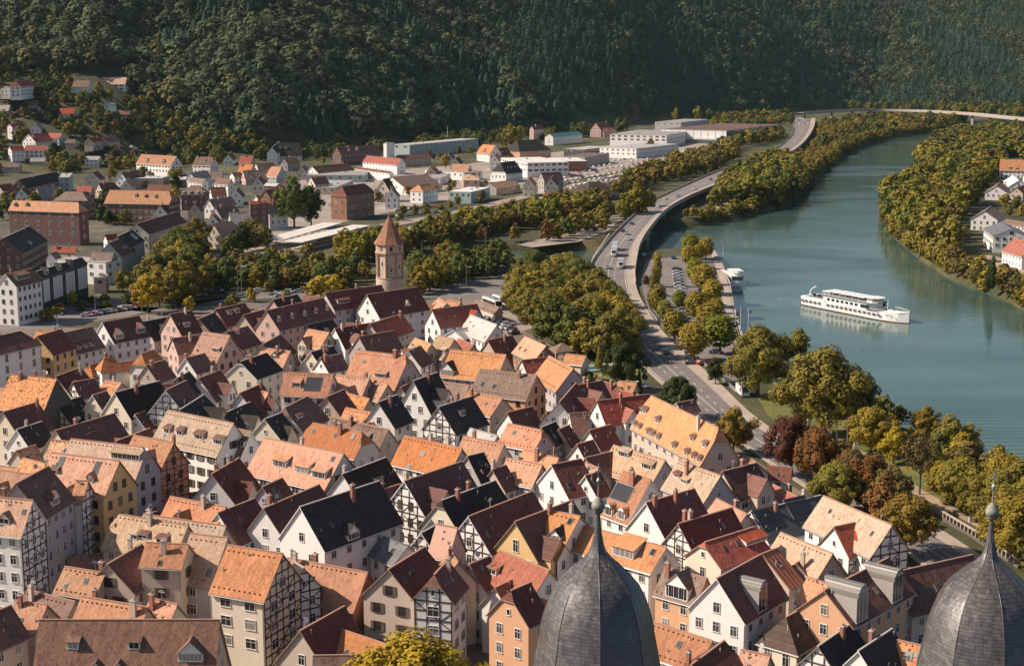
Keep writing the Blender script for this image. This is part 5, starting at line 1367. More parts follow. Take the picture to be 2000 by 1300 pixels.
# ================================================================ PASSENGER SHIP
def ship():
    s0, s1 = U(1574, 592, WZ), U(1776, 632, WZ); d = s1 - s0; L = d.length; mid = (s0 + s1) / 2
    t = thing('passenger_ship', 'white two deck passenger ship with rows of dark windows, cruising mid river', 'ship', (mid.x, mid.y, WZ), math.atan2(d.y, d.x))
    M_red = plain('hull_brown', (0.16, 0.09, 0.07), .6); hw = L * .088
    st = [(-.5, .55, .9, 3.2), (-.47, .88, .3, 2.8), (-.40, 1, 0, 2.7), (.0, 1, 0, 2.6), (.25, 1, 0, 2.7), (.36, .86, 0, 3.0), (.44, .55, 0, 3.4), (.5, .06, .6, 3.9)]
    def sect(z0f, z1f, mat, name, out=0.0, zlo=None, zhi=None):
        b = MB()
        R_ = []
        for x, wf, zb_, zt in st:
            lo = -1 if zlo is None else zlo; hi = zt if zhi is None else zhi
            R_.append([(x * L, -hw * wf * (.86 if lo < 0 else 1) - out, lo), (x * L, -hw * wf - out, hi), (x * L, hw * wf + out, hi), (x * L, hw * wf * (.86 if lo < 0 else 1) + out, lo)])
        for a, c in zip(R_, R_[1:]):
            for i in range(4):
                j = (i + 1) % 4; b.face([a[i], c[i], c[j], a[j]][::-1])
        b.face(R_[0]); b.face(R_[-1][::-1]); return b.build(name, mat, t)
    hull = sect(0, 0, M_wht, 'hull'); sect(0, 0, M_red, 'boot_stripe', .04, -.6, .32)
    b = MB()
    for i in range(18):
        x = -.46 * L + i * .044 * L
        if 5 == i: continue
        for s in (-1, 1): b.box(x, x + .026 * L, s * (hw + .06) - .05, s * (hw + .06) + .05, 1.6, 2.35)
    for x in (.36, .385, .41):
        for s in (-1, 1): b.box(x * L, x * L + .3, s * hw * .86 - .12, s * hw * .86 + .15, 2.2, 2.5)
    b.build('lower_windows', M_glass, t)
    def deck(x0, x1, wf, z0, z1, name, mat=M_wht, nose=.03):
        b = MB(); b.prism([(x0 * L, -hw * wf), (x1 * L, -hw * wf), ((x1 + nose) * L, -hw * wf * .5), ((x1 + nose) * L, hw * wf * .5), (x1 * L, hw * wf), (x0 * L, hw * wf)], z0, z1); return b.build(name, mat, t)
    M_deck = plain('deck_grey', (0.20, 0.21, 0.22), .8)
    deck(-.44, .30, .97, 2.65, 2.75, 'main_deck', M_deck); deck(-.24, .18, .92, 2.75, 5.1, 'saloon'); deck(-.46, -.22, .98, 2.75, 3.6, 'stern_rail_screen')
    deck(-.43, -.245, .9, 3.0, 3.65, 'stern_deck', M_deck); deck(-.25, .21, 1.0, 5.1, 5.25, 'sun_deck', M_deck)
    b = MB()
    for i in range(7):
        x = -.2 * L + i * .045 * L
        for s in (-1, 1): b.box(x, x + .028 * L, s * (hw * .92 + .03) - .05, s * (hw * .92 + .03) + .05, 3.6, 4.5)
    for s in (-1, 1): b.box(.125 * L, .20 * L, s * (hw * .92 + .03) - .05, s * (hw * .92 + .03) + .05, 3.4, 4.6)
    b.build('saloon_windows', M_glass, t)
    b = MB()
    for i in range(5):
        x = -.17 * L + i * .062 * L; b.box(x, x + .055 * L, -hw * .7, hw * .7, 6.6, 6.75)
        for s in (-1, 1): b.tube((x + .1, s * hw * .65, 5.25), (x + .1, s * hw * .65, 6.6), .06, k=5)
    b.build('awning', M_wht, t)
    b = MB(); b.box(-.27 * L, -.19 * L, -hw * .75, hw * .75, 6.4, 6.6)
    for s in (-1, 1): b.box(-.26 * L, -.255 * L, s * hw * .6 - .1, s * hw * .6 + .1, 5.1, 6.4); b.box(-.21 * L, -.205 * L, s * hw * .6 - .1, s * hw * .6 + .1, 5.1, 6.4)
    b.build('stern_canopy', M_wht, t)
    wh = deck(.15, .2, .55, 5.25, 6.9, 'wheelhouse'); b = MB()
    b.prism([(.153 * L, -hw * .57), (.2 * L, -hw * .57), (.232 * L, -hw * .3), (.232 * L, hw * .3), (.2 * L, hw * .57), (.153 * L, hw * .57)], 5.9, 6.6); b.build('wheelhouse_windows', M_glass, wh)
    deck(.14, .215, .65, 6.9, 7.05, 'wheelhouse_roof')
    b = MB()
    for z in (3.2, 3.6):
        for s in (-1, 1):
            for (xa, wa), (xb, wb_) in (((.22, 1), (.36, .9)), ((.36, .9), (.44, .6)), ((.44, .6), (.49, .15))): b.tube((xa * L, s * hw * wa, z + .2), (xb * L, s * hw * wb_, z + .6), .05, k=4)
    for z in (5.6, 6.0):
        for s in (-1, 1): b.tube((-.25 * L, s * hw * .98, z), (.18 * L, s * hw * .98, z), .04, k=4)
    b.build('railing', M_wht, t)
    b = MB(); b.lathe([(1.0, 2.8), (1.0, 3.5), (.5, 3.7)], 10, c=(.33 * L, 0)); b.box(.35 * L, .43 * L, -.5, .5, 3.0, 3.35); b.tube((.30 * L, 0, 3), (.30 * L, 0, 7.2), .09); b.build('anchor_gear', M_wht, t)
    b = MB(); b.tube((-.46 * L, 0, 3.2), (-.455 * L, 0, 5.3), .25); b.tube((-.455 * L, 0, 5.3), (-.41 * L, 0, 7.2), .2, .12); b.tube((-.44 * L, 0, 6.0), (-.395 * L, 0, 7.0), .09); b.build('stern_davit', M_wht, t)
    b = MB()
    for i in range(7):
        x = -.42 * L + i * .025 * L
        b.box(x, x + .7, -.8 - (i % 2), .2 - (i % 2), 3.65, 4.35)
    b.build('deck_furniture', plain('dark_furniture', (.05, .05, .05), .8), t)
ship()
fo = MB(); rf_ = random.Random(4); f0, f1 = U(1574, 592, WZ + .03), U(1776, 632, WZ + .03); fd = (f1 - f0).normalized(); fn = Vector((fd.y, -fd.x, 0))
for i in range(90):
    t_ = rf_.random(); side = rf_.choice((-1, 1)); p = f0 + fd * (t_ * (f1 - f0).length * 1.02) + fn * side * (4.9 + abs(rf_.gauss(0, .5)))
    if i < 42: p = f0 - fd * rf_.uniform(0, 26) + fn * rf_.gauss(0, 2.4)
    a_ = rf_.uniform(.3, 1.3); b_ = rf_.uniform(.08, .22); p.z = WZ + .03 + i * .0004
    fo.face([p - fd * a_ - fn * b_ * .3, p - fn * b_, p + fd * a_, p + fn * b_])
wk = fo.build('ship_wake', plain('foam', (.42, .45, .43), .6)); wk['kind'] = 'stuff'; wk['label'] = 'flecks of foam along and behind the white ship'; wk['category'] = 'foam'
# moored boat at the quay
c0 = U(1424, 552, WZ)
mo = thing('moored_boat', 'small white passenger boat moored at the quay beside the car park', 'boat', (c0.x + 1, c0.y + 1, WZ), math.radians(97))
b = MB(); b.prism([(-11, -3), (8, -3), (12, 0), (8, 3), (-11, 3)], -.8, 1.6); b.build('hull', M_wht, mo)
b = MB(); b.box(-9.5, 6, -2.6, 2.6, 1.6, 3.9); b.box(-10.5, 7, -2.8, 2.8, 3.9, 4.1); b.build('cabin', M_wht, mo)
b = MB()
for i in range(7):
    for s in (-1, 1): b.box(-9 + i * 2.1, -7.6 + i * 2.1, s * 2.6 - .06, s * 2.6 + .06, 2.3, 3.3)
b.box(-9.56, -9.4, -2.1, 2.1, 2.2, 3.4); b.build('windows', M_glass, mo)
b = MB(); b.box(-10.3, -2, -2.4, 2.4, 5.9, 6.05)
for x in (-10, -6.5, -2.4):
    for s in (-1, 1): b.tube((x, s * 2.2, 4.1), (x, s * 2.2, 5.9), .06, k=4)
b.build('canopy', M_wht, mo)
for q, (px_, py_) in enumerate([(1412, 505), (1436, 650), (1446, 640), (1461, 645)]):
    p = U(px_, py_, 0 if q < 3 else 0); b = MB(); b.tube((0, 0, -5 if q > 2 else -.2), (0, 0, 7), .09, .06, 6); b.box(0, 1.1, -.03, .03, 5.4, 6.8, 1)
    o = b.build('flagpole', [M_wht, plain('flag_%d' % q, [(.6, .6, .62), (.55, .2, .18), (.6, .58, .55), (.5, .5, .55)][q], .8)]); o.location = p
    tag(o, ['thin white mast with a small pennant north of the moored boat', 'flagpole with red flag on the quay edge', 'flagpole with white flag on the quay edge', 'flagpole with grey flag standing right of the quay end'][q], 'flagpole')
# ================================================================ VEHICLES
def paint():
    m, nt, b = nmat('vehicle_paint'); oi = nt.nodes.new('ShaderNodeObjectInfo'); nt.links.new(oi.outputs['Color'], b.inputs['Base Color']); b.inputs['Roughness'].default_value = .25; b.inputs['Coat Weight'].default_value = .5; return m
M_paint = paint()
def car_meshes():
    b = MB(); pr = [(-2.15, .35), (2.15, .35), (2.2, .75), (1.9, .92), (1.05, 1.0), (.45, 1.42), (-1.15, 1.45), (-1.85, 1.0), (-2.15, .9)]
    for s in (-1, 1): b.face([(x, s * (.86 if z < 1.05 else .72), z) for x, z in pr][::-s])
    for i in range(len(pr)):
        (x0, z0), (x1, z1) = pr[i], pr[(i + 1) % len(pr)]; w0 = .86 if z0 < 1.05 else .72; w1 = .86 if z1 < 1.05 else .72
        b.face([(x0, -w0, z0), (x1, -w1, z1), (x1, w1, z1), (x0, w0, z0)][::-1])
    body = b.mesh('car_body', [M_paint])
    g = MB()
    g.face([(1.0, -.72, 1.05), (1.0, .72, 1.05), (.5, .66, 1.41), (.5, -.66, 1.41)]); g.face([(-1.8, .72, 1.05), (-1.8, -.72, 1.05), (-1.22, -.66, 1.43), (-1.22, .66, 1.43)])
    for s in (-1, 1): g.face([(-1.55, s * .845, 1.05), (.8, s * .845, 1.05), (.38, s * .75, 1.36), (-1.1, s * .75, 1.38)][::s])
    glass = g.mesh('car_glass', [M_glass])
    w = MB()
    w.tube((0, -.1, 0), (0, .1, 0), .32, k=10)
    return body, glass, w.mesh('car_wheel', [M_black])
CARM = car_meshes()
CCOL = [(.62, .61, .6), (.62, .61, .6), (.36, .37, .38), (.05, .05, .055), (.14, .15, .17), (.30, .04, .035), (.05, .08, .18), (.5, .48, .44), (.7, .69, .67)]
CNAME = ['white', 'white', 'silver', 'black', 'dark grey', 'red', 'blue', 'beige', 'white']
def car(p, rz, ci=None, label='', grp=None, parts=True, name='parked_car'):
    ci = rng.randrange(len(CCOL)) if ci is None else ci
    if not parts:
        o = link(name, CARM[0]); o.color = (*CCOL[ci], 1); o.location = p; o.rotation_euler = (0, 0, rz)
        return tag(o, label, 'car', grp), ci
    t = thing(name, label, 'car', p, rz, grp)
    b = link('body', CARM[0], t); b.color = (*CCOL[ci], 1); link('windows', CARM[1], t)
    for x in (-1.35, 1.35):
        for y in (-.8, .8): w_ = link('wheel', CARM[2], t); w_.location = (x, y, .32)
    return t, ci
ORD = ['first', 'second', 'third', 'fourth', 'fifth', 'sixth', 'seventh', 'eighth', 'ninth', 'tenth', 'eleventh', 'twelfth', 'thirteenth', 'fourteenth', 'fifteenth', 'sixteenth', 'seventeenth', 'eighteenth', 'nineteenth', 'twentieth']
def ordw(n): return ORD[n] if n < 20 else '%dth' % (n + 1) if (n + 1) % 10 not in (1, 2, 3) or 10 < (n + 1) % 100 < 14 else '%d%s' % (n + 1, {1: 'st', 2: 'nd', 3: 'rd'}[(n + 1) % 10])
# car park: a column of cars between the tree rows
a_, b_ = U(1322, 528, .04), U(1352, 712, .04)
n = 24
for i in range(n):
    p = a_.lerp(b_, i / (n - 1)); ci = rng.choice([0, 0, 1, 2, 3, 4, 8]) if i != 15 else 5
    car(p, math.radians(rng.uniform(-4, 4)), ci, f'{CNAME[ci]} car, {ordw(i)} from the far end, left file of the riverside car park', 'cars in the riverside car park')
a_, b_ = U(1372, 560, .04), U(1398, 690, .04)
for i in range(12):
    p = a_.lerp(b_, i / 11); ci = rng.choice([0, 2, 3, 4, 6]); car(p, math.radians(rng.uniform(-4, 4)), ci, f'{CNAME[ci]} car, {ordw(i)} from the far end, right file of the riverside car park', 'cars in the riverside car park')
for q, (x, y, rz, ci, lb_) in enumerate([(1315, 505, 90, 6, 'dark blue car alone on the far apron of the car park'), (1402, 507, 20, 2, 'silver car at the far end of the quay'), (1405, 595, 95, 4, 'dark grey car on the quay below the moored boat'), (1400, 676, 10, 8, 'white car under the last quay tree by the near car park'), (1372, 712, 30, 5, 'red car beside the small round tree by the railing'), (1440, 690, 60, 3, 'black car behind the tall tree at the car park corner'), (1258, 500, 80, 0, 'white car parked below the road bridge'), (1275, 545, 10, 2, 'silver car between the poplars and the road')]):
    car(U(x, y, .04), math.radians(rz), ci, lb_)
# traffic on the road
for q, (py, f, ci, back, lb_) in enumerate([(607, .6, 0, 0, 'white car driving beside the park trees on the main road'), (436, .2, 3, 0, 'black car on the bridge, farther of two dark ones'), (449, .15, 3, 0, 'black car on the bridge, nearer of two dark ones'), (405, .5, 0, 0, 'white car crossing the bridge where the road curves'), (371, .6, 8, 0, 'white car far along the bridge near the trees'), (524, .36, 2, 0, 'silver car queueing behind the trucks at the road junction')]):
    i = s_of(py); car(LE[i].lerp(RE[i], f) + Vector((0, 0, .01)), road_dir(CUM[i]), ci, lb_, name='car')
LBC = ['white car just behind the truck queue on the bridge', 'silver car on the bridge ramp beside the left parapet', 'dark grey car on the bridge in the right lane', 'white car on the bridge close to the left parapet', 'silver car at the middle of the bridge curve', 'dark grey car where the bridge meets the trees', 'white car near the trees at the end of the visible bridge', 'silver car in the tree shadow of the main road', 'dark grey car on the main road beside the round dark tree', 'white car on the main road near the inn roof']
for q, (py_, f_, ci_) in enumerate([(470, .55, 0), (455, .36, 2), (420, .55, 4), (392, .3, 0), (385, .55, 2), (352, .4, 4), (345, .6, 0), (640, .4, 2), (690, .62, 4), (820, .3, 8)]):
    i = s_of(py_); car(LE[i].lerp(RE[i], f_) + Vector((0, 0, .01)), road_dir(CUM[i]), ci_, LBC[q], name='car')
for q in range(9):
    s_ = CUM[-1] - 40 - q * 26; car(road_pt(s_, .2 + .15 * (q % 4), .01), road_dir(s_), q % len(CCOL), 'one of the small cars queueing on the far road bend', 'cars on the far road bend', False, 'car')
def big_vehicle(name, label, cat_, p, rz, L, Wd, Ht, col, cab=2.0, split=False, wins=False, stripe=None, grp=None):
    t = thing(name, label, cat_, p, rz, grp); b = MB()
    x0, x1 = -L / 2, L / 2
    if split:
        b.box(x0, x1 - cab - .4, -Wd / 2, Wd / 2, .9, Ht); o = b.build('cargo_box', M_paint, t); o.color = (*col, 1)
        b = MB(); b.face
        b.prism([(x1 - cab, -Wd / 2 + .08), (x1 - .2, -Wd / 2 + .08), (x1, -Wd / 2 + .5), (x1, Wd / 2 - .5), (x1 - .2, Wd / 2 - .08), (x1 - cab, Wd / 2 - .08)], .5, Ht * .78); o = b.build('cab', M_paint, t); o.color = (*CCOL[8], 1)
        b = MB(); b.box(x1 - .02, x1 + .05, -Wd / 2 + .45, Wd / 2 - .45, Ht * .45, Ht * .7)
        for s in (-1, 1): b.box(x1 - 1.3, x1 - .4, s * (Wd / 2 - .07) - .03, s * (Wd / 2 - .07) + .03, Ht * .45, Ht * .68)
        b.build('cab_windows', M_glass, t); b = MB(); b.box(x0 + .2, x1 - .5, -.5, .5, .5, .9); b.build('chassis', M_black, t)
    else:
        pr = [(x0, .4), (x1, .4), (x1 + .02, Ht * .45), (x1 - (.9 if not wins else .2), Ht * .97), (x1 - (1.2 if not wins else .5), Ht), (x0 + .1, Ht), (x0, Ht * .9)]
        for s in (-1, 1): b.face([(x, s * Wd / 2, z) for x, z in pr][::-s])
        for i in range(len(pr)):
            (xa, za), (xb, zb_) = pr[i], pr[(i + 1) % len(pr)]; b.face([(xa, -Wd / 2, za), (xb, -Wd / 2, zb_), (xb, Wd / 2, zb_), (xa, Wd / 2, za)][::-1])
        o = b.build('body', M_paint, t); o.color = (*col, 1); b = MB()
        if wins:
            for s in (-1, 1): b.box(x0 + .4, x1 - .3, s * (Wd / 2 + .01) - .02, s * (Wd / 2 + .01) + .02, Ht * .48, Ht * .82)
            b.box(x1 - .12, x1 + .05, -Wd / 2 + .15, Wd / 2 - .15, Ht * .4, Ht * .88); b.box(x0 - .03, x0 + .02, -Wd / 2 + .3, Wd / 2 - .3, Ht * .55, Ht * .85)
        else:
            a0, a1 = (x1 + .03, Ht * .47), (x1 - .82, Ht * .93); b.face([(a0[0], -Wd / 2 + .15, a0[1]), (a0[0], Wd / 2 - .15, a0[1]), (a1[0], Wd / 2 - .2, a1[1]), (a1[0], -Wd / 2 + .2, a1[1])])
            for s in (-1, 1): b.box(x1 - 2.0, x1 - .9, s * (Wd / 2 + .01) - .02, s * (Wd / 2 + .01) + .02, Ht * .52, Ht * .85)
        b.build('windows', M_glass, t)
        if wins: b = MB(); b.box(x0 + 1, x1 - 2, -.7, .7, Ht, Ht + .22); b.build('roof_unit', M_metal, t)
    wm = MB(); wm.tube((0, -.15, 0), (0, .15, 0), .48 if L > 7 else .36, k=12); wm = wm.mesh('wheel', [M_black])
    for x in ((x0 + L * .18), (x1 - L * .16)):
        for s in (-1, 1): o = link('wheel', wm, t); o.location = (x, s * (Wd / 2 - .12), .48 if L > 7 else .36)
    return t
p = U(1450, 771, .04); big_vehicle('delivery_van', 'white delivery van parked facing the camera under the riverside trees', 'van', p, math.radians(-84), 6.2, 2.1, 2.7, (.74, .73, .71))
i = s_of(524); big_vehicle('box_truck', 'grey-white box truck nearest the road junction, on the lane beside the pavement', 'truck', LE[i].lerp(RE[i], .66), road_dir(CUM[i]) + math.pi, 8.5, 2.5, 3.6, (.6, .6, .6), split=True)
i = s_of(500); big_vehicle('box_truck', 'white box truck second in the queue on the bridge ramp', 'truck', LE[i].lerp(RE[i], .40), road_dir(CUM[i]) + math.pi, 9, 2.5, 3.7, (.74, .73, .72), split=True)
i = s_of(490); big_vehicle('box_truck', 'white truck at the back of the queue on the bridge ramp', 'truck', LE[i].lerp(RE[i], .42) + Vector((0, 8, 0)), road_dir(CUM[i]) + math.pi, 8, 2.5, 3.5, (.74, .73, .72), split=True)
big_vehicle('coach', 'white coach with dark window band parked left of its twin by the park trees', 'bus', U(961, 601, .06), math.radians(-66), 12, 2.55, 3.4, (.74, .73, .71), wins=True, grp='coaches parked by the park')
big_vehicle('coach', 'white coach parked right of its twin, closest to the park trees', 'bus', U(981, 597, .06), math.radians(-66), 12, 2.55, 3.4, (.66, .68, .68), wins=True, grp='coaches parked by the park')
big_vehicle('box_truck', 'pale blue and white delivery truck under the awning of the steep-roofed timber house', 'truck', U(458, 1292, .05), math.radians(8), 6.5, 2.3, 2.9, (.45, .52, .55), split=True)
for q in range(12):
    x = 935 + q * 6.2; y = 607 + q * 3.2 + (q % 3) * 5; ci = q % 8; car(U(x, y, .06), math.radians(20 + 13 * (q % 3)), ci, f'{CNAME[ci]} car, {ordw(q)} from the left in the shaded lot by the coaches', 'cars in the lot by the park')
# street parking at the left embankment
for q in range(11):
    x = 170 + q * 9.5; y = 618 - q * 1.6; ci = (q * 5) % 9; car(U(x, y, .06), math.radians(14), ci, f'{CNAME[ci]} car, {ordw(q)} from the left in the row along the embankment street', 'cars along the embankment street')
for q in range(16):
    x = 395 + q * 19 + rng.uniform(-3, 3); y = 577 + rng.uniform(-9, 4) + abs(q - 7) * .3; ci = rng.randrange(9); car(U(x, y, .06), math.radians(rng.choice([10, 15, 100])), ci, f'{CNAME[ci]} car, {ordw(q)} from the left behind the embankment trees', 'cars behind the embankment')
for q, (x, y) in enumerate([(12, 628), (30, 625)]): car(U(x, y, .06), .2, 2 * q, ['white car left of the pair before the white corner building', 'silver car right of the pair before the white corner building'][q])
# the dealer's yard full of cars, far off
k = 0
for row in range(9):
    for q in range(26):
        x = 1052 + q * 10.5 + row * 3; y = 347 - q * 1.55 + row * 5.6 - 10
        if rng.random() < .16 or y > 372 or x > 1345: continue
        car(U(x, y, .05), math.radians(70 + rng.uniform(-6, 6)), rng.choice([0, 0, 1, 2, 3, 4, 8, 7, 5]), 'one of the many cars parked in rows in the far yard beside the railway', 'cars in the far yard', False); k += 1
for q in range(26):
    x = 1335 + (q % 9) * 11; y = 303 - (q // 9) * 6 - (q % 9) * 1.0; car(U(x, y, .05), math.radians(70), q % 9, 'one of the small cars parked before the glass-sided hall', 'cars before the glass-sided hall', False)
for q in range(16):
    x = 775 + (q % 8) * 12.5 + rng.uniform(-3, 3); y = 424 - (q // 8) * 12 - (q % 8) * 1.2; car(U(x, y, .05), math.radians(rng.choice([15, 80])), q % 9, 'one of the small cars parked in the yard north of the stone tower', 'cars in the yard by the station', False)
# ================================================================ STATION, TRAIN
def platform_roof(Cn, Lf, Rt, h, label):
    c = U(*Cn, h); l = U(*Lf, h); r = U(*Rt, h); a, b__ = l - c, r - c
    t = thing('platform_canopy', label, 'canopy', (c.x, c.y, 0), math.atan2(b__.y, b__.x), 'station platform canopies'); lb = b__.length; la = abs(a.dot(Vector((-b__.y, b__.x, 0)).normalized()))
    m = MB(); m.prism([(0, 0), (lb, 0), (lb, la), (0, la)], h - .35, h); m.build('roof', RM['W'], t)
    for i in range(9):
        m = MB(); x = 2 + i * (lb - 4) / 8; m.tube((x, la / 2, 0), (x, la / 2, h - .35), .18); m.box(x - .12, x + .12, .4, la - .4, h - .7, h - .36); m.build('pillar', M_metal, t)
    m = MB(); m.box(0, lb, .5, la - .5, 0.1, .9); m.build('platform', M_conc, t)
platform_roof((590, 473), (558, 470), (724, 440), 4.6, 'long pale flat platform canopy nearest the railway tracks')
platform_roof((556, 467), (527, 463), (668, 435), 4.6, 'long pale flat platform canopy on the far side, next to the station square')
tr0, tr1 = U(612, 481, .2), U(745, 453, .2); d = tr1 - tr0
t = thing('train', 'grey and red passenger train standing beside the platform canopy', 'train', (tr0.x, tr0.y, .2), math.atan2(d.y, d.x)); L = d.length
n = 3
for i in range(n):
    m = MB(); x0 = i * L / n + .3; x1 = (i + 1) * L / n - .3; m.box(x0, x1, -1.4, 1.4, .7, 3.7, 0); m.box(x0 - .01, x1 + .01, -1.43, 1.43, .7, 1.5, 1); c_ = m.build('carriage', [M_metal, plain('train_red', (.35, .04, .035), .4)], t)
    m = MB()
    for q in range(10):
        xa = x0 + 1 + q * (x1 - x0 - 2) / 10
        for s in (-1, 1): m.box(xa, xa + 1.6, s * 1.42 - .03, s * 1.42 + .03, 2.0, 3.0)
    m.build('window_row', M_glass, c_)
# ================================================================ SMALL TOWN THINGS
def lamp(px, py, h, label, arm=1.4, name='street_lamp'):
    p = U(px, py, 0); t = thing(name, label, 'street lamp', p, rng.uniform(-.5, .5), 'street lamps')
    m = MB(); m.tube((0, 0, 0), (0, 0, h), .11, .06, 6); m.tube((0, 0, h), (arm, 0, h + .15), .05, k=5); m.build('pole', M_metal, t)
    m = MB(); m.box(arm - .1, arm + .6, -.14, .14, h + .05, h + .22); m.build('lamp_head', M_wht, t)
LPS = [(1509, 802, 8, 'below the two tall riverside trees'), (1634, 858, 9, 'behind the red-leaved trees, left of a pair'), (1654, 873, 7, 'behind the red-leaved trees, right of a pair'), (1740, 876, 6, 'beside the golden tree by the river'), (1390, 730, 9, 'beside the small round tree at the railing'), (1292, 640, 8, 'by the first columnar tree at the road'), (1232, 790, 6, 'in the garden behind the inn roof'),
       (278, 612, 9, 'under the yellow tree by the embankment'), (343, 600, 9, 'right of the yellow embankment tree'), (465, 570, 10, 'between the orange tree and the station trees'), (472, 572, 10, 'paired pole just right of the orange tree'), (524, 565, 9, 'in the car park behind the pink gabled row'), (689, 545, 12, 'just left of the stone tower'), (824, 512, 9, 'right of the stone tower spire'), (911, 562, 8, 'by the bushes above the old town'), (948, 480, 9, 'among the trees behind the railway'), (1058, 465, 8, 'beside the avenue behind the road bridge'),
       (435, 480, 12, 'in the tree gap left of the station'), (660, 476, 10, 'on the platform left of the train end'), (827, 440, 9, 'in the far yard above the stone tower'), (905, 425, 10, 'beside the railway north of the stone tower'), (1000, 400, 10, 'beside the railway curve by the grey sheds'), (187, 622, 8, 'at the embankment steps'), (113, 650, 6, 'before the brown mansard roof')]
for x, y, h_, w_ in LPS: lamp(x, y, h_, 'slim grey street lamp ' + w_)
for q, (x, y) in enumerate([(1580, 836), (1620, 855), (1671, 888), (1897, 1020), (1915, 1030)]):
    p = U(x, y, 0); m = MB(); m.box(-.45, .45, -.2, .2, 0, 2.6, 0); m.box(-.55, .55, -.28, .28, 2.6, 2.8, 1); o = m.build('gate_pillar', [M_wht, M_cement]); o.location = p
    tag(o, ['pale stone post on the lawn left of the tall tree trunk', 'pale stone post by the path, behind the red-leaved trees', 'pale stone post beside the fence above the river path', 'pale post by the river path left of the right dome spike', 'pale post by the river path behind the right dome spike'][q], 'post')
# pavilion and pond
p = U(1098, 704, 0); t = thing('pavilion', 'small open pavilion with brown hipped roof between park trees and tan roofs', 'pavilion', p)
m = MB(); m.lathe([(4.6, 3.0), (4.5, 3.2), (.3, 5.2)], 4, rot=math.pi / 4 + .3); m.build('roof', RM['g'], t)
for i in range(4):
    a = math.pi / 4 + .3 + i * math.pi / 2; m = MB(); m.tube((3.9 * math.cos(a), 3.9 * math.sin(a), 0), (3.9 * math.cos(a), 3.9 * math.sin(a), 3.0), .14); m.build('pillar', M_timber, t)
p = U(1143, 721, 0); t = thing('fountain_basin', 'round pale blue paddling pond behind the orange roofs', 'pond', p)
m = MB(); m.lathe([(5.0, 0), (5.0, .5), (4.6, .5), (4.6, .3)], 32); m.build('rim', M_conc, t)
m = MB(); m.lathe([(4.6, .2), (4.6, .38)], 32); m.build('water_surface', plain('pool_water', (.20, .38, .40), .15), t)
m = MB(); m.tube((0, 0, .3), (0, 0, 2.2), .5, .3, 8); m.lathe([(.9, 1.6), (1.0, 1.8), (.3, 2.0)], 12); m.build('spout', M_conc, t)
# garden parasols
for q, (x, y, c_) in enumerate([(1260, 767, (.6, .55, .5)), (1190, 725, (.7, .68, .66)), (174, 1092, (.55, .5, .45)), (195, 1078, (.6, .56, .5))]):
    p = U(x, y, 0); t = thing('parasol', ['pale open parasol in the garden left of the dark conifer', 'white open parasol on the lawn right of the pond', 'furled pale parasol in the shaded lane, nearer of two', 'furled pale parasol in the shaded lane, farther of two'][q], 'parasol', p); m = MB(); m.tube((0, 0, 0), (0, 0, 2.6), .04); m.build('pole', M_metal, t); m = MB()
    m.lathe([(1.9, 2.1), (1.8, 2.15), (.1, 2.7)] if q < 2 else [(.25, .9), (.32, 1.2), (.05, 2.9)], 8); m.build('canopy', plain('parasol_cloth_%d' % q, c_, .9), t)
# tower crane
p = hit(215, 356, 0); ty_ = p.y; zof = lambda py: CAMZ + ray(215, py).z / ray(215, py).y * ty_
t = thing('tower_crane', 'orange construction crane with angled jib among the hillside villas', 'crane', p); M_or = plain('crane_orange', (.40, .17, .09), .6); hh = zof(302) - p.z
m = MB()
for a, c_ in ((-.7, -.7), (.7, -.7), (.7, .7), (-.7, .7)): m.tube((a, c_, 0), (a, c_, hh), .16, k=4)
for i in range(int(hh / 1.8)): m.tube((-.7, -.7, i * 1.8), (.7, -.7, i * 1.8 + 1.8), .1, k=4); m.tube((.7, .7, i * 1.8), (-.7, .7, i * 1.8 + 1.8), .1, k=4); m.tube((-.7, .7, i * 1.8), (-.7, -.7, i * 1.8 + 1.8), .1, k=4)
m.build('mast', M_or, t)
sc2 = F / (ty_ * CT); m = MB()
for q in (-.5, .5): m.tube((-2 / sc2, q, hh), (25 / sc2, q, hh + 17 / sc2), .18, k=4)
m.tube((-2 / sc2, 0, hh + 1.2), (25 / sc2, 0, hh + 17 / sc2 + 1), .16, k=4)
for i in range(12): f = i / 12; m.tube((27 * f / sc2, -.5, hh + 17 * f / sc2), (27 * (f + .08) / sc2, 0, hh + 17 * (f + .08) / sc2 + 1.1), .1, k=4)
m.build('jib', M_or, t); m = MB(); m.box(-8 / sc2, -1, -.6, .6, hh - 1.2, hh + .4); m.box(-1, .8, .7, 1.9, hh - 2.2, hh - .2); m.build('counterweight', M_cement, t)
# antenna mast by the modern block
p = hit(874, 290, 0); m = MB(); m.tube((0, 0, 0), (0, 0, 22), .3, .12); o = m.build('antenna_mast', M_wht); o.location = p; tag(o, 'thin white antenna mast before the dark wood, above the long teal block', 'mast')
# awning on the timber house
p = U(470, 1262, 0)
t = thing('shop_awning', 'white awning over the shop front of the steep-roofed timber house', 'awning', (U(468, 1285, 0).x, U(468, 1285, 0).y, 0), math.radians(-18))
m = MB(); m.face([(-2.2, -1.6, 2.9), (2.2, -1.6, 2.9), (2.2, .8, 4.0), (-2.2, .8, 4.0)]); m.face([(-2.2, -1.6, 2.85), (-2.2, .8, 3.95), (2.2, .8, 3.95), (2.2, -1.6, 2.85)]); m.face([(-2.2, -1.6, 2.6), (2.2, -1.6, 2.6), (2.2, -1.6, 2.9), (-2.2, -1.6, 2.9)]); m.build('cloth', M_wht, t)
m = MB()
for x in (-2.1, 2.1): m.tube((x, -1.5, 2.8), (x, .8, 2.9), .04, k=5); m.tube((x, -1.5, 0), (x, -1.5, 2.8), .05, k=5)
m.build('frame', M_metal, t)
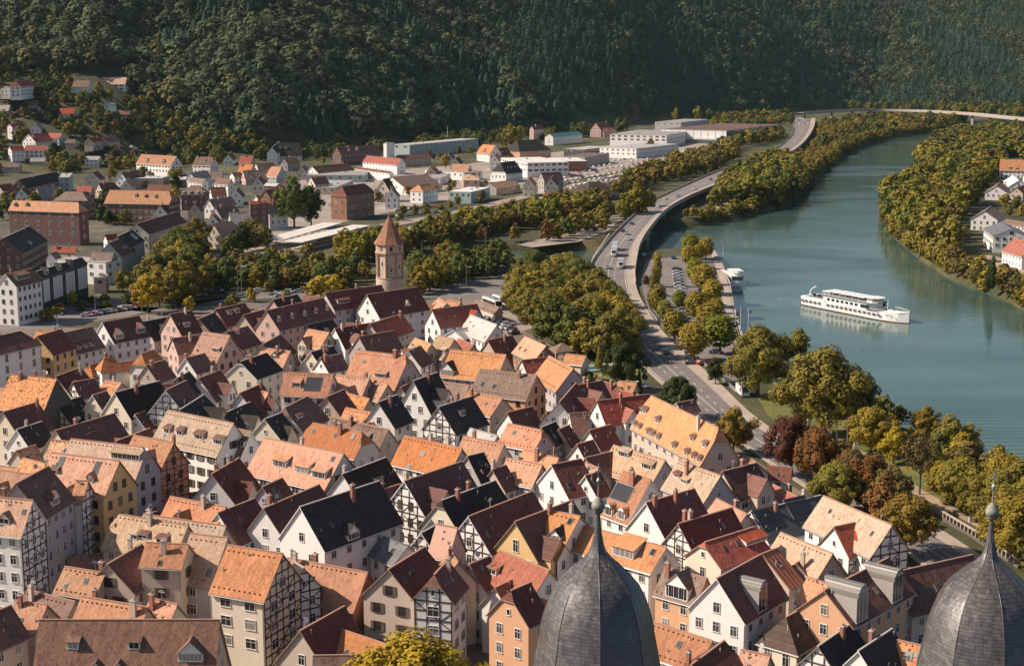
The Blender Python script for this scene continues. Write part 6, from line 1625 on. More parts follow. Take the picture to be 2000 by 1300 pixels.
# ================================================================ TREES
def foliage_mat(name, use_attr=False):
    m, nt, b = nmat(name)
    if use_attr:
        at = nt.nodes.new('ShaderNodeAttribute'); at.attribute_name = 'tint'; base = at.outputs['Color']
    else:
        oi = nt.nodes.new('ShaderNodeObjectInfo'); base = oi.outputs['Color']
    wc = wcoords(nt); nz = noise_(nt, wc, 0.55 if not use_attr else 0.12, 4, .7); n2 = noise_(nt, wc, 3.0, 2)
    f = math_(nt, 'ADD', math_(nt, 'MULTIPLY', nz, .6), math_(nt, 'MULTIPLY', n2, .4))
    tone = ramp(nt, f, [(0.33, (.60, .70, .62)), (0.5, (1.3, 1.25, 1.05)), (0.66, (2.3, 2.0, 1.15))] if not use_attr else [(0.33, (.72, .78, .75)), (0.5, (1.1, 1.1, 1.05)), (0.66, (1.6, 1.5, 1.2))])
    c = mixc(nt, 1.0, base, tone, 'MULTIPLY')
    nt.links.new(c, b.inputs['Base Color']); b.inputs['Roughness'].default_value = .75; b.inputs['Specular IOR Level'].default_value = .2
    tr = nt.nodes.new('ShaderNodeBsdfTranslucent'); nt.links.new(c, tr.inputs[0])
    mx = nt.nodes.new('ShaderNodeMixShader'); mx.inputs[0].default_value = .22
    o = nt.nodes['Material Output']; nt.links.new(b.outputs[0], mx.inputs[1]); nt.links.new(tr.outputs[0], mx.inputs[2]); nt.links.new(mx.outputs[0], o.inputs[0]); return m
M_leaf = foliage_mat('foliage'); M_wood = foliage_mat('forest_foliage', True); M_bark = plain('bark', (.10, .075, .055), .9, var=.4, scale=3)
nrng = np.random.default_rng(5)
def leaf_cloud(n, lobes, size, shell=.55, squash=1.0, seed=0):
    """n leaf quads gathered on the outer shells of several lobes: (cx, cy, cz, r)"""
    g = np.random.default_rng(seed); L = np.array(lobes, float)
    wts = L[:, 3] ** 2; idx = g.choice(len(L), n, p=wts / wts.sum()); c = L[idx, :3]; r = L[idx, 3]
    d = g.normal(size=(n, 3)); d /= np.linalg.norm(d, axis=1)[:, None]
    rad = r * (shell + (1.06 - shell) * g.random(n) ** .6) * (1 + .12 * np.sin(d[:, 0] * 7 + idx) * np.cos(d[:, 2] * 6 + idx * 2))
    p = c + d * rad[:, None] * np.array([1, 1, squash])
    ax_ = p - np.array([0, 0, .5]); ax_ /= np.linalg.norm(ax_, axis=1)[:, None] + 1e-6
    nrm = d * .7 + ax_ * .5 + g.normal(size=(n, 3)) * .32 + np.array([0, 0, .12]); nrm /= np.linalg.norm(nrm, axis=1)[:, None]
    t = np.cross(nrm, g.normal(size=(n, 3))); t /= np.linalg.norm(t, axis=1)[:, None]; bt = np.cross(nrm, t)
    s = size * (.6 + .8 * g.random(n))[:, None]; a = t * s; b_ = bt * s * .62
    V = np.stack([p - a, p - b_ * 1.0, p + a, p + b_], 1).reshape(-1, 3)
    return V
def quads_mesh(name, V, mat, nf=None):
    n = len(V) // 4; me = bpy.data.meshes.new(name); me.vertices.add(len(V)); me.vertices.foreach_set('co', V.astype(np.float32).ravel())
    me.loops.add(n * 4); me.loops.foreach_set('vertex_index', np.arange(n * 4, dtype=np.int32)); me.polygons.add(n)
    me.polygons.foreach_set('loop_start', np.arange(0, n * 4, 4, dtype=np.int32)); me.update(calc_edges=True); me.materials.append(mat); return me
def lobes_round(seed, k=11, w_=1.0, h0=.28, h1=.92):
    """unit tree: height 1, crown radius about w_*.42; many small clumps on an uneven egg"""
    g = random.Random(seed); L = []; k = int(k * 2.2)
    bulge = [g.uniform(.78, 1.15) for _ in range(7)]
    for i in range(k):
        a = i * 2.399 + g.uniform(-.5, .5); f = (i + .5) / k; z = h0 + (h1 - h0) * f + g.uniform(-.03, .03)
        env = math.sin(math.pi * min(1, max(0.05, (f * .84 + .14)))) ** .62 * bulge[int((a % 6.283) / 6.283 * 7)]
        r = g.uniform(.055, .135); R_ = max(0, .42 * w_ * env - r * .7) * g.uniform(.62, 1.16)
        L.append((R_ * math.cos(a), R_ * math.sin(a), z, r))
    L += [(0, 0, h0 + .18, .19 * w_), (0, 0, .62, .22 * w_), (.04, 0, .8, .13 * w_)]
    return L
def trunk_mesh(seed, w_=1.0, top=.7, r=.022):
    g = random.Random(seed); b = MB(); b.tube((0, 0, -.03), (0, 0, .33), r * 1.2, r * .8, 7); b.tube((0, 0, .33), (.01, .01, top), r * .8, r * .3, 6)
    for i in range(6):
        a = i * 2.4 + g.uniform(-.3, .3); z = .26 + i * .06; R_ = .26 * w_ * g.uniform(.8, 1.1); b.tube((0, 0, z), (R_ * math.cos(a), R_ * math.sin(a), z + g.uniform(.14, .26)), r * .5, r * .15, 5)
    return b.mesh('trunk', [M_bark])
PROTO = {}
def proto(kind):
    if kind in PROTO: return PROTO[kind]
    spec = {'big': (4, 13000, .018, 1.15, 17), 'mid': (5, 3600, .030, 1.0, 13), 'far': (5, 620, .062, 1.0, 9), 'tiny': (4, 230, .095, 1.05, 7)}
    out_ = []
    if kind in spec:
        nv, n, s, w_, k = spec[kind]
        for i in range(nv): out_.append((quads_mesh('crown', leaf_cloud(n, lobes_round(i * 7 + len(kind), k, w_, .26 if i % 2 else .22), s, seed=i + 3), M_leaf), trunk_mesh(i)))
    elif kind == 'egg':      # upright clipped plane trees of the car park
        for i in range(3):
            L = [(g_[0], g_[1], g_[2], g_[3]) for g_ in [(.05 * math.cos(q * 2.4 + i), .05 * math.sin(q * 2.4 + i), .28 + q * .065, .20 * math.sin(math.pi * (q + 1.6) / 12.0) ** .6) for q in range(10)]]
            out_.append((quads_mesh('crown', leaf_cloud(3000, L, .028, seed=i + 30), M_leaf), trunk_mesh(i, .5, .6, .016)))
    elif kind == 'column':
        for i in range(2):
            L = [(.03 * math.cos(q * 2 + i), .03 * math.sin(q * 2), .12 + q * .075, .15 * math.sin(math.pi * (q + 1.8) / 13.5) ** .7) for q in range(11)]
            out_.append((quads_mesh('crown', leaf_cloud(2400, L, .024, seed=i + 50), M_leaf), trunk_mesh(i, .3, .7, .014)))
    elif kind == 'sparse':
        for i in range(2): out_.append((quads_mesh('crown', leaf_cloud(1500, lobes_round(i + 77, 14, .95, .42, .93), .02, shell=.1, seed=i + 60), M_leaf), trunk_mesh(i, 1.1, .85, .016)))
    elif kind == 'shrub':
        for i in range(3):
            g = random.Random(i); L = [(g.uniform(-.3, .3), g.uniform(-.3, .3), g.uniform(.2, .65), g.uniform(.2, .33)) for q in range(7)]
            out_.append((quads_mesh('crown', leaf_cloud(700, L, .06, seed=i + 70), M_leaf), trunk_mesh(i, .6, .4, .03)))
    elif kind == 'conifer':
        for i in range(2):
            L = [(0, 0, .1 + q * .08, max(.03, .24 * (1 - q / 11.5))) for q in range(11)]
            out_.append((quads_mesh('crown', leaf_cloud(2200, L, .03, shell=.6, squash=.6, seed=i + 80), M_leaf), trunk_mesh(i, .3, .9, .016)))
    PROTO[kind] = out_; return out_
TC = {'green': (.080, .096, .024), 'dark': (.036, .050, .016), 'olive': (.148, .128, .028), 'golden': (.215, .165, .028), 'yellow': (.30, .22, .022), 'orange': (.175, .122, .028), 'brown': (.115, .090, .034),
      'red': (.085, .034, .026), 'rust': (.15, .075, .028), 'lime': (.15, .155, .022)}
TREES = []
SPEC = []
KEEP = [it['px'] + (it['L'],) for it in HOUSES if not (it['o'].get('group') or '').startswith('houses of the old')]
def tree(px, py, h, w_, kind, col, where, name=None, grp=None, g=None, label=None):
    """px, py: foot of the trunk in the photo; h metres; w_ = crown width / natural width"""
    p = hit(px, py) if g is None else g
    SPEC.append((p, h, w_, kind, col, where, name, grp, label))
def raise_tree(p, h, w_, kind, col, where, name, grp, label):
    pr = proto(kind); me, tm = pr[rng.randrange(len(pr))]
    t = thing(name or ('shrub' if kind == 'shrub' else 'conifer_tree' if kind == 'conifer' else 'broadleaf_tree'), label, 'shrub' if kind == 'shrub' else 'tree', p, rng.uniform(0, 6.28), grp)
    c = TC[col]; v = rng.uniform(.85, 1.18); hh = rng.uniform(-.06, .06)
    cr = link('crown', me, t); cr.color = (c[0] * v * (1 + hh), c[1] * v, c[2] * v, 1)
    tr = link('trunk', tm, t)
    for o in (cr, tr): o.scale = (h * w_, h * w_, h)
    TREES.append(dict(o=t, px=P(p)[0], py=P(p)[1], col=col, kind=kind, where=where, h=h, label=label))
def raise_all(limit=285):
    """the trees that show largest stand alone, the many small distant ones form one mass"""
    def size(s):
        x, y = P(s[0]); q = F / (s[0].y * CT + 15) * s[1]
        return q * (2 if s[3] in ('egg', 'column', 'conifer') else 1) if -40 < x < 2040 and y < 1480 else 0
    one = [s for s in SPEC if s[8]]; rest = sorted([s for s in SPEC if not s[8]], key=size, reverse=True)
    k = limit - len(one); one += rest[:k]; rest = rest[k:]
    for s in one: raise_tree(*s)
    VV, TT = [], []
    for p, h, w_, kind, col, *_ in rest:
        x, y = P(p)
        if not (-250 < x < 2250): continue
        sc_ = F / (p.y * CT + 15) * h
        key = ('mass', sc_ > 45)
        if key not in PROTO: PROTO[key] = [leaf_cloud(700 if sc_ > 45 else 300, lobes_round(60 + i, 10, 1.0, .22), .058 if sc_ > 45 else .085, seed=i + 90) for i in range(5)]
        pr = PROTO[key][rng.randrange(5)]; a = rng.uniform(0, 6.28); ca, sa = math.cos(a), math.sin(a); s_ = h * w_ * (1.2 if kind == 'shrub' else .6 if kind in ('column', 'egg') else 1)
        V = np.empty_like(pr); V[:, 0] = (pr[:, 0] * ca - pr[:, 1] * sa) * s_ + p.x; V[:, 1] = (pr[:, 0] * sa + pr[:, 1] * ca) * s_ + p.y; V[:, 2] = (pr[:, 2] - (.12 if kind == 'shrub' else .04)) * h + p.z
        VV.append(V); c = np.array(TC[col]) * rng.uniform(.85, 1.18); TT.append(np.broadcast_to(c, (len(pr) // 4, 3)))
    V = np.vstack(VV); T_ = np.vstack(TT); me = quads_mesh('distant_trees', V, M_wood)
    at = me.color_attributes.new('tint', 'FLOAT_COLOR', 'POINT'); A = np.ones((len(V), 4), np.float32); A[:, :3] = np.repeat(T_, 4, axis=0); at.data.foreach_set('color', A.ravel())
    o = link('riverside_woodland', me); tag(o, 'mass of small distant trees along the river banks, railway and hillside gardens', 'woodland', kind='stuff')
    print('ONE', len(one), 'REST', len(rest), 'smallest', size(one[-1]))
# singled-out trees
for a in [
 (1480, 772, 18, 1.12, 'big', 'olive', 'tall green tree by the river above the parked white van'),
 (1606, 852, 21, 1.12, 'big', 'olive', 'tallest broad green tree on the river bank, right of the van'),
 (1662, 838, 15, 1.0, 'big', 'green', 'dark green tree leaning behind the tallest river bank tree'),
 (1397, 750, 7.5, .95, 'mid', 'dark', 'small round dark green tree beside the road railing'),
 (1325, 818, 11, 1.05, 'big', 'dark', 'dark green tree between the orange inn roof and the road'),
 (1432, 886, 10.5, 1.05, 'big', 'orange', 'orange-green tree beyond the end of the inn roof'),
 (1545, 930, 13, 1.0, 'big', 'red', 'dark red-leaved tree standing over the road edge'),
 (1592, 945, 12.5, .95, 'big', 'rust', 'rust-brown tree right of the dark red one'),
 (1700, 885, 11, 1.2, 'big', 'golden', 'golden-green tree between the river path and the water'),
 (1796, 965, 13, .9, 'sparse', 'brown', 'thin leaning tree with sparse brown crown beside the river path'),
 (1628, 1002, 10.5, 1.15, 'big', 'olive', 'round green tree right of the black corrugated roof'),
 (1698, 995, 11, 1.1, 'big', 'rust', 'reddish brown tree between the golden and the orange tree'),
 (1668, 975, 10, 1.0, 'big', 'brown', 'brown tree behind the round green tree'),
 (1768, 1082, 11, 1.05, 'big', 'orange', 'orange-brown tree beside the timber gable and shaded street'),
 (812, 1455, 14.5, 1.35, 'big', 'yellow', 'yellow-green tree top rising at the bottom edge of the photo'),
 (1882, 1000, 10.5, 1.25, 'big', 'olive', 'wide green tree left of the right dome spike'),
 (1838, 960, 8, 1.1, 'mid', 'golden', 'low golden tree beside the thin leaning tree'),
 (1245, 432, 21, .95, 'mid', 'golden', 'tall golden-green tree left of the road bridge'),
 (1222, 436, 17, .9, 'mid', 'lime', 'lower golden tree at the left foot of the tall one by the bridge'),
 (1268, 420, 15, .85, 'mid', 'olive', 'green tree right of the tall one beside the bridge'),
 (575, 446, 27, .85, 'mid', 'green', 'tall green tree before the railway station, taller of two'),
 (608, 442, 22, .8, 'mid', 'dark', 'dark green tree right of the tallest one before the station'),
 (1180, 712, 11, .8, 'mid', 'brown', 'thin brown tree behind the pond'),
 (1170, 722, 8, .7, 'conifer', 'olive', 'small pointed conifer right of the pavilion'),
 (1218, 764, 13, 1.0, 'big', 'dark', 'dark tree above the garden behind the inn roof'),
 (1248, 768, 8, .5, 'conifer', 'dark', 'slim dark conifer in the garden behind the inn roof'),
 (1240, 705, 7, 1.0, 'mid', 'olive', 'low green tree at the edge of the park by the road'),
 (289, 612, 13, 1.1, 'mid', 'yellow', 'bright yellow-green tree on the embankment'),
 (142, 600, 6, .8, 'mid', 'yellow', 'small yellow tree before the dark green striped block'),
 (240, 572, 9, 1.1, 'mid', 'olive', 'green tree left of the yellow embankment tree'),
 (1270, 300, 15, .8, 'far', 'brown', 'brown tree at the far edge of the car yard'),
 (1320, 240, 22, .7, 'far', 'golden', 'pale tall tree behind the white office blocks, left'),
 (1363, 238, 22, .8, 'far', 'golden', 'pale leaning tree behind the white office blocks, middle'),
 (1386, 238, 20, .9, 'far', 'green', 'green tree behind the white office blocks, right'),
 (1000, 305, 30, .8, 'far', 'olive', 'tall tree behind the big hipped hall roof'),
 (870, 330, 13, .9, 'far', 'golden', 'golden tree below the long teal block'),
 (632, 322, 7, 1, 'far', 'golden', 'small golden tree left of the timber villa'),
 (1545, 245, 18, .8, 'far', 'green', 'dark round tree at the bend of the far road'),
]: tree(a[0], a[1], a[2], a[3], a[4], a[5], '', label=a[6])
for a in [(1952, 1000, 12, 1.2, 'golden'), (1985, 1035, 13, 1.2, 'olive'), (1958, 1062, 11, 1.15, 'olive'), (1990, 1105, 13, 1.2, 'golden'), (1850, 985, 9, 1.1, 'golden'), (1905, 1020, 9, 1.1, 'olive')]:
    tree(a[0], a[1], a[2], a[3], 'big', a[4], 'beside the right dome spike', grp='trees beside the right dome')
for a in [(1740, 1005, 10, 1.1, 'brown'), (1722, 1030, 9, 1.1, 'rust'), (1655, 958, 9, 1.1, 'rust'), (1640, 930, 8, 1.2, 'brown'), (1745, 905, 8, 1.1, 'yellow'), (1560, 700, 9, 1.1, 'olive')]:
    tree(a[0], a[1], a[2], a[3], 'mid', a[4], 'between the road and near river bank', grp='trees between road and river')
# car park trees
egg = [(1350, 506, 11, 1.25), (1378, 508, 10, 1.15), (1345, 525, 10, 1.1), (1357, 556, 10.5, 1.15), (1374, 575, 11.5, 1.4), (1391, 600, 10, 1.2), (1326, 605, 7, 1.2), (1361, 632, 11, 1.2), (1386, 660, 11.5, 1.3), (1406, 692, 12, 1.4), (1354, 705, 11.5, 1.25), (1317, 670, 10.5, 1.2), (1298, 632, 8, 1.1), (1364, 512, 8, 1.1), (1398, 622, 7, 1.2), (1377, 612, 7.5, 1.1)]
for i, (x, y, h, w_) in enumerate(egg): tree(x, y, h * 1.05, w_ * 1.3, 'egg', 'golden' if i % 3 else 'lime', 'clipped plane of the car park', grp='plane trees of the car park')
for i, (x, y, h, w_) in enumerate([(1283, 560, 14.5, .85), (1277, 578, 11, .9), (1284, 612, 11, 1.6), (1262, 560, 5, 1.6), (1273, 600, 7, 1.6), (1290, 600, 9, 1.5)]): tree(x, y, h, w_, 'column', ['golden', 'olive', 'olive', 'rust', 'brown', 'olive'][i], 'along the road edge of the car park', grp='columnar trees by the road')
def inpoly(x, y, pl):
    c = False
    for i in range(len(pl)):
        (x0, y0), (x1, y1) = pl[i], pl[i - 1]
        if (y0 > y) != (y1 > y) and x < (x1 - x0) * (y - y0) / (y1 - y0) + x0: c = not c
    return c
def fill(poly, sp, hs, ws, kinds, cols, where, grp, limit=999, avoid=None):
    """trees scattered over a piece of ground outlined in the photo, spacing sp metres"""
    G = [hit(x, y) for x, y in poly]; pl = [(p.x, p.y) for p in G]; xs = [p[0] for p in pl]; ys = [p[1] for p in pl]; n = 0
    y = min(ys)
    row = 0
    while y < max(ys):
        x = min(xs) + (row % 2) * sp / 2
        while x < max(xs):
            X, Y = x + rng.uniform(-.32, .32) * sp, y + rng.uniform(-.32, .32) * sp
            if inpoly(X, Y, pl) and n < limit and river_sd(X, Y)[0] < -1.0:
                z = gz(X, Y); q_ = P((X, Y, z)); th = F / (Y * CT + 15) * hs[1]
                if any(abs(k_[0] - q_[0]) < th * .3 + 10 and q_[1] - th * .9 < k_[1] + 6 and q_[1] > k_[1] - 2 for k_ in KEEP): x += sp; continue
                tree(0, 0, rng.uniform(*hs), rng.uniform(*ws), rng.choice(kinds), rng.choice(cols), where, grp=grp, g=Vector((X, Y, z))); n += 1
            x += sp
        y += sp * .87; row += 1
    return n
NT = []
NT.append(fill([(1010, 600), (1020, 655), (1080, 690), (1130, 705), (1195, 712), (1228, 692), (1208, 645), (1172, 604), (1145, 580), (1110, 566), (1050, 566)], 8.4, (12, 16.5), (.95, 1.2), ['big', 'mid', 'mid'], ['olive', 'green', 'golden', 'olive', 'green', 'olive'], 'in the big park beside the road', 'trees of the park'))
NT.append(fill([(1010, 560), (1060, 545), (1140, 548), (1150, 560), (1090, 575), (1015, 590)], 8, (9, 12), (.9, 1.1), ['mid'], ['olive', 'golden', 'green'], 'at the far edge of the big park', 'trees at the far edge of the park'))
NT.append(fill([(805, 590), (830, 585), (880, 572), (905, 552), (925, 545), (965, 545), (990, 528), (990, 516), (900, 522), (850, 532), (815, 545)], 7.5, (8, 13), (1.0, 1.25), ['mid'], ['orange', 'green', 'golden', 'olive', 'brown', 'green'], 'in the clump right of the stone tower', 'trees right of the stone tower'))
NT.append(fill([(1000, 538), (1100, 532), (1150, 540), (1150, 528), (1100, 528), (1000, 520)], 9, (5, 9), (1.0, 1.3), ['mid', 'shrub'], ['olive', 'golden', 'brown'], 'on the near bank of the river mouth', 'bank trees of the river mouth'))
NT.append(fill([(800, 478), (1000, 482), (1100, 482), (1160, 480), (1150, 470), (1000, 470), (800, 462)], 13, (7, 12), (.85, 1.1), ['mid'], ['orange', 'golden', 'brown', 'rust'], 'along the far bank avenue', 'avenue trees of the far bank'))
NT.append(fill([(650, 508), (800, 478), (880, 452), (960, 436), (1060, 414), (1180, 402), (1195, 410), (1120, 432), (1000, 455), (900, 474), (800, 500), (690, 522)], 8, (9, 14), (.9, 1.15), ['mid', 'far'], ['golden', 'golden', 'lime', 'olive', 'olive', 'orange'], 'in the belt beside the railway', 'trees between railway and river mouth'))
NT.append(fill([(380, 548), (440, 540), (560, 536), (650, 532), (720, 535), (720, 556), (640, 566), (500, 566), (400, 570)], 7.5, (7.5, 11), (.9, 1.15), ['mid'], ['golden', 'olive', 'green', 'orange', 'green'], 'on the embankment left of the stone tower', 'embankment trees left of the stone tower'))
NT.append(fill([(280, 600), (300, 545), (330, 520), (360, 500), (380, 500), (400, 560), (400, 590), (330, 605)], 8.5, (11, 16), (.95, 1.15), ['mid'], ['green', 'olive', 'golden', 'olive', 'green'], 'in the strip by the cream block', 'trees beside the embankment street'))
NT.append(fill([(350, 505), (400, 470), (440, 455), (450, 490), (500, 500), (450, 515), (380, 515)], 10, (11, 16), (.9, 1.1), ['mid'], ['olive', 'brown', 'green', 'orange', 'dark'], 'between the brick houses and the station', 'trees between brick houses and station'))
NT.append(fill([(440, 520), (560, 512), (610, 506), (600, 522), (440, 532)], 11, (6, 9), (1, 1.2), ['mid', 'far'], ['olive', 'golden', 'brown'], 'before the railway tracks', 'trees before the tracks'))
NT.append(fill([(480, 490), (520, 490), (520, 475), (480, 472)], 9, (10, 13), (1, 1.2), ['mid'], ['brown', 'olive'], 'at the left end of the platforms', 'trees by the platforms'))
NT.append(fill([(585, 585), (660, 578), (680, 568), (600, 570)], 7, (6, 8), (1.3, 1.6), ['mid'], ['yellow', 'yellow', 'golden'], 'behind the five-dormered roof', 'bright yellow trees behind the dormered roof'))
NT.append(fill([(420, 400), (500, 395), (460, 370), (430, 372)], 12, (12, 17), (.85, 1.0), ['far'], ['olive', 'brown', 'green'], 'above the brick house left of the station', 'trees above the brick house'))
NT.append(fill([(180, 445), (260, 440), (240, 420), (210, 418)], 11, (7, 11), (.9, 1.1), ['far'], ['brown', 'olive', 'dark'], 'before the brick school block', 'trees by the brick school block'))
NT.append(fill([(1195, 395), (1290, 362), (1400, 335), (1440, 310), (1440, 290), (1400, 300), (1290, 330), (1200, 380)], 11, (10, 15), (.85, 1.05), ['far'], ['orange', 'brown', 'golden', 'olive', 'golden'], 'between far yard and road bridge', 'trees between yard and bridge'))
NT.append(fill([(1400, 298), (1530, 276), (1530, 262), (1480, 272), (1400, 285)], 15, (11, 16), (.9, 1.1), ['far'], ['olive', 'golden', 'dark'], 'before the glass-sided hall', 'trees before the glass-sided hall'))
NT.append(fill([(1392, 412), (1440, 400), (1530, 392), (1560, 370), (1545, 330), (1520, 318), (1480, 335), (1420, 365), (1405, 385)], 9.5, (12, 18), (.95, 1.2), ['mid', 'far'], ['olive', 'golden', 'green', 'lime'], 'on the point of land', 'trees on the point of land'))
NT.append(fill([(1330, 440), (1380, 436), (1420, 420), (1400, 412), (1340, 425)], 9, (4, 8), (.9, 1.2), ['mid', 'shrub'], ['golden', 'brown', 'olive'], 'on the tip of the point of land', 'bushes on the tip of land'))
NT.append(fill([(1545, 395), (1575, 372), (1603, 340), (1637, 310), (1677, 286), (1740, 267), (1800, 257), (1800, 251), (1740, 259), (1670, 272), (1620, 296), (1590, 320), (1560, 350), (1540, 380)], 10, (6, 11), (1.0, 1.3), ['far', 'far', 'tiny'], ['golden', 'orange', 'olive', 'golden', 'brown'], 'on the left river bank beyond the bridge', 'bank trees beyond the bridge'))
NT.append(fill([(1600, 290), (1680, 258), (1760, 240), (1880, 236), (1900, 243), (1800, 251), (1700, 266), (1630, 290)], 22, (11, 18), (.9, 1.15), ['tiny'], ['olive', 'brown', 'golden', 'green'], 'on the far river bank below the long bridge', 'trees below the long bridge'))
NT.append(fill([(1735, 384), (1775, 372), (1800, 350), (1800, 310), (1840, 278), (1880, 268), (1960, 262), (2060, 262), (2100, 320), (1940, 345), (1915, 400), (1885, 440), (1862, 500), (1860, 540), (1800, 506), (1748, 462), (1730, 425)], 13.5, (13, 20), (.95, 1.2), ['far'], ['olive', 'golden', 'lime', 'brown', 'olive', 'green'], 'in the wood on the right river bank', 'trees of the right bank wood'))
NT.append(fill([(1862, 545), (1915, 566), (1965, 586), (2010, 610), (2100, 650), (2100, 590), (2010, 570), (1950, 560), (1900, 545)], 8.5, (5, 10), (1.0, 1.3), ['mid', 'far'], ['olive', 'golden', 'brown', 'yellow'], 'on the right bank below the village', 'bank trees below the village'))
NT.append(fill([(1900, 440), (1950, 480), (2000, 540), (2100, 560), (2100, 400), (2000, 400), (1960, 395)], 17, (5, 9), (.9, 1.1), ['far', 'shrub'], ['olive', 'golden', 'brown', 'green'], 'in the gardens of the right bank village', 'garden trees of the village'))
tree(1937, 566, 14, .55, 'column', 'dark', '', label='tall dark poplar below the village houses'); tree(1930, 560, 11, .6, 'conifer', 'dark', '', label='dark conifer left of the tall poplar below the village')
NT.append(fill([(1700, 862), (1760, 855), (1850, 888), (1950, 935), (2040, 975), (2050, 1000), (1940, 985), (1850, 935), (1770, 900)], 9.5, (6, 10.5), (1.0, 1.25), ['mid'], ['golden', 'olive', 'rust', 'orange', 'green', 'brown'], 'in the belt along the near river bank', 'near river bank trees'))
NT.append(fill([(1975, 1010), (2060, 1030), (2200, 1100), (2200, 1220), (2090, 1190), (2010, 1130)], 7, (9, 13), (1.1, 1.3), ['big', 'mid'], ['olive', 'golden', 'olive'], 'behind the right dome', 'trees behind the right dome'))
NT.append(fill([(1660, 985), (1740, 1040), (1760, 1060), (1700, 1000), (1640, 960)], 7, (6, 9), (1, 1.2), ['mid'], ['brown', 'rust', 'green'], 'between the tan roof and the road', 'trees by the tan roof'))
NT.append(fill([(1040, 700), (1120, 745), (1200, 755), (1210, 735), (1120, 718), (1060, 690)], 10, (3, 5), (1, 1.3), ['shrub'], ['olive', 'golden', 'dark'], 'in the garden round the pond', 'shrubs round the pond'))
NT.append(fill([(0, 345), (130, 340), (260, 332), (330, 325), (330, 300), (260, 250), (200, 190), (100, 160), (0, 170)], 20, (9, 15), (.85, 1.1), ['far'], ['golden', 'olive', 'orange', 'dark', 'green'], 'between the villas on the left hillside', 'trees between the hillside villas'))
NT.append(fill([(0, 380), (60, 372), (120, 395), (60, 420), (0, 410)], 14, (6, 10), (1, 1.2), ['far'], ['golden', 'olive'], 'at the left edge above the brick school block', 'trees above the brick school'))
NT.append(fill([(560, 305), (700, 322), (760, 300), (900, 320), (930, 300), (700, 290)], 24, (6, 11), (.9, 1.2), ['far'], ['olive', 'golden', 'dark', 'brown'], 'among the houses at the foot of the wood', 'trees at the foot of the wood'))
NT.append(fill([(760, 425), (900, 395), (960, 385), (960, 395), (880, 412), (770, 438)], 16, (5, 8), (1, 1.3), ['far'], ['golden', 'orange', 'olive'], 'in the yard north of the stone tower', 'small trees north of the stone tower'))
for i, (x, y) in enumerate([(560, 590), (525, 575), (490, 590), (640, 590), (455, 605), (370, 612)]): tree(x, y, rng.uniform(5, 7), 1, 'mid', ['golden', 'olive', 'yellow'][i % 3], 'in the car park behind the gabled row', grp='small trees of the car park')
for i, (x, y, h_, c_) in enumerate([(595, 712, 6, 'brown'), (905, 835, 5, 'dark'), (60, 880, 3.5, 'green'), (40, 872, 3, 'golden'), (80, 885, 3, 'dark'), (905, 800, 5, 'dark'), (360, 595, 8, 'olive'), (1025, 712, 4, 'dark')]): tree(x, y, h_, 1, 'mid' if h_ > 4 else 'shrub', c_, 'in a courtyard of the old town', grp='courtyard trees of the old town')

def shore(i0, i1, off0, off1, sp, hs, kinds, cols, where, grp):
    for i in range(RIV.index(i0), RIV.index(i1)):
        a, b = RP[i], RP[i + 1]; L = np.linalg.norm(b - a); d = (b - a) / L; k = int(L / sp)
        for j in range(k):
            p = a + d * (j + rng.random()) * sp; nn = np.array([-d[1], d[0]]); o = rng.uniform(off0, off1)
            for sg in (1, -1):
                q = p + nn * o * sg
                if river_sd(q[0], q[1])[0] < -.8:
                    tree(0, 0, rng.uniform(*hs), rng.uniform(1.0, 1.3), rng.choice(kinds), rng.choice(cols), where, grp=grp, g=Vector((q[0], q[1], float(terrain(q[0], q[1]).ravel()[0])))); break
shore((1800, 305), (2350, 760), .5, 6, 2.6, (5, 10), ['mid', 'shrub'], ['olive', 'golden', 'brown', 'golden'], 'at the waterline of the right bank', 'waterline trees of the right bank')
shore((2140, 1030), (1500, 690), 2, 8, 8, (4, 8), ['mid', 'shrub'], ['olive', 'golden', 'brown', 'green'], 'at the waterline of the near bank', 'waterline trees of the near bank')
shore((1385, 440), (1890, 243), .5, 6, 3.5, (4, 8), ['far', 'shrub'], ['olive', 'golden', 'orange', 'golden'], 'at the waterline beyond the bridge', 'waterline bushes beyond the bridge')
fill([(1420, 372), (1530, 330), (1580, 290), (1598, 262), (1600, 240), (1700, 250), (1640, 288), (1595, 325), (1565, 365)], 11, (4, 9), (1, 1.3), ['far', 'shrub'], ['golden', 'olive', 'orange', 'golden'], 'between the far road and river', 'bushes between far road and river')
fill([(1600, 245), (1700, 232), (1880, 230), (1900, 240), (1700, 262)], 16, (8, 14), (1, 1.2), ['tiny'], ['olive', 'brown', 'golden', 'green', 'dark'], 'below the long bridge', 'trees below the long bridge')
fill([(1880, 226), (2060, 232), (2200, 240), (2200, 225), (2000, 215), (1880, 212), (1650, 208), (1650, 212)], 26, (12, 18), (1, 1.2), ['tiny'], ['olive', 'green', 'dark', 'golden'], 'behind the long bridge', 'trees behind the long bridge')
fill([(1010, 478), (1100, 458), (1165, 430), (1200, 418), (1180, 460), (1100, 476)], 10.5, (8, 12), (.9, 1.1), ['mid'], ['olive', 'green', 'golden', 'orange'], 'on the pale path by the bridge', 'trees on the pale path')
fill([(0, 640), (110, 610), (180, 592), (240, 580), (290, 590), (200, 605), (100, 628)], 9, (3, 5), (1.2, 1.5), ['shrub'], ['olive', 'green', 'golden'], 'along the embankment', 'embankment shrubs')
fill([(250, 205), (300, 212), (430, 272), (530, 290), (530, 316), (420, 322), (330, 300), (250, 240)], 10.5, (9, 15), (1, 1.2), ['far'], ['green', 'olive', 'green', 'dark', 'golden'], 'at the left foot of the wood', 'trees at the left foot of the wood')
GL = 'on the left hillside'
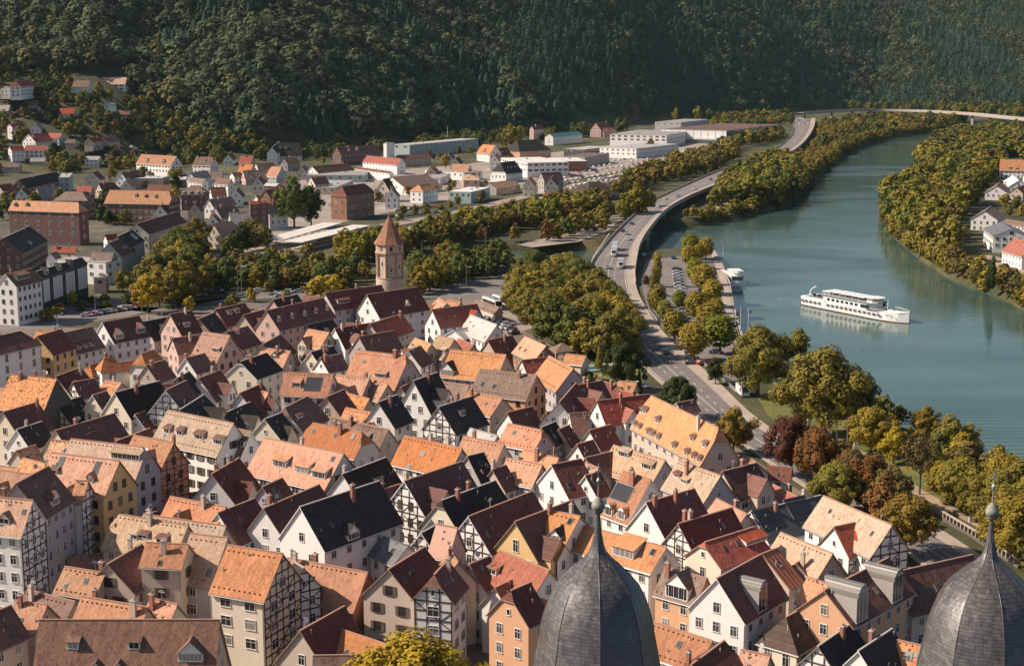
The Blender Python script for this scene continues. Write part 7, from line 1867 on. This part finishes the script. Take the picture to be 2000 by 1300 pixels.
fill([(-60, 345), (130, 340), (260, 332), (420, 322), (420, 290), (300, 215), (190, 180), (100, 140), (-60, 140)], 11.5, (7, 13), (.9, 1.2), ['far'], ['golden', 'olive', 'orange', 'dark', 'green', 'green'], GL, 'trees on the left hillside')
fill([(420, 322), (560, 318), (760, 300), (930, 290), (1210, 262), (1230, 246), (1050, 255), (930, 262), (700, 285), (420, 300)], 13, (8, 14), (.9, 1.2), ['far'], ['green', 'olive', 'dark', 'green'], 'at the foot of the wood', 'trees at the foot of the wood')
fill([(1380, 262), (1550, 240), (1540, 225), (1400, 232)], 17, (9, 14), (.9, 1.2), ['tiny'], ['green', 'olive', 'dark', 'golden'], 'behind the glass-sided hall', 'trees behind the hall')
fill([(0, 440), (200, 420), (460, 400), (520, 370), (560, 345), (420, 345), (200, 350), (0, 365)], 14.5, (6, 12), (.9, 1.2), ['far'], ['olive', 'golden', 'dark', 'brown'], 'among the brick houses', 'trees among the brick houses')
fill([(640, 410), (900, 380), (1000, 360), (900, 350), (700, 365)], 19, (4, 8), (.9, 1.2), ['far'], ['olive', 'golden', 'orange'], 'among the sheds', 'trees among the sheds')
raise_all(); print('TREES', len(TREES), NT)
# ================================================================ THE WOODED HILL: one mass of trees
def forest():
    g = np.random.default_rng(11)
    def blob(n, seed, conif):
        gg = np.random.default_rng(seed)
        if conif:
            z = gg.random(n) ** .8; r = .27 * (1 - z) ** .8 + .015; a = gg.random(n) * 6.283; p = np.stack([r * np.cos(a), r * np.sin(a), .08 + .92 * z], 1); nrm = np.stack([np.cos(a), np.sin(a), np.full(n, .55)], 1); s = .062 * (1.15 - z * .75)
        else:
            L = np.array(lobes_round(seed, 6, 1.2, .3, .80)); L[:, 3] *= 1.25; i = gg.integers(0, len(L), n); d = gg.normal(size=(n, 3)); d /= np.linalg.norm(d, axis=1)[:, None]; d[:, 2] = np.where(d[:, 2] < -.3, -d[:, 2], d[:, 2])
            p = L[i, :3] + d * L[i, 3:4] * (.85 + .2 * gg.random((n, 1))); ax_ = p - np.array([0, 0, .45]); ax_ /= np.linalg.norm(ax_, axis=1)[:, None]; nrm = d * .5 + ax_ * .6; s = np.full(n, .062)
        nrm = nrm + gg.normal(size=(n, 3)) * .14; nrm /= np.linalg.norm(nrm, axis=1)[:, None]
        t = np.cross(nrm, gg.normal(size=(n, 3))); t /= np.linalg.norm(t, axis=1)[:, None]; bt = np.cross(nrm, t); s = (s * (.7 + .6 * gg.random(n)))[:, None]
        return np.stack([p - t * s, p - bt * s * .7, p + t * s, p + bt * s * .7], 1).reshape(-1, 3)
    protos = {}
    for lod, n in ((0, 330), (1, 150)):
        protos[lod, 0] = [blob(n, 100 + k, False) for k in range(5)]; protos[lod, 1] = [blob(n, 200 + k, True) for k in range(3)]
    pos = []
    Y = 1050.0
    while Y < 3900:
        st = 10.5 if Y < 1900 else 11.0 if Y < 2600 else 12.5
        xs = np.arange(-.40 * Y - 60, .40 * Y + 60, st); xs = xs + g.uniform(-.4, .4, len(xs)) * st; ys = Y + g.uniform(-.4, .4, len(xs)) * st
        pos.append(np.stack([xs, ys, np.full(len(xs), st)], 1)); Y += st * .9
    pos = np.vstack(pos); X, Yv = pos[:, 0], pos[:, 1]
    c = 1000 + F * X / (Yv * CT + 15); fy = np.interp(c, FC, FY); t = Yv - fy; z = hill(X, Yv)
    py = CY - F * (Yv * ST + (z - CAMZ) * CT) / (Yv * CT - (z - CAMZ) * ST)
    # left slope carries villas: the closed wood begins above them
    lim = np.interp(c, [-200, 0, 100, 190, 260, 300, 420, 520, 600], [150, 150, 150, 150, 190, 215, 275, 292, 310])
    keep = (t > 12) & (py > -45) & ((py < lim - 6) | (c > 600)) & (py < 320)
    for k_ in KEEP:
        hw = k_[2] * F / 1400 / 2 + 12
        keep &= ~((np.abs(c - k_[0]) < hw) & (py > k_[1] - 8) & (py < k_[1] + 32))
    # leave the villas at the foot of the wood free
    for (vx, vy, vr) in ((560, 312, 34), (1175, 262, 24), (1105, 266, 40), (1048, 262, 18), (690, 312, 44), (610, 335, 30), (760, 300, 30), (866, 292, 75), (225, 175, 34), (160, 175, 22), (42, 185, 36), (400, 325, 30), (310, 335, 50)):
        keep &= ~((np.abs(c - vx) < vr) & (np.abs(py - vy) < (22 if vr < 60 else 16)))
    pos, c, t, z, py = pos[keep], c[keep], t[keep], z[keep], py[keep]
    n = len(pos); print('FOREST', n)
    # stands of conifers and of broadleaves
    nn = np.array([noise.noise(Vector((x * .006, y * .006, 0))) + .35 * noise.noise(Vector((x * .02, y * .02, 5))) for x, y in pos[:, :2]])
    con = (nn + np.interp(c, [0, 500, 900, 1400, 2000], [-.45, -.25, .05, .10, .08]) + g.normal(size=n) * .16) > 0
    VV, TT = [], []
    golden = np.interp(c, [0, 250, 600, 800, 2000], [.42, .32, .10, .05, .04]) * np.interp(py, [0, 60, 200, 330], [.55, .9, 1.0, .9])
    for i in range(n):
        lod = 0 if pos[i, 1] < 1900 else 1; k = int(con[i]); pr = protos[lod, k][g.integers(0, len(protos[lod, k]))]
        h = (g.uniform(14, 24) if k else g.uniform(15, 24)) * (1.12 if lod == 0 else 1); h *= g.uniform(.72, 1.3); w_ = g.uniform(.85, 1.15) * (h * (1.0 if k else .98)); a = g.random() * 6.283; ca, sa = math.cos(a), math.sin(a)
        V = np.empty_like(pr); V[:, 0] = (pr[:, 0] * ca - pr[:, 1] * sa) * w_ + pos[i, 0]; V[:, 1] = (pr[:, 0] * sa + pr[:, 1] * ca) * w_ + pos[i, 1]; V[:, 2] = pr[:, 2] * h + z[i] - 1.5
        VV.append(V)
        u = g.random()
        if k: col = np.array([.036, .072, .046]) * g.uniform(.65, 1.45)
        elif u < golden[i] * .75: col = np.array([.155, .135, .052]) * g.uniform(.7, 1.2)
        else: col = np.array([.084, .104, .052]) * g.uniform(.6, 1.5)
        TT.append(np.broadcast_to(col, (len(pr) // 4, 3)))
    V = np.vstack(VV); T_ = np.vstack(TT); nq = len(T_)
    me = quads_mesh('wooded_hillside', V, M_wood)
    at = me.color_attributes.new('tint', 'FLOAT_COLOR', 'POINT'); A = np.ones((len(V), 4), np.float32); A[:, :3] = np.repeat(T_, 4, axis=0); at.data.foreach_set('color', A.ravel())
    o = link('woodland', me); tag(o, 'dense mixed wood covering the whole hillside behind the town', 'woodland', kind='stuff')
forest()
# bush cover under the right bank wood and the near banks
# ================================================================ LABELS
LMK = [('left dome', 1165, 1130), ('right dome', 1915, 1130), ('stone tower', 763, 520), ('long brown roof', 250, 1270), ('orange inn roof', 1320, 850), ('pink windowless block', 873, 1060),
       ('big slate roof', 650, 1010), ('yellow skylit house', 215, 930), ('bottom-edge yellow tree', 810, 1270), ('riverside van', 1450, 765), ('park pavilion', 1100, 690),
       ('platform canopies', 630, 455), ('brick school block', 90, 430), ('glass-sided hall', 1430, 260), ('far car yard', 1150, 350), ('construction crane', 215, 310), ('pale grey patched roof', 945, 640), ('big open skylight', 612, 750),
       ('white vent tower', 765, 292), ('dark green striped block', 115, 545), ('white corner building', 30, 560), ('tall village poplar', 1937, 520), ('five-dormered roof', 585, 610), ('salmon roof', 740, 715), ('dark red tree', 1550, 870), ('red-roofed white villa', 40, 175)]
def where(px, py, n=1, skip=0):
    ls = sorted(LMK, key=lambda l: (l[1] - px) ** 2 + ((l[2] - py) * 1.5) ** 2)[skip]
    dx, dy = px - ls[1], py - ls[2]
    if abs(dx) < 12 and abs(dy) < 12: return 'at the ' + ls[0]
    if abs(dy) > 1.2 * abs(dx): s = 'behind' if dy < 0 else 'before'
    elif abs(dx) > 2.5 * abs(dy): s = 'left of' if dx < 0 else 'right of'
    else: s = ('behind, ' if dy < 0 else 'before, ') + ('left of' if dx < 0 else 'right of')
    return s + ' the ' + ls[0]
def finish(items, cap=16):
    used = {}
    for it in items: used.setdefault(it['lab'], []).append(it)
    for lab, g in used.items():
        if len(g) > 1:
            g.sort(key=lambda it: it['px'][0])
            for i, it in enumerate(g):
                n = len(g); pos = ('left one' if i == 0 else 'right one') if n == 2 else ('leftmost' if i == 0 else 'rightmost' if i == n - 1 else ordw(i) + ' from left')
                it['lab'] = lab + ', ' + pos
    for it in items: it['o']['label'] = it['lab']
rngn = random.Random(3)
for it in HOUSES:
    if it['lab'] is None:
        f = []
        if it['tim']: f.append('timber-framed')
        if it['nd'] > 1: f.append('%s-dormered' % {2: 'two', 3: 'three', 4: 'four', 5: 'five'}.get(it['nd'], 'many'))
        elif it['nd'] == 1: f.append('one-dormered')
        elif it['nsk'] > 0: f.append('skylit')
        elif it['f'][0] >= .9: f.append('hipped')
        elif it['f'][0] > 0: f.append('half-hipped')
        ex = (it['extra'] + ' ') if it['extra'] and len(it['extra'].split()) < 3 else ''
        noun = {'house': 'house', 'building': 'building'}.get(it['cat'], it['cat'])
        it['lab'] = f"{ex}{' '.join(f)} {WWORD[it['wall']]} {noun}, {RWORD[it['roof']]} roof, {where(*it['px'])}".strip().replace('  ', ' ')
H2 = [it for it in HOUSES]
finish(H2)
for it in H2:
    wds = it['lab'].split()
    if len(wds) > 16:
        it['o']['label'] = it['lab'].replace(' roof,', ',', 1)
        if len(it['o']['label'].split()) > 16: print('LONG', it['lab'])
groups = {}
for t in TREES:
    if t['label'] is None: groups.setdefault(t['where'], []).append(t)
CW = {'green': 'mid green', 'dark': 'dark green', 'olive': 'olive green', 'golden': 'golden green', 'yellow': 'bright yellow', 'orange': 'orange-tinged', 'brown': 'brownish', 'red': 'dark red', 'rust': 'rust brown', 'lime': 'yellowish green'}
for wh, g in groups.items():
    by = {}
    for t in g: by.setdefault((t['col'], t['kind'] == 'shrub'), []).append(t)
    for (col, sh), q in by.items():
        q.sort(key=lambda t: t['px'])
        for i, t in enumerate(q):
            n = len(q); pos = 'the only one' if n == 1 else ordw(i) + ' from left'
            t['o']['label'] = f"{CW[col]} {'shrub' if sh else 'tree'}, {pos}, {wh}"
            if len(t['o']['label'].split()) > 16: print('LONG', t['o']['label'])
# ================================================================ HAZE
bpy.context.view_layer.update()
hz = MB(); hz.box(-3600, 3600, -60, 5600, -60, 520)
m = bpy.data.materials.new('haze_air'); m.use_nodes = True; nt = m.node_tree; nt.nodes.clear()
vo = nt.nodes.new('ShaderNodeVolumePrincipled'); o_ = nt.nodes.new('ShaderNodeOutputMaterial'); nt.links.new(vo.outputs[0], o_.inputs['Volume'])
vo.inputs['Density'].default_value = HAZE; vo.inputs['Color'].default_value = (.50, .76, .82, 1); vo.inputs['Anisotropy'].default_value = .2
if HAZE > 0:
    ho = hz.build('haze', m); ho['kind'] = 'stuff'; ho['label'] = 'thin pale air haze filling the valley'; ho['category'] = 'haze'
if LOGP:
    for l in LOG:
        if l[0] in ('box', 'MISSDORMER') or l[5] > 40 or not (.8 <= l[3] <= 1.5) or l[1] > 40 or l[1] < 4 or l[2] > 9 or l[2] < 2.2 or l[4] < 3.5: print(l)
    print('houses', len(HOUSES), 'objects', len(bpy.data.objects))
